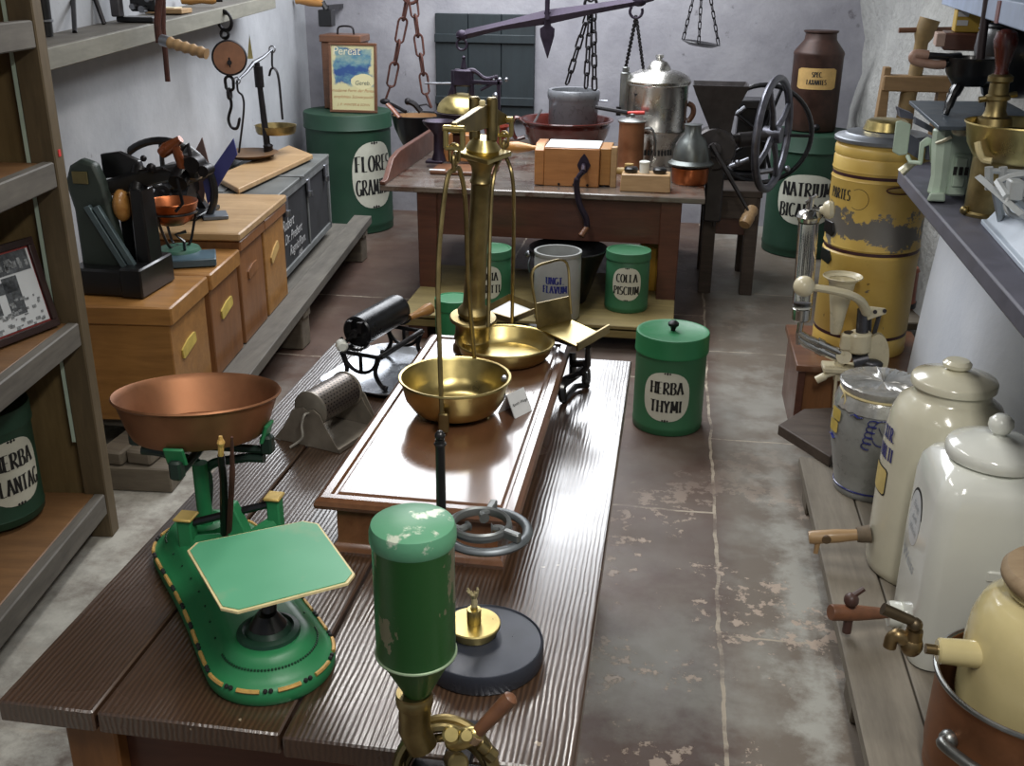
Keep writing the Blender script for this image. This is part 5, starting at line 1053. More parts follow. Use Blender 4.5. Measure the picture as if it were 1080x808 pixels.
tc = (q[0]+q[2])/2; bc = k(760, 138); hw, hd = 26/s_, .13
m = L()
def sq(c, a, b): return [(c.x-a, c.y-b, c.z), (c.x+a, c.y-b, c.z), (c.x+a, c.y+b, c.z), (c.x-a, c.y+b, c.z)]
tz = k(760, 88).z; tc = V(k(760, 88).x, 0, tz); up2 = V(0, 0, .02); mid = V(tc.x, 0, k(760, 100).z)
m.loft([sq(bc, .055, .05), sq(k(758, 118), .085, .07), sq(mid, .125, .11), sq(tc, .15, .13), sq(tc, .142, .122), sq(mid, .115, .1), sq(bc+V(0, 0, .05), .05, .04)]); m.build('hopper', GM, t, smooth=20)
c = k(753, 156); m = L(); m.cyl(c+V(0, -.06, 0), c+V(0, .07, 0), .12, 30, None, .012)
for a in range(6): m.cyl(c+V(.105*math.cos(a*1.05+.4), -.075, .105*math.sin(a*1.05+.4)), c+V(.105*math.cos(a*1.05+.4), -.05, .105*math.sin(a*1.05+.4)), .012, 8)
m.cyl(c+V(0, -.1, 0), c+V(0, -.05, 0), .04, 18, None, .006); m.build('grinding_case', GM, t)
m = L(); a, b = k(753, 165), k(753, 233); m.box(((a.x+b.x)/2, -.01, (a.z+b.z)/2), (.1, .06, a.z-b.z), ch=.01); m.box((k(740, 204).x, .02, k(740, 204).z), (.14, .1, .07), ch=.006); m.cyl(b+V(0, 0, .01), b-V(0, 0, .03), .012); m.build('clamp_plate', GM, t)
m = L(); a, b = k(750, 152, -.12), k(789, 222, -.14); m.tube([a, a.lerp(b, .5), b], [.03, .026, .014], 8, flat=.5); crk = m.build('crank_arm', GM, t)
m = L(); a, b = k(794, 220, -.1), k(784, 239, -.2); m.lathe([(0, 0), (.03, 0), (.037, .02), (.032, .045), (.037, .07), (.036, .11), (.03, .125), (0, .125)], seg=18, M=TR(*a) @ look(b-a)); m.build('wooden_grip', WOOD_LID, crk)
a, b = k(765, 152, .04), k(815, 142, .1); ax = (b-a).normalized(); ax = V(.93, -.36, 0).normalized()
m = L(); m.cyl(k(762, 148, .04), b+V(.03, 0, 0), .028, 14); m.cyl(k(778, 148, .04), k(800, 146, .08), .042, 14, None, .006); m.build('shaft', GM, t)
m = L(); MM = TR(*b) @ look(ax); R = 57/ppm(P+b); m.torus((0, 0, 0), R, .022, 48, MM, 10)
for i in range(4):
    an = i*PI/2+.5; m.tube([MM @ V(0, 0, 0), MM @ V(R*.5*math.cos(an), R*.5*math.sin(an), .01), MM @ V(R*math.cos(an), R*math.sin(an), 0)], [.022, .016, .016], 8)
m.cyl(MM @ V(0, 0, -.05), MM @ V(0, 0, .05), .045, 18); m.build('handwheel', plain('worn_wheel_steel', C(110, 110, 118), .34, .85, .3, 20, .05), t)
# second black machine on the stand, behind
P = V(.37, 6.45, .6205); t = thing('black_mill', 'black iron machine with a thin upright flywheel behind the grain mill', 'mill', P)
k = lambda x, y, dy=0: py_(x, y, 6.42+dy)-P
m = L(); m.box((-.0, .06, .02), (.26, .3, .04), ch=.006); a, b = k(797, 106), k(797, 180); m.box((a.x, .05, (.04+a.z)/2), (.2, .16, a.z-.04), tx=.9, ch=.01); m.box((a.x-.02, .02, a.z-.02), (.26, .2, .05), ch=.006); m.build('body', IRON_P, t)
m = L(); c = k(803, 140); R = 50/ppm(P+c); m.torus((c.x, -.1, c.z), R, .014, 48, RX(PI/2), 8)
for i in range(5): an = i*2*PI/5; m.cyl((c.x, -.1, c.z), (c.x+R*math.cos(an), -.1, c.z+R*math.sin(an)), .01, 8)
m.cyl((c.x, -.13, c.z), (c.x, .1, c.z), .03, 14); m.build('flywheel', IRON_P, t)
m = L(); m.tube(bez([k(768, 112, -.12), k(775, 120, -.12), k(786, 113, -.12)], 5), .012, 8); m.ball(tuple(k(778, 172, -.16)), .02, 10); m.tube([k(770, 176, -.16), k(790, 168, -.16)], .014, 8); m.cyl(k(798, 182, -.14), k(826, 178, -.14), .016, 8); m.ball(tuple(k(830, 178, -.14)), .02, 10); m.build('linkage', STEEL, t)
# ================================================================== hanging things
t = thing('hanging_cauldron', 'black cauldron with tan inside hanging on two long-linked rusty chains', 'cauldron', py_(440, 122, 7.1))
P = Vector(t.location); s_ = ppm(P); R = 28/s_; k = lambda x, y, dy=0: py_(x, y, 7.1+dy)-P
hz = -(P.z-py_(440, 158, 7.1).z)
m = L(); m.lathe([(0, hz), (R*.45, hz), (R*.66, hz*.72), (R*.86, hz*.35), (R*.97, 0), (R*1.0, .008), (R*.97, .01), (R*.93, -.005)], seg=44); m.build('cauldron', IRON_P, t)
m = L(); m.lathe([(R*.935, -.002), (R*.83, hz*.33), (R*.62, hz*.68), (0, hz*.95)], seg=44); m.build('tan_lining', plain('tan_lining', C(150, 112, 72), .6, .1, .25, 8), t)
m = L(); m.tube(bez([k(405, 107), k(415, 111, -.06), k(428, 118, -.12)], 5), .012, 8); m.ball(tuple(k(406, 107)), .026, 12, (1.4, 1, .8)); m.tube(bez([k(430, 107), k(437, 110), k(444, 118)], 5), .02, 8); m.ball(tuple(k(430, 107)), .024, 12); m.tube([k(438, 112), k(450, 110), k(455, 114)], .006, 6); m.build('lugs', IRON, t)
m = L(); a = k(409, 118, -.1); m.tube(bez([a+V(0, 0, .05), a+V(.04, -.02, .02), a+V(.1, -.06, -.03)], 5), .022, 8, flat=.5); m.build('wooden_spatula', REDW, t)
z0 = k(434, -58)
m = L(); 
A = [k(406, 107), k(412, 90)]; m.tube(A, .008, 6); m.chain(k(412, 90), k(430, -4), .16, .03, .008); m.build('chain', RUST, t)
m = L(); m.tube([k(455, 114), k(449, 98)], .01, 6); m.chain(k(449, 98), k(435, -4), .14, .028, .008); m.build('chain', RUST, t)
m = L(); top_ = V(0, 0, 2.72-P.z)+V(k(432, -4).x, 0, 0); m.torus(tuple(k(433, -5)), .05, .011, 20, RX(PI/2)); m.chain(k(433, -10), top_, .16, .03, .01); m.build('upper_chain', RUST, t)
# big equal arm balance
Y = 6.2; P = py_(577, 16, Y); t = thing('beam_balance', 'large dark iron equal-arm beam with a spear pointer hanging from the ceiling', 'balance', P)
k = lambda x, y, dy=0: py_(x, y, Y+dy)-P
def blade(m, pts, hs, w):
    m.loft([[(p.x-0, p.y-w, p.z), (p.x, p.y, p.z+h), (p.x, p.y+w, p.z), (p.x, p.y, p.z-h)] for p, h in zip(pts, hs)])
m = L(); blade(m, [k(482, 39), k(492, 36), k(530, 27), k(577, 18), k(625, 9.5), k(668, 2), k(690, -2)], [.012, .026, .024, .04, .028, .024, .014], .02); m.ball(tuple(k(487, 37)), .032, 14, (1.1, .7, .9)); m.ball(tuple(k(674, 1)), .034, 14, (1.3, .7, .9)); m.build('beam', IRON_V, t)
m = L(); m.loft([[tuple(k(a, y)+V(0, d, 0)) for a, y in ((577.5, 62), (570, 38), (569.5, 30), (574, 27), (574, 12), (581, 12), (581, 27), (585, 30), (584.5, 38))] for d in (-.012, .012)]); m.build('pointer', IRON_V, t, bevel=.004)
m = L(); 
for dy in (-.035, .035): m.cyl(k(577, 20, dy), V(0, dy*.7, 2.65-P.z), .014, 8)
m.box((0, 0, 2.65-P.z), (.05, .08, .05), ch=.006); m.cyl((0, 0, 2.67-P.z), (0, 0, 2.725-P.z), .015); m.cyl(k(577, 18, -.05), k(577, 18, .05), .014); m.build('hanger_fork', IRON_V, t)
m = L(); c = k(487, 47); m.torus(tuple(c), .03, .007, 20, RX(PI/2)); m.build('end_ring', IRON_V, t)
c = k(671, 12); m = L(); m.tube([c+V(.035*math.cos(a), 0, .035*math.sin(a)) for a in [PI*.75+PI*1.4*i/12 for i in range(13)]], .008, 8); m.tube([c+V(-.02, 0, .03), k(672, 2)], .008, 6); hk = m.build('end_hook', IRON_V, t)
for x in (659, 679):
    m = L(); m.chain(k(671, 17), py_(x, 76, Y+.5)-P, .03, .009, .0035); m.build('chain', IRON, hk)
# chains into the enamel pot
P = py_(622, 0, 6.5); t = thing('hanging_chains', 'three black chains hanging down beside the iron beam towards the enamel pot', 'chain', P)
k = lambda x, y, dy=0: py_(x, y, 6.5+dy)-P
for a, b, dy in (((621, 12), (598, 88), .08), ((623, 8), (618, 92), 0), ((626, 8), (627, 94), .05)):
    m = L(); m.chain(k(*a), k(*b, dy), .085, .017, .006); m.build('chain', IRON, t)
m = L(); m.torus(tuple(k(623, 4)), .035, .009, 18, RX(PI/2)); m.chain(k(623, 0), V(k(623, 0).x, 0, 2.725-P.z), .09, .018, .007); m.build('upper_chain', IRON, t)
# little hanging pan
P = py_(739, 46, 7.0); t = thing('hanging_pan', 'small shallow black pan hanging on three thin chains against the back wall', 'pan', P)
k = lambda x, y, dy=0: py_(x, y, 7.0+dy)-P; R = 21/ppm(P)
m = L(); m.lathe([(0, -.02), (R*.6, -.015), (R, .006), (R*.97, .009), (R*.6, -.009), (0, -.014)], seg=36, M=RY(.13)); m.build('pan', IRON_P, t)
apx = k(742, -46)
for a in (2.8, .35, -1.7):
    m = L(); e = RY(.13) @ V(R*.95*math.cos(a), R*.95*math.sin(a), .008); m.chain(e, apx, .05, .009, .0035); m.build('chain', IRON, t)
m = L(); m.torus(tuple(apx), .02, .005, 14, RX(PI/2)); m.chain(apx, V(apx.x, 0, 2.725-P.z), .06, .011, .004); m.build('upper_chain', IRON, t)
# hand mill on the wall
P = py_(330, 6, 7.55); t = thing('wall_mill', 'small black box mill with a turned wooden handle fixed high in the far left corner', 'mill', P)
k = lambda x, y, dy=0: py_(x, y, 7.55+dy)-P
m = L(); m.box(tuple((k(344.5, 19))), (14/ppm(P), .1, 17/ppm(P)), ch=.006); m.tube([k(340, 2), k(344, 10)], .02, 8); m.box(tuple(k(344, 8)+V(0, .17, 0)), (.04, .34, .03)); m.build('box', IRON_P, t)
m = L(); a, b = k(341, 4), k(310, 0); m.lathe([(0, 0), (.02, 0), (.026, .03), (.03, .1), (.022, .17), (.026, .2), (0, .205)], seg=18, M=TR(*a) @ look(b-a)); m.build('wooden_handle', WOOD_H, t)
# ================================================================== big tins
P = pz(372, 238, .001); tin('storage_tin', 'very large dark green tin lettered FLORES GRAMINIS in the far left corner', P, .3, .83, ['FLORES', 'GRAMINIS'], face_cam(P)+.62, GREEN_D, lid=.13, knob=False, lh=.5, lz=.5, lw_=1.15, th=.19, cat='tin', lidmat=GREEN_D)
ft = Vector(P)
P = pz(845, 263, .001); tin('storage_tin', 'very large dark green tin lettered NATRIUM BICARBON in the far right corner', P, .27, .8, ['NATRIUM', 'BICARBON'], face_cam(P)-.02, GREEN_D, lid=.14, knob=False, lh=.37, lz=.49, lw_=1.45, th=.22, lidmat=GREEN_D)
nt = Vector(P)
# framed advertisement and case on the left tin
q0, q1 = py_(349, 114, 7.2), py_(397, 112, 7.2); s_ = ppm(q0); w, h = 51/s_, 70/s_
P = V((q0.x+q1.x)/2, 7.2, .8325); t = thing('framed_poster', 'framed cream poster with a blue picture leaning on the far left tin', 'picture', P, .02); M = RX(-.1)
m = L(); f = .018
for x, z, a, b in ((0, f/2, w, f), (0, h-f/2, w, f), (-w/2+f/2, h/2, f, h-2*f), (w/2-f/2, h/2, f, h-2*f)): m.box((x, 0, z), (a, .025, b), M)
m.build('frame', WOOD_STOOL, t, bevel=.003)
def poster():
    a = N('poster_print'); sep = a.n('ShaderNodeSeparateXYZ'); a.l(a.co, sep.inputs[0]); x, z = sep.outputs['X'], sep.outputs['Z']
    f = a.noise(9, 5, .6); dx = a.math('ABSOLUTE', x); dz = a.math('ABSOLUTE', a.math('SUBTRACT', z, h*.66))
    e = a.math('MAXIMUM', a.math('MULTIPLY', dx, 1/(w*.42)), a.math('MULTIPLY', dz, 1/(h*.27))); e = a.math('ADD', e, a.math('MULTIPLY', a.math('SUBTRACT', f, .5), .9))
    k_ = a.ramp(e, [(.86, 1.), (.98, 0.)]); g_ = a.noise(6, 5, .65, a.mapc((1, 1, 1.6), (2, 0, 1)))
    blue = a.ramp(g_, [(.4, C(48, 78, 130)), (.5, C(92, 132, 146)), (.62, C(140, 160, 150))])
    cl = a.math('ADD', a.math('POWER', a.math('MULTIPLY', a.math('SUBTRACT', x, w*.2), 8), 2), a.math('POWER', a.math('MULTIPLY', a.math('SUBTRACT', z, h*.45), 14), 2))
    col = a.mix(k_, C(204, 196, 150), blue); col = a.mix(a.math('LESS_THAN', cl, a.math('ADD', .18, a.math('MULTIPLY', f, .6))), col, C(212, 204, 160)); a.set(col=col, rough=.45); return a.m
m = L(); m.box((0, 0, h/2), (w-2*f+.004, .008, h-2*f+.004), M); pr = m.build('print', poster(), t)
FM = M @ Matrix(((1, 0, 0, 0), (0, 0, -1, -.0052), (0, 1, 0, 0), (0, 0, 0, 1)))
m = L(); hand(m, 'Pereat', .075, flatmap(FM @ TR(-w*.13, h*.83, 0)), .1); m.build('pale_title', PAPER, pr)
m = L(); hand(m, 'Gereb.', .04, flatmap(FM @ TR(w*.2, h*.405, 0)), .2); m.build('dark_title', plain('grey_ink', C(84, 96, 90), .6), pr)
m = L()
for i, (s, y, k_) in enumerate((('moderne Form der Pereat', .3, .026), ('empfohlen Schwerpunkt', .21, .026), ('J. P. WINTER & SOHN', .1, .022))): hand(m, s, k_*1.1, flatmap(FM @ TR(0, h*y, 0)), .3)
m.build('rust_text', plain('rust_ink', C(176, 122, 84), .6), pr)
P = V(ft.x-.03, 7.48, .8325); t = thing('wooden_case', 'small brown wooden case with a bent handle behind the framed poster', 'case', P)
m = L(); zt = py_(366, 36, 7.48).z-P.z; m.box((-.015, 0, (zt-.051)/2), (.28, .22, zt-.051), ch=.005); m.build('body', WOOD_STOOL, t)
m = L(); m.box((-.015, 0, zt-.025), (.3, .24, .05), ch=.006); l_ = m.build('lid', WOOD_STOOL, t)
m = L(); m.tube(bez([(-.06, -.02, zt), (-.05, -.02, zt+.045), (0, -.02, zt+.055), (.05, -.02, zt+.045), (.06, -.02, zt)], 5), .011, 8, flat=.6); m.build('handle', IRON, l_)
# milk can
P = V(nt.x+.02, nt.y+.06, .8075); s_ = ppm(P+V(0, 0, .3)); P = V(py_(859, 100, P.y).x, P.y, P.z); t = thing('milk_can', 'tall rust-brown metal can with a tan label standing on the far right tin', 'can', P)
R = 25.5/s_; z = lambda y: py_(860, y, P.y).z-P.z
m = L(); m.lathe([(0, 0), (R*.98, 0), (R*1.0, .008), (R, z(58)), (R*1.02, z(56.5)), (R*1.0, z(54)), (R*.68, z(43)), (R*.64, z(41)), (R*.62, z(35)), (R*.69, z(33.5)), (R*.69, z(32)), (0, z(31.5))], seg=44); m.build('body', MILKRUST, t)
m = L(); fa = face_cam(P)+.02; fm = cylmap(R, fa, (z(92)+z(70))/2, .0018); patch(m, .26, z(70)-z(92), fm, 14); p = m.build('label_plate', TANLAB, t)
m = L(); 
for s, zz in (('SPEC.', .012), ('LAXANTES', -.035)): pen(m, s, .03, (lambda zz: (lambda u, v: cylmap(R, fa, (z(92)+z(70))/2+zz, .0035)(u, v)))(zz), .16, .06, width=.9)
m.build('lettering', BLACK, p)
m = L(); m.ball((R*.1, -R*.95, .03), .025, 12); m.build('knob', IRON, t)
# ================================================================== under the tray table
LZ = .1405
P = pz(516, 322, LZ); tin('herb_tin', 'green tin lettered FOLIA BINETTI on the low shelf, half behind the brass column', P, .112, .31, ['FOLIA', 'BINETTI'], face_cam(P)-.05, GREEN, lid=.14, knob=False, lh=.5, lz=.5, lw_=1.25)
P = pz(660, 324, LZ); tin('herb_tin', 'green tin lettered COLLA PISCIUM on the low shelf below the tray table', P, .112, .31, ['COLLA', 'PISCIUM'], face_cam(P)-.02, GREEN, lid=.14, knob=False, lh=.5, lz=.5, lw_=1.35)
P = V(-.985, 4.62, .001); tin('herb_tin', 'low bright green lidded tin on the floor behind the small roaster', P, .088, .34, None, 0, GREEN_B, lid=.15, knob=False)
P = V(-.542, 5.04, LZ); s_ = ppm(P+V(0, 0, .15)); R = 24.5/s_; t = thing('stoneware_jar', 'grey stoneware jar with blue lettering UNGT FLAVUM on the low shelf', 'jar', P)
hh = py_(587, 264, P.y).z-P.z; m = L(); m.lathe([(0, 0), (R*.95, 0), (R, .01), (R, hh*.9), (R*.97, hh*.93), (R*1.03, hh*.97), (R*1.02, hh), (R*.92, hh), (R*.9, .02), (0, .015)], seg=44); m.build('body', plain('light_grey_stoneware', C(158, 160, 158), .35, 0, .1, 14, .03, .3), t)
m = L(); fa = face_cam(P)-.1
for s, zz in (('UNGT.', .2), ('FLAVUM', .155)): pen(m, s, .036, cylmap(R, fa, zz, .0015), .17, .06, width=.95)
m.tube([cylmap(R, fa, .1, .001)(0, 0), cylmap(R, fa, .07, .001)(.004, 0), cylmap(R, fa, .055, .001)(-.004, 0)], .004, 5); m.build('blue_lettering', BLUEGL, t)
P = V(-.52, 5.33, LZ); t = thing('coal_bucket', 'wide flaring black enamel bucket behind the grey stoneware jar', 'bucket', P)
m = L(); m.lathe([(0, 0), (.1, 0), (.105, .01), (.155, .16), (.203, .279), (.21, .284), (.206, .29), (.198, .282), (.15, .16), (.098, .014), (0, .012)], seg=44); m.build('bucket', IRON_P, t)
m = L(); m.ball((-.205, -.03, .25), .02, 12); m.tube(bez([(-.19, -.03, .25), (-.2, -.06, .2), (-.19, -.07, .16)], 5), .006, 6); m.build('bail_lug', STEEL, t)
P = pz(694, 322, LZ); o = MB(); o.box((0, .06, .13), (.1, .1, .26), ch=.004); o.box((0, .06, .255), (.106, .106, .02), ch=.003); o = o.build('yellow_box', plain('mustard_box', C(166, 124, 36), .5, 0, .15)); tag(o, 'mustard yellow box behind the right front leg of the tray table', 'box'); o.location = P; o.location.y = 5.56; o.location.x = -.1
# ================================================================== right side, floor level
t = thing('box_stool', 'reddish brown wooden box stool under the tall yellow tin', 'stool', (.81, 4.3, 0))
m = WB(t); m.box((.81, 4.3, .308), (.54, .52, .03), ch=.004); m.build('top', WOOD_STOOL, t)
for x in (.568, 1.05):
    m = WB(t); m.box((x, 4.3, .1455), (.03, .46, .291), ch=.003); m.build('side_panel', WOOD_MAH, t)
m = WB(t); m.box((.81, 4.1, .19), (.45, .02, .2)); m.build('front_panel', WOOD_RED, t)
t = MB(); Q = [pz(821, 448, .178), pz(876, 482, .178), pz(876, 482, .178)+V(.14, .3, 0), pz(848, 431, .178)+V(.17, .05, 0), pz(848, 431, .178)]
c = Q[0].copy(); t.loft([[tuple(q-c-V(0, 0, .042)) for q in Q], [tuple(q-c) for q in Q]]); o = t.build('dark_plank', WOOD_DK, bevel=.004); tag(o, 'short thick dark plank lying across the far end of the jar bench', 'plank'); o.location = c
# yellow tin
P = V(.815, 4.335, .3235); t = thing('yellow_tin', 'tall worn yellow tin with dark bands and grey scraped paint, standing on the box stool', 'tin', P)
R, H = .187, .86
m = L(); pr = [(0, 0), (R*.98, 0), (R, .006), (R, .07), (R*.985, .075), (R*.985, .09), (R, .095), (R, .40), (R*1.012, .405), (R*1.012, .418), (R*.985, .424), (R*.985, .44), (R*1.012, .446), (R, .455), (R, .705), (R*1.012, .71), (R*.99, .718), (R*.99, .74), (R*1.012, .746), (R*1.0, .755), (R*1.0, .79), (R*.975, .797), (R*1.0, .805), (R*1.0, .83), (R*.97, .837), (R*.985, .845), (R*.98, H), (0, H)]
m.lathe(pr, seg=64); m.build('body', YELLOW, t)
m = L()
for z in (.432, .729, .0825): m.lathe([(R*.98, z-.007), (R*.992, z-.006), (R*.992, z+.006), (R*.98, z+.007)], seg=64)
m.build('dark_bands', plain('maroon_band', C(62, 30, 34), .45, 0, .3, 30), t)
m = L(); m.lathe([(R*1.0, H-.012), (R*1.04, H-.008), (R*1.04, H+.004), (R*1.0, H+.01), (R*.85, H+.016), (R*.82, H+.022), (R*.6, H+.026), (0, H+.027)], seg=64); lid = m.build('lid', plain('lid_zinc', C(128, 132, 138), .42, .7, .3, 8, .08), t)
fa = face_cam(P)
m = L(); pen(m, 'PARTES', .04, cylmap(R, fa-.86, .635, .0015), .14, .05, width=.8)
m.tube([cylmap(R, fa-.38, .645, .001)(.04*math.cos(a), .04*math.sin(a)) for a in [2.2-4.4*i/16 for i in range(17)]], .0008, 4)
m.build('lettering', BLACK, t)
for z in (.5, .385):
    m = L(); f0 = cylmap(R, fa-1.12, z, .008); m.loft([[tuple(f0(x, y)) for x, y in ((-.05, .03), (.035, .035), (.05, .0), (.035, -.02), (-.05, -.018))], [tuple(cylmap(R, fa-1.12, z, .001)(x, y)) for x, y in ((-.05, .03), (.035, .035), (.05, .0), (.035, -.02), (-.05, -.018))]]); m.build('hasp', IRON_P, t, bevel=.002)
m = L(); f0 = cylmap(R, fa+.42, .69, .006); m.tube([f0(.05*math.cos(a), .013*math.sin(a)) for a in [PI/2+PI*i/10 for i in range(11)]]+[f0(.06, -.013)], .003, 6); m.build('wire_loop', RUST, t)
P2 = P+V(-.0, .02, H+.0275); t = thing('brass_dish', 'small shallow brass dish upside down on the lid of the yellow tin', 'dish', P2)
m = L(); m.lathe([(.084, 0), (.088, .002), (.086, .008), (.078, .035), (.066, .042), (0, .043)], seg=40); m.build('dish', BRASS, t)
# ivory filling machine with glass cylinder
Y = 4.02; P = py_(900, 380, Y); P = V(P.x, Y, .3235); t = thing('filling_machine', 'ivory enamelled filling machine with glass cylinder and ball lever clamped on the box stool', 'machine', P)
k = lambda x, y, dy=0: py_(x, y, Y+dy)-P
CH = plain('chrome', C(190, 188, 182), .18, 1, .15, 14)
s_ = ppm(P); a, b = k(846, 322), k(853, 232)
m = L(); ax = (b-a); ln = ax.length; m.lathe([(.036, 0), (.038, .004), (.038, ln), (.035, ln), (.035, .004), (.0, .003)], seg=32, M=TR(*a) @ look(ax)); m.build('glass_cylinder', GLASS, t)
m = L(); m.lathe([(0, -.012), (.034, -.012), (.041, .0), (.044, .01), (.048, .014), (.044, .02), (.036, .034), (.02, .04), (0, .042)], seg=32, M=TR(*b) @ look(ax)); e = b+ax.normalized()*.04; m.cyl(e, k(856, 208), .013, 12, .01); m.tube([k(850, 214), k(862, 206)], .007, 6); m.tube([k(855, 221), k(868, 222)], .012, 10); cp = m.build('metal_cap', CH, t)
m = L(); m.lathe([(0, 0), (.012, 0), (.016, .012), (.03, .02), (.036, .034), (.03, .05), (.016, .056), (0, .058)], seg=22, M=TR(*k(864, 222)) @ look(k(880, 221)-k(864, 222))); m.build('ivory_knob', IVORY, cp)
m = L(); m.lathe([(0, 0), (.03, 0), (.036, .006), (.037, .05), (.03, .055), (0, .055)], seg=28, M=TR(*k(845, 338)) @ look(ax)); m.cyl(k(843, 350), k(845, 338), .012, 10); m.build('lower_cap', CH, t)
m = L(); m.lathe([(0, 0), (.033, .0), (.033, .03), (0, .034)], seg=24, M=TR(*k(846, 326)) @ look(ax)); m.build('white_plunger', PORC, t)
m = L()
for dy in (0, 7): m.tube([k(842, 350+dy), k(850, 356+dy), k(886, 372+dy)], [.013, .016, .016], 12); m.cyl(k(862, 361+dy), k(868, 364+dy), .02, 14)
m.tube([k(842, 350), k(842, 363)], .01, 8); m.build('piston_tubes', CH, t)
m = L(); m.tube([k(884, 400), k(884, 386), k(890, 372)], .02, 10); m.cyl(k(890, 376, -.02), k(890, 376, .03), .03, 18); m.box(tuple(k(889, 388)), (.16, .09, .022), RZ(0), ch=.004); m.box(tuple(k(893, 360)), (.045, .05, .07), ch=.008); m.cyl(k(906, 371), k(907, 350), .045, 26, None, .008); m.prism([(math.cos(a)*.05*(1 if math.sin(a) < 0 else 1), math.sin(a)*.11) for a in [2*PI*i/24 for i in range(24)]], .03, TR(*k(922, 378, .02)) @ RX(PI/2)); m.build('body', IVORY, t)
m = L(); m.ball(tuple(k(848, 302, -.13)), .04, 22); pts = [k(856, 303, -.13), k(876, 306, -.12), k(896, 311, -.1), k(908, 318, -.06), k(914, 330, -.02)]; m.tube(bez(pts, 5), [.017+.006*i/20 for i in range(21)], 10, flat=.8); m.loft([[tuple(k(x, y, d)) for x, y in ((911, 322), (934, 325), (935, 331), (915, 338))] for d in (-.025, .025)]); lv = m.build('ball_lever', IVORY, t, bevel=.004)
m = L()
for x, y in ((916, 327), (923, 329), (933, 328)): m.cyl(k(x, y, -.032), k(x, y, .03), .008, 10)
m.build('pivot_pins', IRON, lv)
m = L(); c = k(888, 300, .03); m.lathe([(.052, .02), (.076, .032), (.074, .036), (.062, .022), (.05, .01), (.045, -.03), (.03, -.12), (.022, -.19), (.02, -.2), (.018, -.19), (.026, -.12), (.04, -.04), (.052, .018)], tuple(c), 32); m.build('funnel', IVORY, t)
m = L(); m.cyl(k(909, 352), k(911, 326), .024, 16); m.cyl(k(922, 352, .02), k(928, 330, .02), .009, 8); m.cyl(k(917, 352, .02), k(918, 332, .02), .007, 8); m.cyl(k(895, 356), k(895, 350), .018, 12); m.cyl(k(900, 382), k(916, 378), .035, 14, .03); m.ball(tuple(k(920, 384, -.02)), .035, 14, (1.2, .8, .6)); m.build('steel_rods', plain('gunmetal', C(92, 92, 96), .35, .8, .3), t)
m = L(); m.tube([k(889, 393, -.02), k(882, 396, -.02), k(879, 436, -.02)], .007, 8); m.tube(bez([k(861, 401, -.03), k(872, 396, -.03), k(884, 393, -.02)], 5), [.016]*5+[.01]*6, 10); m.lathe([(.045, 0), (.046, .006), (.03, .014), (.014, .03), (0, .034)], tuple(k(878, 441, -.02)), 24); m.build('clamp_screw', IVORY, t)
# jars
JZ = .1355
P = V(.733, 3.362, JZ); t = thing('grey_stoneware_jar', 'round grey stoneware jar with blue painting, its mouth covered by tied clear film', 'jar', P)
R, H = .15, .395
def barrel(m, pr, **k): m.lathe(pr, **k)
m = L(); m.lathe([(0, 0), (R*.74, 0), (R*.77, .008), (R*.78, .02), (R*.76, .028), (R*.86, .1), (R*.97, .19), (R*1.0, .25), (R*.96, .315), (R*.87, .36), (R*.84, .37), (R*.9, .38), (R*.88, .393), (R*.78, .39), (R*.78, .36), (0, .36)], seg=56); m.build('body', GREYST, t)
m = L(); m.lathe([(R*.775, .025), (R*.79, .0255), (R*.79, .03), (R*.775, .031)], seg=56); m.build('base_line', BLUEGL, t)
FILM = plain('clear_film', C(176, 176, 172), .16, .35, .22, 40, .25, .6)
m = L(); n = 56; vs = []
def rr(j, r, a): return r*(1+a*math.sin(j*2.1)+a*.6*math.sin(j*5.3+1))
rg = [[(rr(j, r, a)*math.cos(2*PI*j/n), rr(j, r, a)*math.sin(2*PI*j/n), z+a*.25*math.sin(j*3.3)) for j in range(n)] for r, z, a in ((R*.985, .318, .012), (R*.93, .35, .008), (R*.86, .366, .0), (R*.91, .38, .004), (R*.925, .394, .004), (R*.89, .398, .004), (R*.6, .396, .02), (R*.3, .395, .03), (R*.02, .395, 0))]
m.loft(rg, False, True); m.build('film_cover', FILM, t)
m = L(); m.torus((0, 0, .366), R*.875, .0045, 48); fa = face_cam(P); f0 = cylmap(R*.9, fa-.95, .36, .006); m.tube(bez([f0(0, .006), f0(-.012, -.02), f0(-.004, -.045), f0(.01, -.02), f0(0, .006), f0(-.012, .012)], 5), .003, 6); m.build('string', CREAMLINE, t)
for a, z in ((-1.05, .29), (-1.1, .245)):
    m = L(); patch(m, .055, .042, cylmap(R*.995, fa+a, z, .0035), 8); m.build('yellow_label', PAPER_Y, t)
m = L()
def stroke(a0, z0, pts, w): m.tube([cylmap(R*1.0, fa+a0, z0, .0015)(x, y) for x, y in pts], w, 5, flat=.35)
stroke(-.45, .31, [(-.02, .0), (-.008, .008), (.006, .0), (.022, .004)], .005)
for q in range(5): stroke(-.05, .3-.02*q, [(.02*math.cos(b)-.01*q*.3, .012*math.sin(b)) for b in [PI*.3+PI*1.3*i/8 for i in range(9)]], .0045)
stroke(.12, .27, [(.03*math.cos(b), .045*math.sin(b)) for b in [2*PI*i/16 for i in range(17)]], .004); stroke(-1.15, .205, [(-.02, 0), (0, .006), (.02, -.004)], .005); stroke(.12, .27, [(-.01, .02), (.01, -.02), (.015, .02)], .004)
m.build('blue_painting', BLUEGL, t)
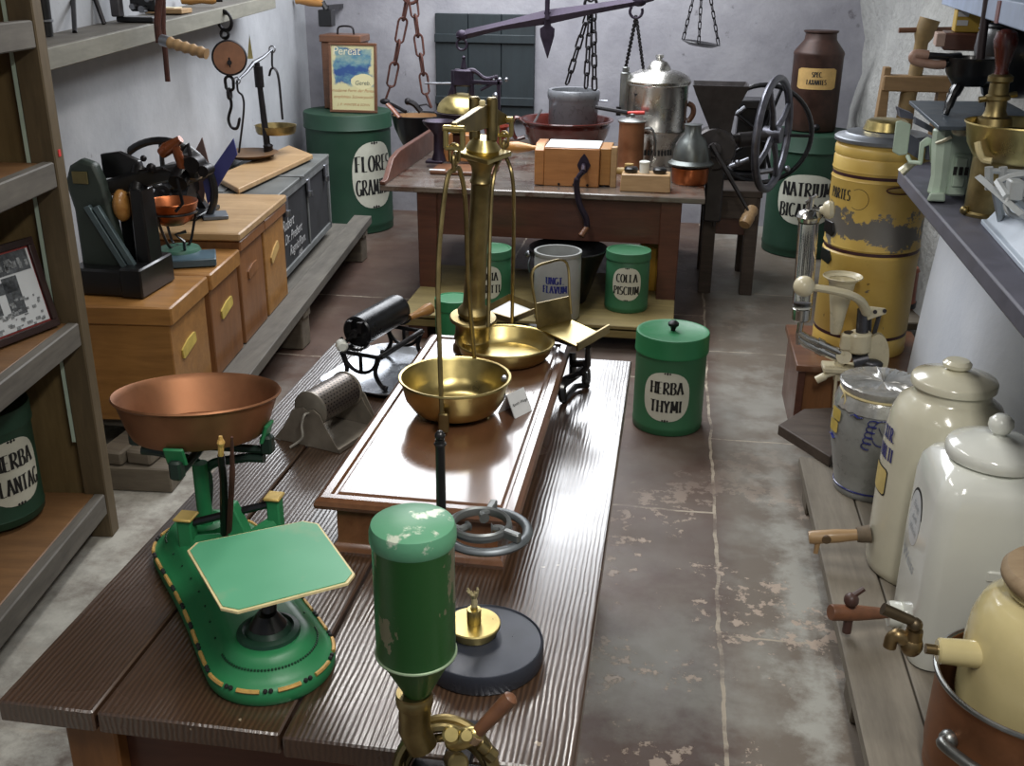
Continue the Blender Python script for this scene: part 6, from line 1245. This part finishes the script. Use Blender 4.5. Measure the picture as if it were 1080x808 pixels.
def lidded(m, R, z, kr=.034, kz=.05, flat=1.0):
    m.lathe([(R*.9, z-.022), (R*.985, z-.02), (R*1.0, z-.004), (R*.985, z+.004), (R*.9, z+.016*flat), (R*.6, z+.034*flat), (R*.3, z+.044*flat), (kr*.55, z+.048*flat), (kr*.5, z+.052*flat), (kr*.95, z+.052*flat+kz*.3), (kr, z+.052*flat+kz*.55), (kr*.8, z+.052*flat+kz*.85), (kr*.4, z+.052*flat+kz), (0, z+.052*flat+kz)], seg=52)
P = V(.812, 2.86, JZ); t = thing('tall_stoneware_jar', 'tall cream stoneware jar with flat knobbed lid and blue lettering', 'jar', P)
R = .163; H = .6
m = L(); m.lathe([(0, 0), (R*.94, 0), (R*.98, .008), (R*1.0, .03), (R*1.0, .40), (R*.985, .45), (R*.93, .5), (R*.84, .535), (R*.68, .555), (R*.64, .565), (R*.64, .59), (R*.6, .592), (0, .588)], seg=60); m.build('body', CERAMIC, t)
m = L(); m.lathe([(R*.66, .585), (R*.7, .588), (R*.705, .606), (R*.68, .612), (R*.3, .63), (.03, .634), (.026, .638), (.037, .644), (.039, .654), (.03, .663), (0, .665)], seg=52); m.build('lid', CERAMIC, t)
fa = face_cam(P)
m = L(); pen(m, 'EXTR.', .04, cylmap(R, fa-1.1, .425, .0015), .2, .06, width=.7); pen(m, 'MALTI', .04, cylmap(R, fa-1.1, .365, .0015), .2, .06, width=.7); m.build('blue_lettering', BLUEGL, t)
m = L(); patch(m, .1, .085, cylmap(R, fa-1.22, .295, .0012), 12); p = m.build('label_border', BLACK, t)
m = L(); patch(m, .092, .077, cylmap(R, fa-1.22, .295, .002), 12); m.build('yellow_label', plain('aged_label', C(206, 184, 116), .6, 0, .12, 20), p)
def spigot(t, k, a, b, mat, name='wooden_spigot', r=.019):
    pass
k = lambda x, y, Y: py_(x, y, Y)-P
m = L(); a, b = k(906, 564, 2.84), k(853, 567, 2.84); d = b-a
m.lathe([(0, 0), (.017, 0), (.018, .03), (.0205, .06), (.0205, d.length*.93), (.018, d.length), (.008, d.length), (0, d.length*.98)], seg=20, M=TR(*a) @ look(d)); sp = m.build('wooden_spigot', WOOD_LID, t)
m = L(); m.cyl(k(918, 563, 2.84), a, .027, 18, .024); m.cyl(a-d*.0, a+d*.04, .0225, 18); m.build('cork_collar', plain('dark_cork', C(110, 96, 78), .7, 0, .3, 30), sp)
m = L(); c = a+d*.66; m.cyl(c+V(0, -.022, 0), c+V(0, .02, 0), .014, 14, None, .002); m.build('plug_face', plain('plug_wood', C(96, 76, 52), .5), sp); m = L(); m.cyl(a+d*.8, a+d*.8+V(-.005, -.012, -.05), .009, 10, .007); m.build('outlet_peg', WOOD_LID, sp)
# square white jar
P = V(.829, 2.478, JZ); t = thing('square_porcelain_jar', 'large white square porcelain jar with round lid and black oval label', 'jar', P)
hw = .15
m = L(); m.loft([rrect(2*(hw-i), 2*(hw-i), r_, z) for i, r_, z in ((.02, .045, 0), (.004, .05, .006), (.0, .05, .04), (-.002, .05, .3), (0, .05, .46), (.006, .05, .5), (.02, .055, .525), (.045, .07, .542), (.06, .08, .548), (.075, .085, .552))]); m.build('body', PORC, t, smooth=60)
m = L(); R = .118; z = .563; m.lathe([(R*.86, z-.014), (R*.97, z-.012), (R*1.0, z), (R*.99, z+.014), (R*.93, z+.022), (R*.6, z+.036), (R*.25, z+.044), (.016, z+.046), (.014, z+.052), (.024, z+.058), (.03, z+.072), (.028, z+.086), (.016, z+.098), (0, z+.1)], seg=56); m.build('lid', PORC, t)
FM = Matrix(((0, 0, -1, -hw-.0012), (-1, 0, 0, .035), (0, 1, 0, .345), (0, 0, 0, 1)))
m = L(); patch(m, .125, .165, flatmap(FM), 2.1); p = m.build('label_border', BLACK, t)
m = L(); patch(m, .111, .151, flatmap(FM @ TR(0, 0, .0012)), 2.1); m.build('label_face', plain('label_white', C(206, 210, 212), .3, 0, .05), p)
m = L(); 
for i, s in enumerate(('Essig', 'zum', 'Weine')): hand(m, s, .026, flatmap(FM @ TR(0, .028-.034*i, .0026)), .3)
hand(m, 'Weiss', .05, flatmap(FM @ TR(.0, -.135, .0006)), .35); m.build('faded_writing', plain('faded_ink', C(150, 156, 162), .5, 0, .2), t)
m = L(); m.box((.02, -hw-.0, .3), (.07, .012, .03), ch=.004); m.build('grip_notch', PORC, t)
k = lambda x, y, Y: py_(x, y, Y)-P
m = L(); a = V(-hw, .02, k(950, 650, 2.49).z); m.lathe([(0, 0), (.034, 0), (.036, .02), (.034, .032), (0, .033)], seg=24, M=TR(*a) @ RY(-PI/2)); m.build('porcelain_collar', PORC, t)
m = L(); b = k(876, 646, 2.44); a2 = a+V(-.03, 0, 0); d = b-a2; m.lathe([(0, 0), (.013, 0), (.013, .012), (.015, .02), (.021, d.length*.55), (.022, d.length*.97), (.02, d.length), (0, d.length)], seg=20, M=TR(*a2) @ look(d)); sp = m.build('wooden_spigot', plain('spigot_red_wood', C(124, 82, 58), .45, 0, .3, 20), t)
m = L(); c = a2+d*.68; m.cyl(c+V(0, 0, -.06), c+V(0, 0, .022), .0125, 14); m.ball(tuple(c+V(0, 0, .04)), .02, 18); m.cyl(c+V(.0, 0, .05), c+V(.03, .01, .072), .008, 10, .007); m.build('tap_plug', plain('dark_plug_wood', C(76, 52, 46), .4, 0, .3, 20), sp)
# beige jar in a copper pot
P = V(.828, 1.96, JZ); t = thing('copper_pot', 'round copper pot with rolled rim and tin handle holding the beige jar', 'pot', P)
R = .198; H = .27
m = L(); m.lathe([(0, 0), (R*.9, 0), (R*.94, .01), (R*.99, .08), (R*.985, H-.01), (R*1.01, H-.006), (R*1.015, H), (R*1.0, H+.006), (R*.97, H), (R*.965, .02), (0, .012)], seg=64); m.build('pot', COPPER_D, t)
m = L(); m.torus((0, 0, H), R*1.005, .006, 64); m.build('rim', TIN, t)
m = L(); fa = face_cam(P)-.28; f0 = cylmap(R, fa, .17, .012); f1 = cylmap(R, fa, .17, .03); m.tube(bez([f0(-.085, .0), f1(-.07, .004), f1(0, .0), f1(.07, -.004), f0(.085, -.012)], 6), .013, 10); 
for x, y in ((-.085, 0), (.085, -.012)): m.ball(tuple(cylmap(R, fa, .17, .004)(x, y)), .021, 14, (1, 1, 1))
m.build('handle', TIN, t)
P = V(.842, 1.968, JZ+.0125); t = thing('beige_stoneware_jar', 'glossy beige stoneware jar with wooden lid standing inside the copper pot', 'jar', P)
R = .165; zt = py_(1062, 590, 1.9).z-P.z
H = .475
m = L(); m.lathe([(0, 0), (R*.93, 0), (R*.98, .01), (R*1.0, .05), (R*1.0, H-.14), (R*.97, H-.09), (R*.88, H-.05), (R*.76, H-.03), (R*.68, H-.02), (R*.64, H-.008), (R*.68, H), (R*.66, H+.01), (0, H+.012)], seg=60); m.build('body', CERAMIC_B, t)
m = L(); m.lathe([(R*.55, H+.005), (R*.69, H+.01), (R*.74, H+.022), (R*.74, H+.036), (R*.68, H+.048), (R*.4, H+.054), (0, H+.054)], seg=48); m.build('wooden_lid', wood('oak_lid_wood', C(140, 118, 90), C(172, 150, 120), 'X', 1, .65, .15), t)
k = lambda x, y, Y: py_(x, y, Y)-P
yy = 1.93
m = L(); a = k(988, 686, yy); m.cyl(a+V(.12, 0, 0), a, .031, 22, .027, .004); m.build('spout_collar', CERAMIC_B, t)
m = L(); b, c2 = k(976, 684, yy), k(961, 680, yy); m.tube([a+V(.02, 0, 0), b], .011, 12); m.ball(tuple(c2), .024, 18, (1, 1, 1.1)); m.cyl(c2, k(965, 664, yy), .02, 16, .017); m.tube(bez([c2, k(949, 671, yy), k(941, 673, yy), k(938, 682, yy)], 5), [.016]*8+[.014]*8, 12); tap = m.build('brass_tap', plain('tarnished_brass', C(138, 118, 84), .36, .9, .3, 12, .06), t)
m = L(); m.ball(tuple(k(965, 659, yy)), .016, 14); m.cyl(k(962, 655, yy), k(931, 642, yy), .011, 12, .013); m.build('tap_lever', plain('tap_lever', C(96, 84, 66), .4, .8, .3), tap)
# ================================================================== on the slate shelf
SZ = 1.1255
F = pz(988, 210, SZ); t = thing('mint_scale', 'pale green cast iron counter scale with slate grey platform on the slate shelf', 'scale', F)
PZ = 1.372
BLc, FLc, BRc = pz(959, 106, PZ), pz(990, 133, PZ), pz(1062, 107, PZ); FRc = FLc+(BRc-BLc)
m = WB(t); Q = [BLc, BRc, FRc, FLc]; m.loft([[tuple(q-V(0, 0, .012)) for q in Q], [tuple(q) for q in Q]]); m.build('platform', plain('slate_platform', C(88, 98, 108), .4, .3, .15, 10), t, bevel=.002)
k = lambda x, y, Y=3.42: py_(x, y, Y)
ctr = (BLc+FRc)/2
m = WB(t); m.tube([k(995, 135), k(994, 150), k(991, 185), k(988, 204)], [.03, .032, .026, .03], 8); m.loft([[tuple(k(x, y, 3.4+d)) for x, y in ((977, 212), (981, 203), (997, 203), (997, 213))] for d in (-.03, .05)]); m.build('front_leg', MINT, t, bevel=.006)
m = WB(t); m.loft([[tuple(V(x, y, z)) for x, y, z in ((k(1003, 140).x, 3.4, PZ-.012), (k(1030, 140).x, 3.44, PZ-.012), (k(1030, 140).x, 3.44, SZ+.06), (k(1003, 140).x, 3.4, SZ+.04))], [tuple(V(x, y, z)) for x, y, z in ((k(1003, 140).x+.05, 3.8, PZ-.012), (k(1030, 140).x+.05, 3.8, PZ-.012), (k(1030, 140).x+.05, 3.8, SZ), (k(1003, 140).x+.05, 3.8, SZ))]]); m.box((k(1016, 150).x, 3.415, 1.21), (.06, .02, .13), ch=.006); m.box((k(1016, 150).x, 3.403, 1.22), (.035, .012, .09), ch=.003); m.build('casting', MINT, t, bevel=.005)
m = WB(t)
for x in (1008, 1014, 1020): m.box((k(x, 163).x, 3.395, 1.225), (.01, .004, .025))
m.build('dial_slots', BLACK, t)
m = WB(t); m.loft([[tuple(k(x, y, 3.55+d)) for x, y in ((941, 160), (945, 128), (950, 127), (961, 131), (957, 163), (948, 164))] for d in (0, .14)]); m.loft([[tuple(k(x, y, 3.45+d)) for x, y in ((968, 170), (970, 150), (978, 144), (986, 148), (986, 172), (981, 172), (980, 153), (975, 155), (973, 173))] for d in (0, .03)]); m.tube([k(957, 164, 3.5), k(960, 171, 3.48), k(972, 172, 3.45)], .008, 6); m.build('beam_housing', MINT, t, bevel=.006)
GP = plain('beam_grey', C(96, 98, 112), .4, .4, .2)
m = WB(t); m.loft([[tuple(k(x, y, 3.56)+V(0, d, 0)) for x, y in ((954, 138), (970, 148), (969, 168), (953, 158))] for d in (0, .015)]); m.loft([[tuple(k(x, y, 3.6)+V(0, d, 0)) for x, y in ((948, 114), (963, 120), (964, 126), (950, 124))] for d in (0, .06)]); m.loft([[tuple(k(x, y, 3.55)+V(0, d, 0)) for x, y in ((966, 124), (984, 134), (983, 140), (965, 131))] for d in (0, .03)]); m.box(tuple(k(980, 160, 3.47)), (.02, .02, .05), ch=.003); m.build('weigh_beam', GP, t)
m = WB(t); m.tube(bez([k(988, 151, 3.4), k(996, 148, 3.38), k(1004, 144, 3.37)], 5), .006, 6); m.tube([k(950, 182, 3.62), k(962, 172, 3.62)], [.03, .024], 8, flat=.5); m.ball(tuple(k(1013, 138, 3.34)), .02, 14, (1.3, .8, .8)); m.ball(tuple(k(1022, 139, 3.34)), .016, 12); m.cyl(k(1014, 133, 3.34), k(1014, 139, 3.34), .006, 8); m.build('poise_fittings', plain('pale_fitting', C(190, 186, 160), .35, .3, .2), t)
m = WB(t); m.box((ctr.x+.05, ctr.y+.02, (SZ+PZ)/2-.006), (.06, .2, PZ-SZ-.013), ch=.006); m.build('rear_leg', MINT, t)
# iron tripod pot on the platform
c0 = V(ctr.x-.01, ctr.y-.05, PZ+.0005)
yc = c0.y; t = thing('tripod_pot', 'black cast iron three-legged pot with side handle and pestle on the mint scale platform', 'pot', c0)
k = lambda x, y, dy=0: py_(x, y, yc+dy)-c0
rc = k(1025, 61); s_ = ppm(c0+rc); R = 26/s_; hz = k(1025, 92).z
m = L(); m.lathe([(0, hz), (R*.6, hz+.005), (R*.82, hz+.03), (R*.92, hz*.5+rc.z*.5), (R*.98, rc.z-.012), (R*1.04, rc.z-.004), (R*1.04, rc.z+.002), (R*.97, rc.z+.002), (R*.88, hz*.5+rc.z*.5), (R*.7, hz+.03), (0, hz+.015)], (rc.x, 0, 0), 44); m.build('bowl', IRON_P, t)
for e, tp_ in ((k(997, 125, -.06), k(1012, 90, -.02)), (k(997, 118, .02), k(1010, 90, .02)), (k(1042, 112, .02), k(1040, 90, .0))):
    e.z = .0; m = L(); m.tube(bez([tp_, tp_.lerp(e, .5)+V((rc.x-e.x)*-.02, 0, .01), e+V(0, 0, .004)], 6), [.017]*5+[.013]*5+[.009, .009, .009], 8); m.build('leg', IRON_P, t)
m = L(); m.tube([k(978, 58.5, -.02), k(1000, 60, -.02), k(1012, 60)], [.011, .011, .014], 10); m.tube([k(985, 68, -.02), k(1002, 67, -.01)], .012, 10); m.build('handle', IRON_P, t)
m = L(); m.tube(bez([k(979, 58, -.02), k(966, 57, -.02), k(963, 61, -.02), k(967, 65, -.02), k(985, 68, -.02), k(996, 68, -.015)], 5), .0145, 10); m.build('wooden_grip', plain('pinkish_grip', C(160, 128, 112), .4, 0, .25, 20), t)
m = L(); m.tube([k(1032, 82), k(1035, 50), k(1043, -10)], [.014, .013, .013], 10); m.build('pestle_rod', plain('dark_rod', C(54, 44, 46), .45, .2, .3), t)
# brass mill
P = pz(1040, 224, SZ); P.y -= .03; yb = P.y; t = thing('brass_mill', 'tall brass cylinder mill with a wide brass bowl and red-brown knob handle', 'mill', P)
k = lambda x, y, dy=0: py_(x, y, yb+dy)-P; s_ = ppm(P)
m = L(); R = .072; h1 = k(1046, 135).z; m.lathe([(0, 0), (R*1.08, 0), (R*1.08, .008), (R, .014), (R*.98, h1-.02), (R*.9, h1), (0, h1)], seg=40); m.ball((-R*1.05, -.02, .014), .014, 12); m.build('cylinder', BRASS_D, t)
a, b = k(1049, 124), k(1056, 78); ax = (b-a); n_ = ax.length
m = L(); m.lathe([(0, -.02), (.05, -.02), (.046, .0), (.034, .005), (.028, .02), (.027, n_*.4), (.034, n_*.42), (.034, n_*.5), (.027, n_*.54), (.026, n_*.8), (.034, n_*.84), (.034, n_*.95), (.024, n_), (0, n_)], seg=28, M=TR(*a) @ look(ax)); m.tube([a.lerp(b, .45)+V(-.05, 0, -.006), a.lerp(b, .45)+V(.05, 0, .012)], .009, 8); m.build('neck', BRASS_D, t)
c = k(1062, 37); m = L(); m.lathe([(0, 0), (.02, 0), (.017, .015), (.02, .03), (.029, .068), (.033, .09), (.027, .112), (.014, .12), (0, .121)], seg=24, M=TR(*b) @ look(c-b)); m.build('knob_handle', plain('red_brown_knob', C(84, 36, 28), .22, 0, .5, 9, 0, .6), t)
bc = k(1072, 146, -.1); R = .16
m = L(); z0 = k(1070, 170, -.1).z; bowl(m, (bc.x+.01, -.1, z0), R*.93, bc.z+.04-z0, R*.62, .004); m.build('brass_bowl', BRASS, t)
m = L(); f = V(bc.x+.01-R*.85, -.14, bc.z); m.tube(bez([k(1031, 150, -.18), k(1033, 160, -.19), k(1037, 168, -.19), k(1046, 170, -.2)], 5), .009, 8); m.build('bowl_bracket', CREAMLINE, t)
# white balance on the near end of the shelf
P = pz(1062, 262, SZ); t = thing('white_balance', 'white painted metal balance with angled rails and a blue-white sloping tray', 'balance', P)
k = lambda x, y, Y=2.75: py_(x, y, Y)-P
BW = plain('blue_white_paint', C(196, 208, 222), .4, 0, .06)
a, b = pz(1034, 236, SZ)-P, pz(1086, 296, SZ)-P; w_ = V(.1, .02, 0)
m = L(); m.loft([[tuple(a), tuple(a+V(0, 0, .014)), tuple(a+V(.015, 0, .014)), tuple(a+V(.06, .0, .075)), tuple(a+V(.2, .03, .08)), tuple(a+V(.2, .03, .0))], [tuple(b), tuple(b+V(0, 0, .014)), tuple(b+V(.015, 0, .014)), tuple(b+V(.06, 0, .075)), tuple(b+V(.2, .03, .08)), tuple(b+V(.2, .03, 0))]]); m.build('sloping_tray', BW, t, smooth=25, bevel=.003)
WG = plain('white_grey_metal', C(178, 182, 182), .4, .2, .12)
m = L(); m.tube([k(1033, 187, 2.95), k(1080, 228, 2.7)], .014, 4, flat=.6); m.build('rail', WG, t)
m = L()
for x in (1043, 1058): m.cyl(k(x, 176, 2.95), k(x, 200, 2.95), .011, 6)
m.tube([k(1043, 180, 2.95), k(1080, 182, 2.95)], .008, 6); m.tube([k(1052, 192, 2.85), k(1066, 186, 2.85), k(1080, 184, 2.85)], .016, 6, flat=.5); m.box(tuple(k(1070, 200, 2.8)), (.035, .05, .05), ch=.004); m.tube([k(1052, 192, 2.85), k(1062, 208, 2.78)], .01, 6); m.torus(tuple(k(1074, 216, 2.78)), .03, .007, 20, RX(PI/2-.4)); m.build('linkage', WG, t)
m = L(); m.cyl(k(1070, 210, 2.8), (.1, .1, .075), .012, 8); m.cyl(k(1050, 200, 2.95), V(.05, .22, .0), .012, 8); m.build('post', WG, t)
# ================================================================== upper right
q = [pz(1080, 34, 1.66), pz(1024, 15, 1.66)]
d = (q[1]-q[0]).normalized(); a, b = q[0]-d*.35, q[1]+d*1.1
t = thing('blue_shelf', 'blue-white painted plank shelf high on the right wall', 'shelf', (a+b)/2)
m = WB(t); m.loft([[tuple(p), tuple(p+V(0, 0, .065)), tuple(V(1.33, p.y+.04, p.z+.065)), tuple(V(1.33, p.y+.04, p.z))] for p in (a, b)]); m.build('plank', plain('blue_limewash', C(158, 172, 196), .6, 0, .2, 6), t, bevel=.004)
m = WB(t); p = q[0].lerp(q[1], .42); m.box((p.x+.004, p.y, p.z+.03), (.02, .03, .06)); m.build('red_batten', plain('faded_red_wood', C(120, 84, 84), .6), t)
P = py_(1076, 52, 3.9); t = thing('black_kettle', 'large black iron kettle hanging under the blue-white shelf', 'kettle', P)
m = L(); R = .2; m.lathe([(0, -.16), (.05, -.155), (.1, -.125), (.135, -.06), (.145, .0), (.14, .05), (.13, .07), (.14, .073), (.138, .08), (.12, .07), (0, .04)], seg=40); m.build('body', IRON_P, t)
m = L(); m.tube(bez([(-.14, 0, .06), (-.1, 0, .1), (0, 0, .12), (.1, 0, .1), (.14, 0, .06)], 6), .008, 6); m.build('bail', IRON, t)
q = pz(0, 0, 1) if False else None
c = py_(1019, 43, 4.55); t = thing('wall_bracket', 'short dark wooden bracket block on the right wall under the yellow carton', 'bracket', c)
m = L(); m.box((.0, .0, -.0), (.18, .2, .065), RZ(-.15), ch=.006); m.box((.13, .02, -.01), (.16, .08, .05)); m.build('block', WOOD_MAH, t)
m = L(); m.box((-.1, -.02, .005), (.035, .16, .05), RZ(-.15), ch=.003); m.build('pale_end', plain('pinkish_end_grain', C(176, 150, 136), .6), t)
P = c+V(.015, .0, .034); t = thing('yellow_carton', 'small yellow carton with white label strips on the wall bracket', 'carton', P, -.15)
m = L(); m.box((0, 0, .044), (.14, .14, .088), ch=.003); m.build('box', plain('carton_yellow', C(190, 158, 66), .55, 0, .1), t)
for z in (.035, .068):
    m = L(); m.box((-.045, -.0712, z), (.04, .002, .02)); m.build('white_strip', WHITEP, t)
# wood press on a crate in the far right
CP = V(1.0, 5.62, 0); t = thing('rough_crate', 'tall rough dark crate in the far right corner below the wooden press', 'crate', CP)
m = L(); m.box((0, 0, .47), (.28, .42, .94), ch=.006); m.build('body', WOOD_DK, t)
m = L(); m.box((0, 0, .955), (.3, .44, .03), ch=.004); m.build('lid', WOOD_BL, t)
P = CP+V(-.02, .03, .9705); t = thing('wooden_press', 'old wooden screw press with a cross handle against the rough stone wall', 'press', P); yb = P.y
k = lambda x, y, dy=0: py_(x, y, yb+dy)-P
s_ = ppm(P+V(0, 0, .2))
m = L(); a, b = k(930, 86), k(1007, 90); m.box(tuple((a+b)/2), ((b-a).length, .09, 16/s_), ch=.006); m.build('crossbar', WOOD_PRESS, t)
zb = k(930, 90).z
for x0, x1 in ((929, 937), (990, 998)):
    m = L(); c = k((x0+x1)/2, 90); m.loft([sq(V(c.x, 0, 0), .028, .04), sq(V(c.x, 0, zb-.02), .02, .035), sq(V(c.x, 0, zb+.09 if x0 < 950 else zb+.02), .016, .03)]); m.build('upright', WOOD_PRESS, t, bevel=.003)
m = L(); m.box((k(965, 90).x, 0, .012), ((b-a).length*.98, .16, .024), ch=.004); m.build('base', WOOD_PRESS, t)
m = L(); m.tube([V(k(962, 100).x-.02, 0, .07), k(958, 100), k(965, 80), k(972, 45), k(974, 38), k(981, 20)], [.042, .04, .034, .032, .046, .05], 14); scr = m.build('screw', plain('old_screw_wood', C(128, 106, 68), .6, 0, .3, 14, .15), t)
m = L(); m.cyl(k(948, 32), k(1006, 31), .013, 10); m.build('cross_handle', WOOD_STOOL, scr)
# debris behind the yellow tin
P = V(1.05, 4.83, .0); t = MB(); rnd = random.Random(4)
n = 22; rg = []
for z, r in ((0, .17), (.08, .18), (.17, .165), (.25, .14), (.29, .09)): rg.append([(r*(1+.22*rnd.uniform(-1, 1))*math.cos(2*PI*j/n)*.8, r*(1+.22*rnd.uniform(-1, 1))*math.sin(2*PI*j/n), z+.02*rnd.uniform(-1, 1)*(z > 0)) for j in range(n)])
t.loft(rg); o = t.build('rubble_stone', STONEW); tag(o, 'pale rough rubble stone on the floor to the right of the yellow tin', 'stone'); o.location = P
P = V(1.03, 4.78, .315); o = MB(); o.box((0, 0, .018), (.2, .38, .035), ch=.005); o = o.build('tan_plank', WOOD_BL); tag(o, 'short tan plank lying on the rubble stone behind the white pier', 'plank'); o.location = P; o.rotation_euler = (0, 0, .12)
P = V(1.06, 4.84, .3515); t = thing('copper_canister', 'small reddish copper canister standing on the tan plank by the pier', 'canister', P)
m = L(); m.lathe([(0, 0), (.08, 0), (.082, .03), (.078, .035), (.076, .17), (.08, .175), (.07, .19), (0, .19)], seg=36); m.build('body', plain('reddish_copper', C(146, 78, 54), .4, .5, .3), t)
m = L(); m.lathe([(.0825, .004), (.085, .005), (.085, .028), (.0825, .029)], seg=36); m.build('dark_band', IRON, t)
bpy.data.objects.remove(_fo)
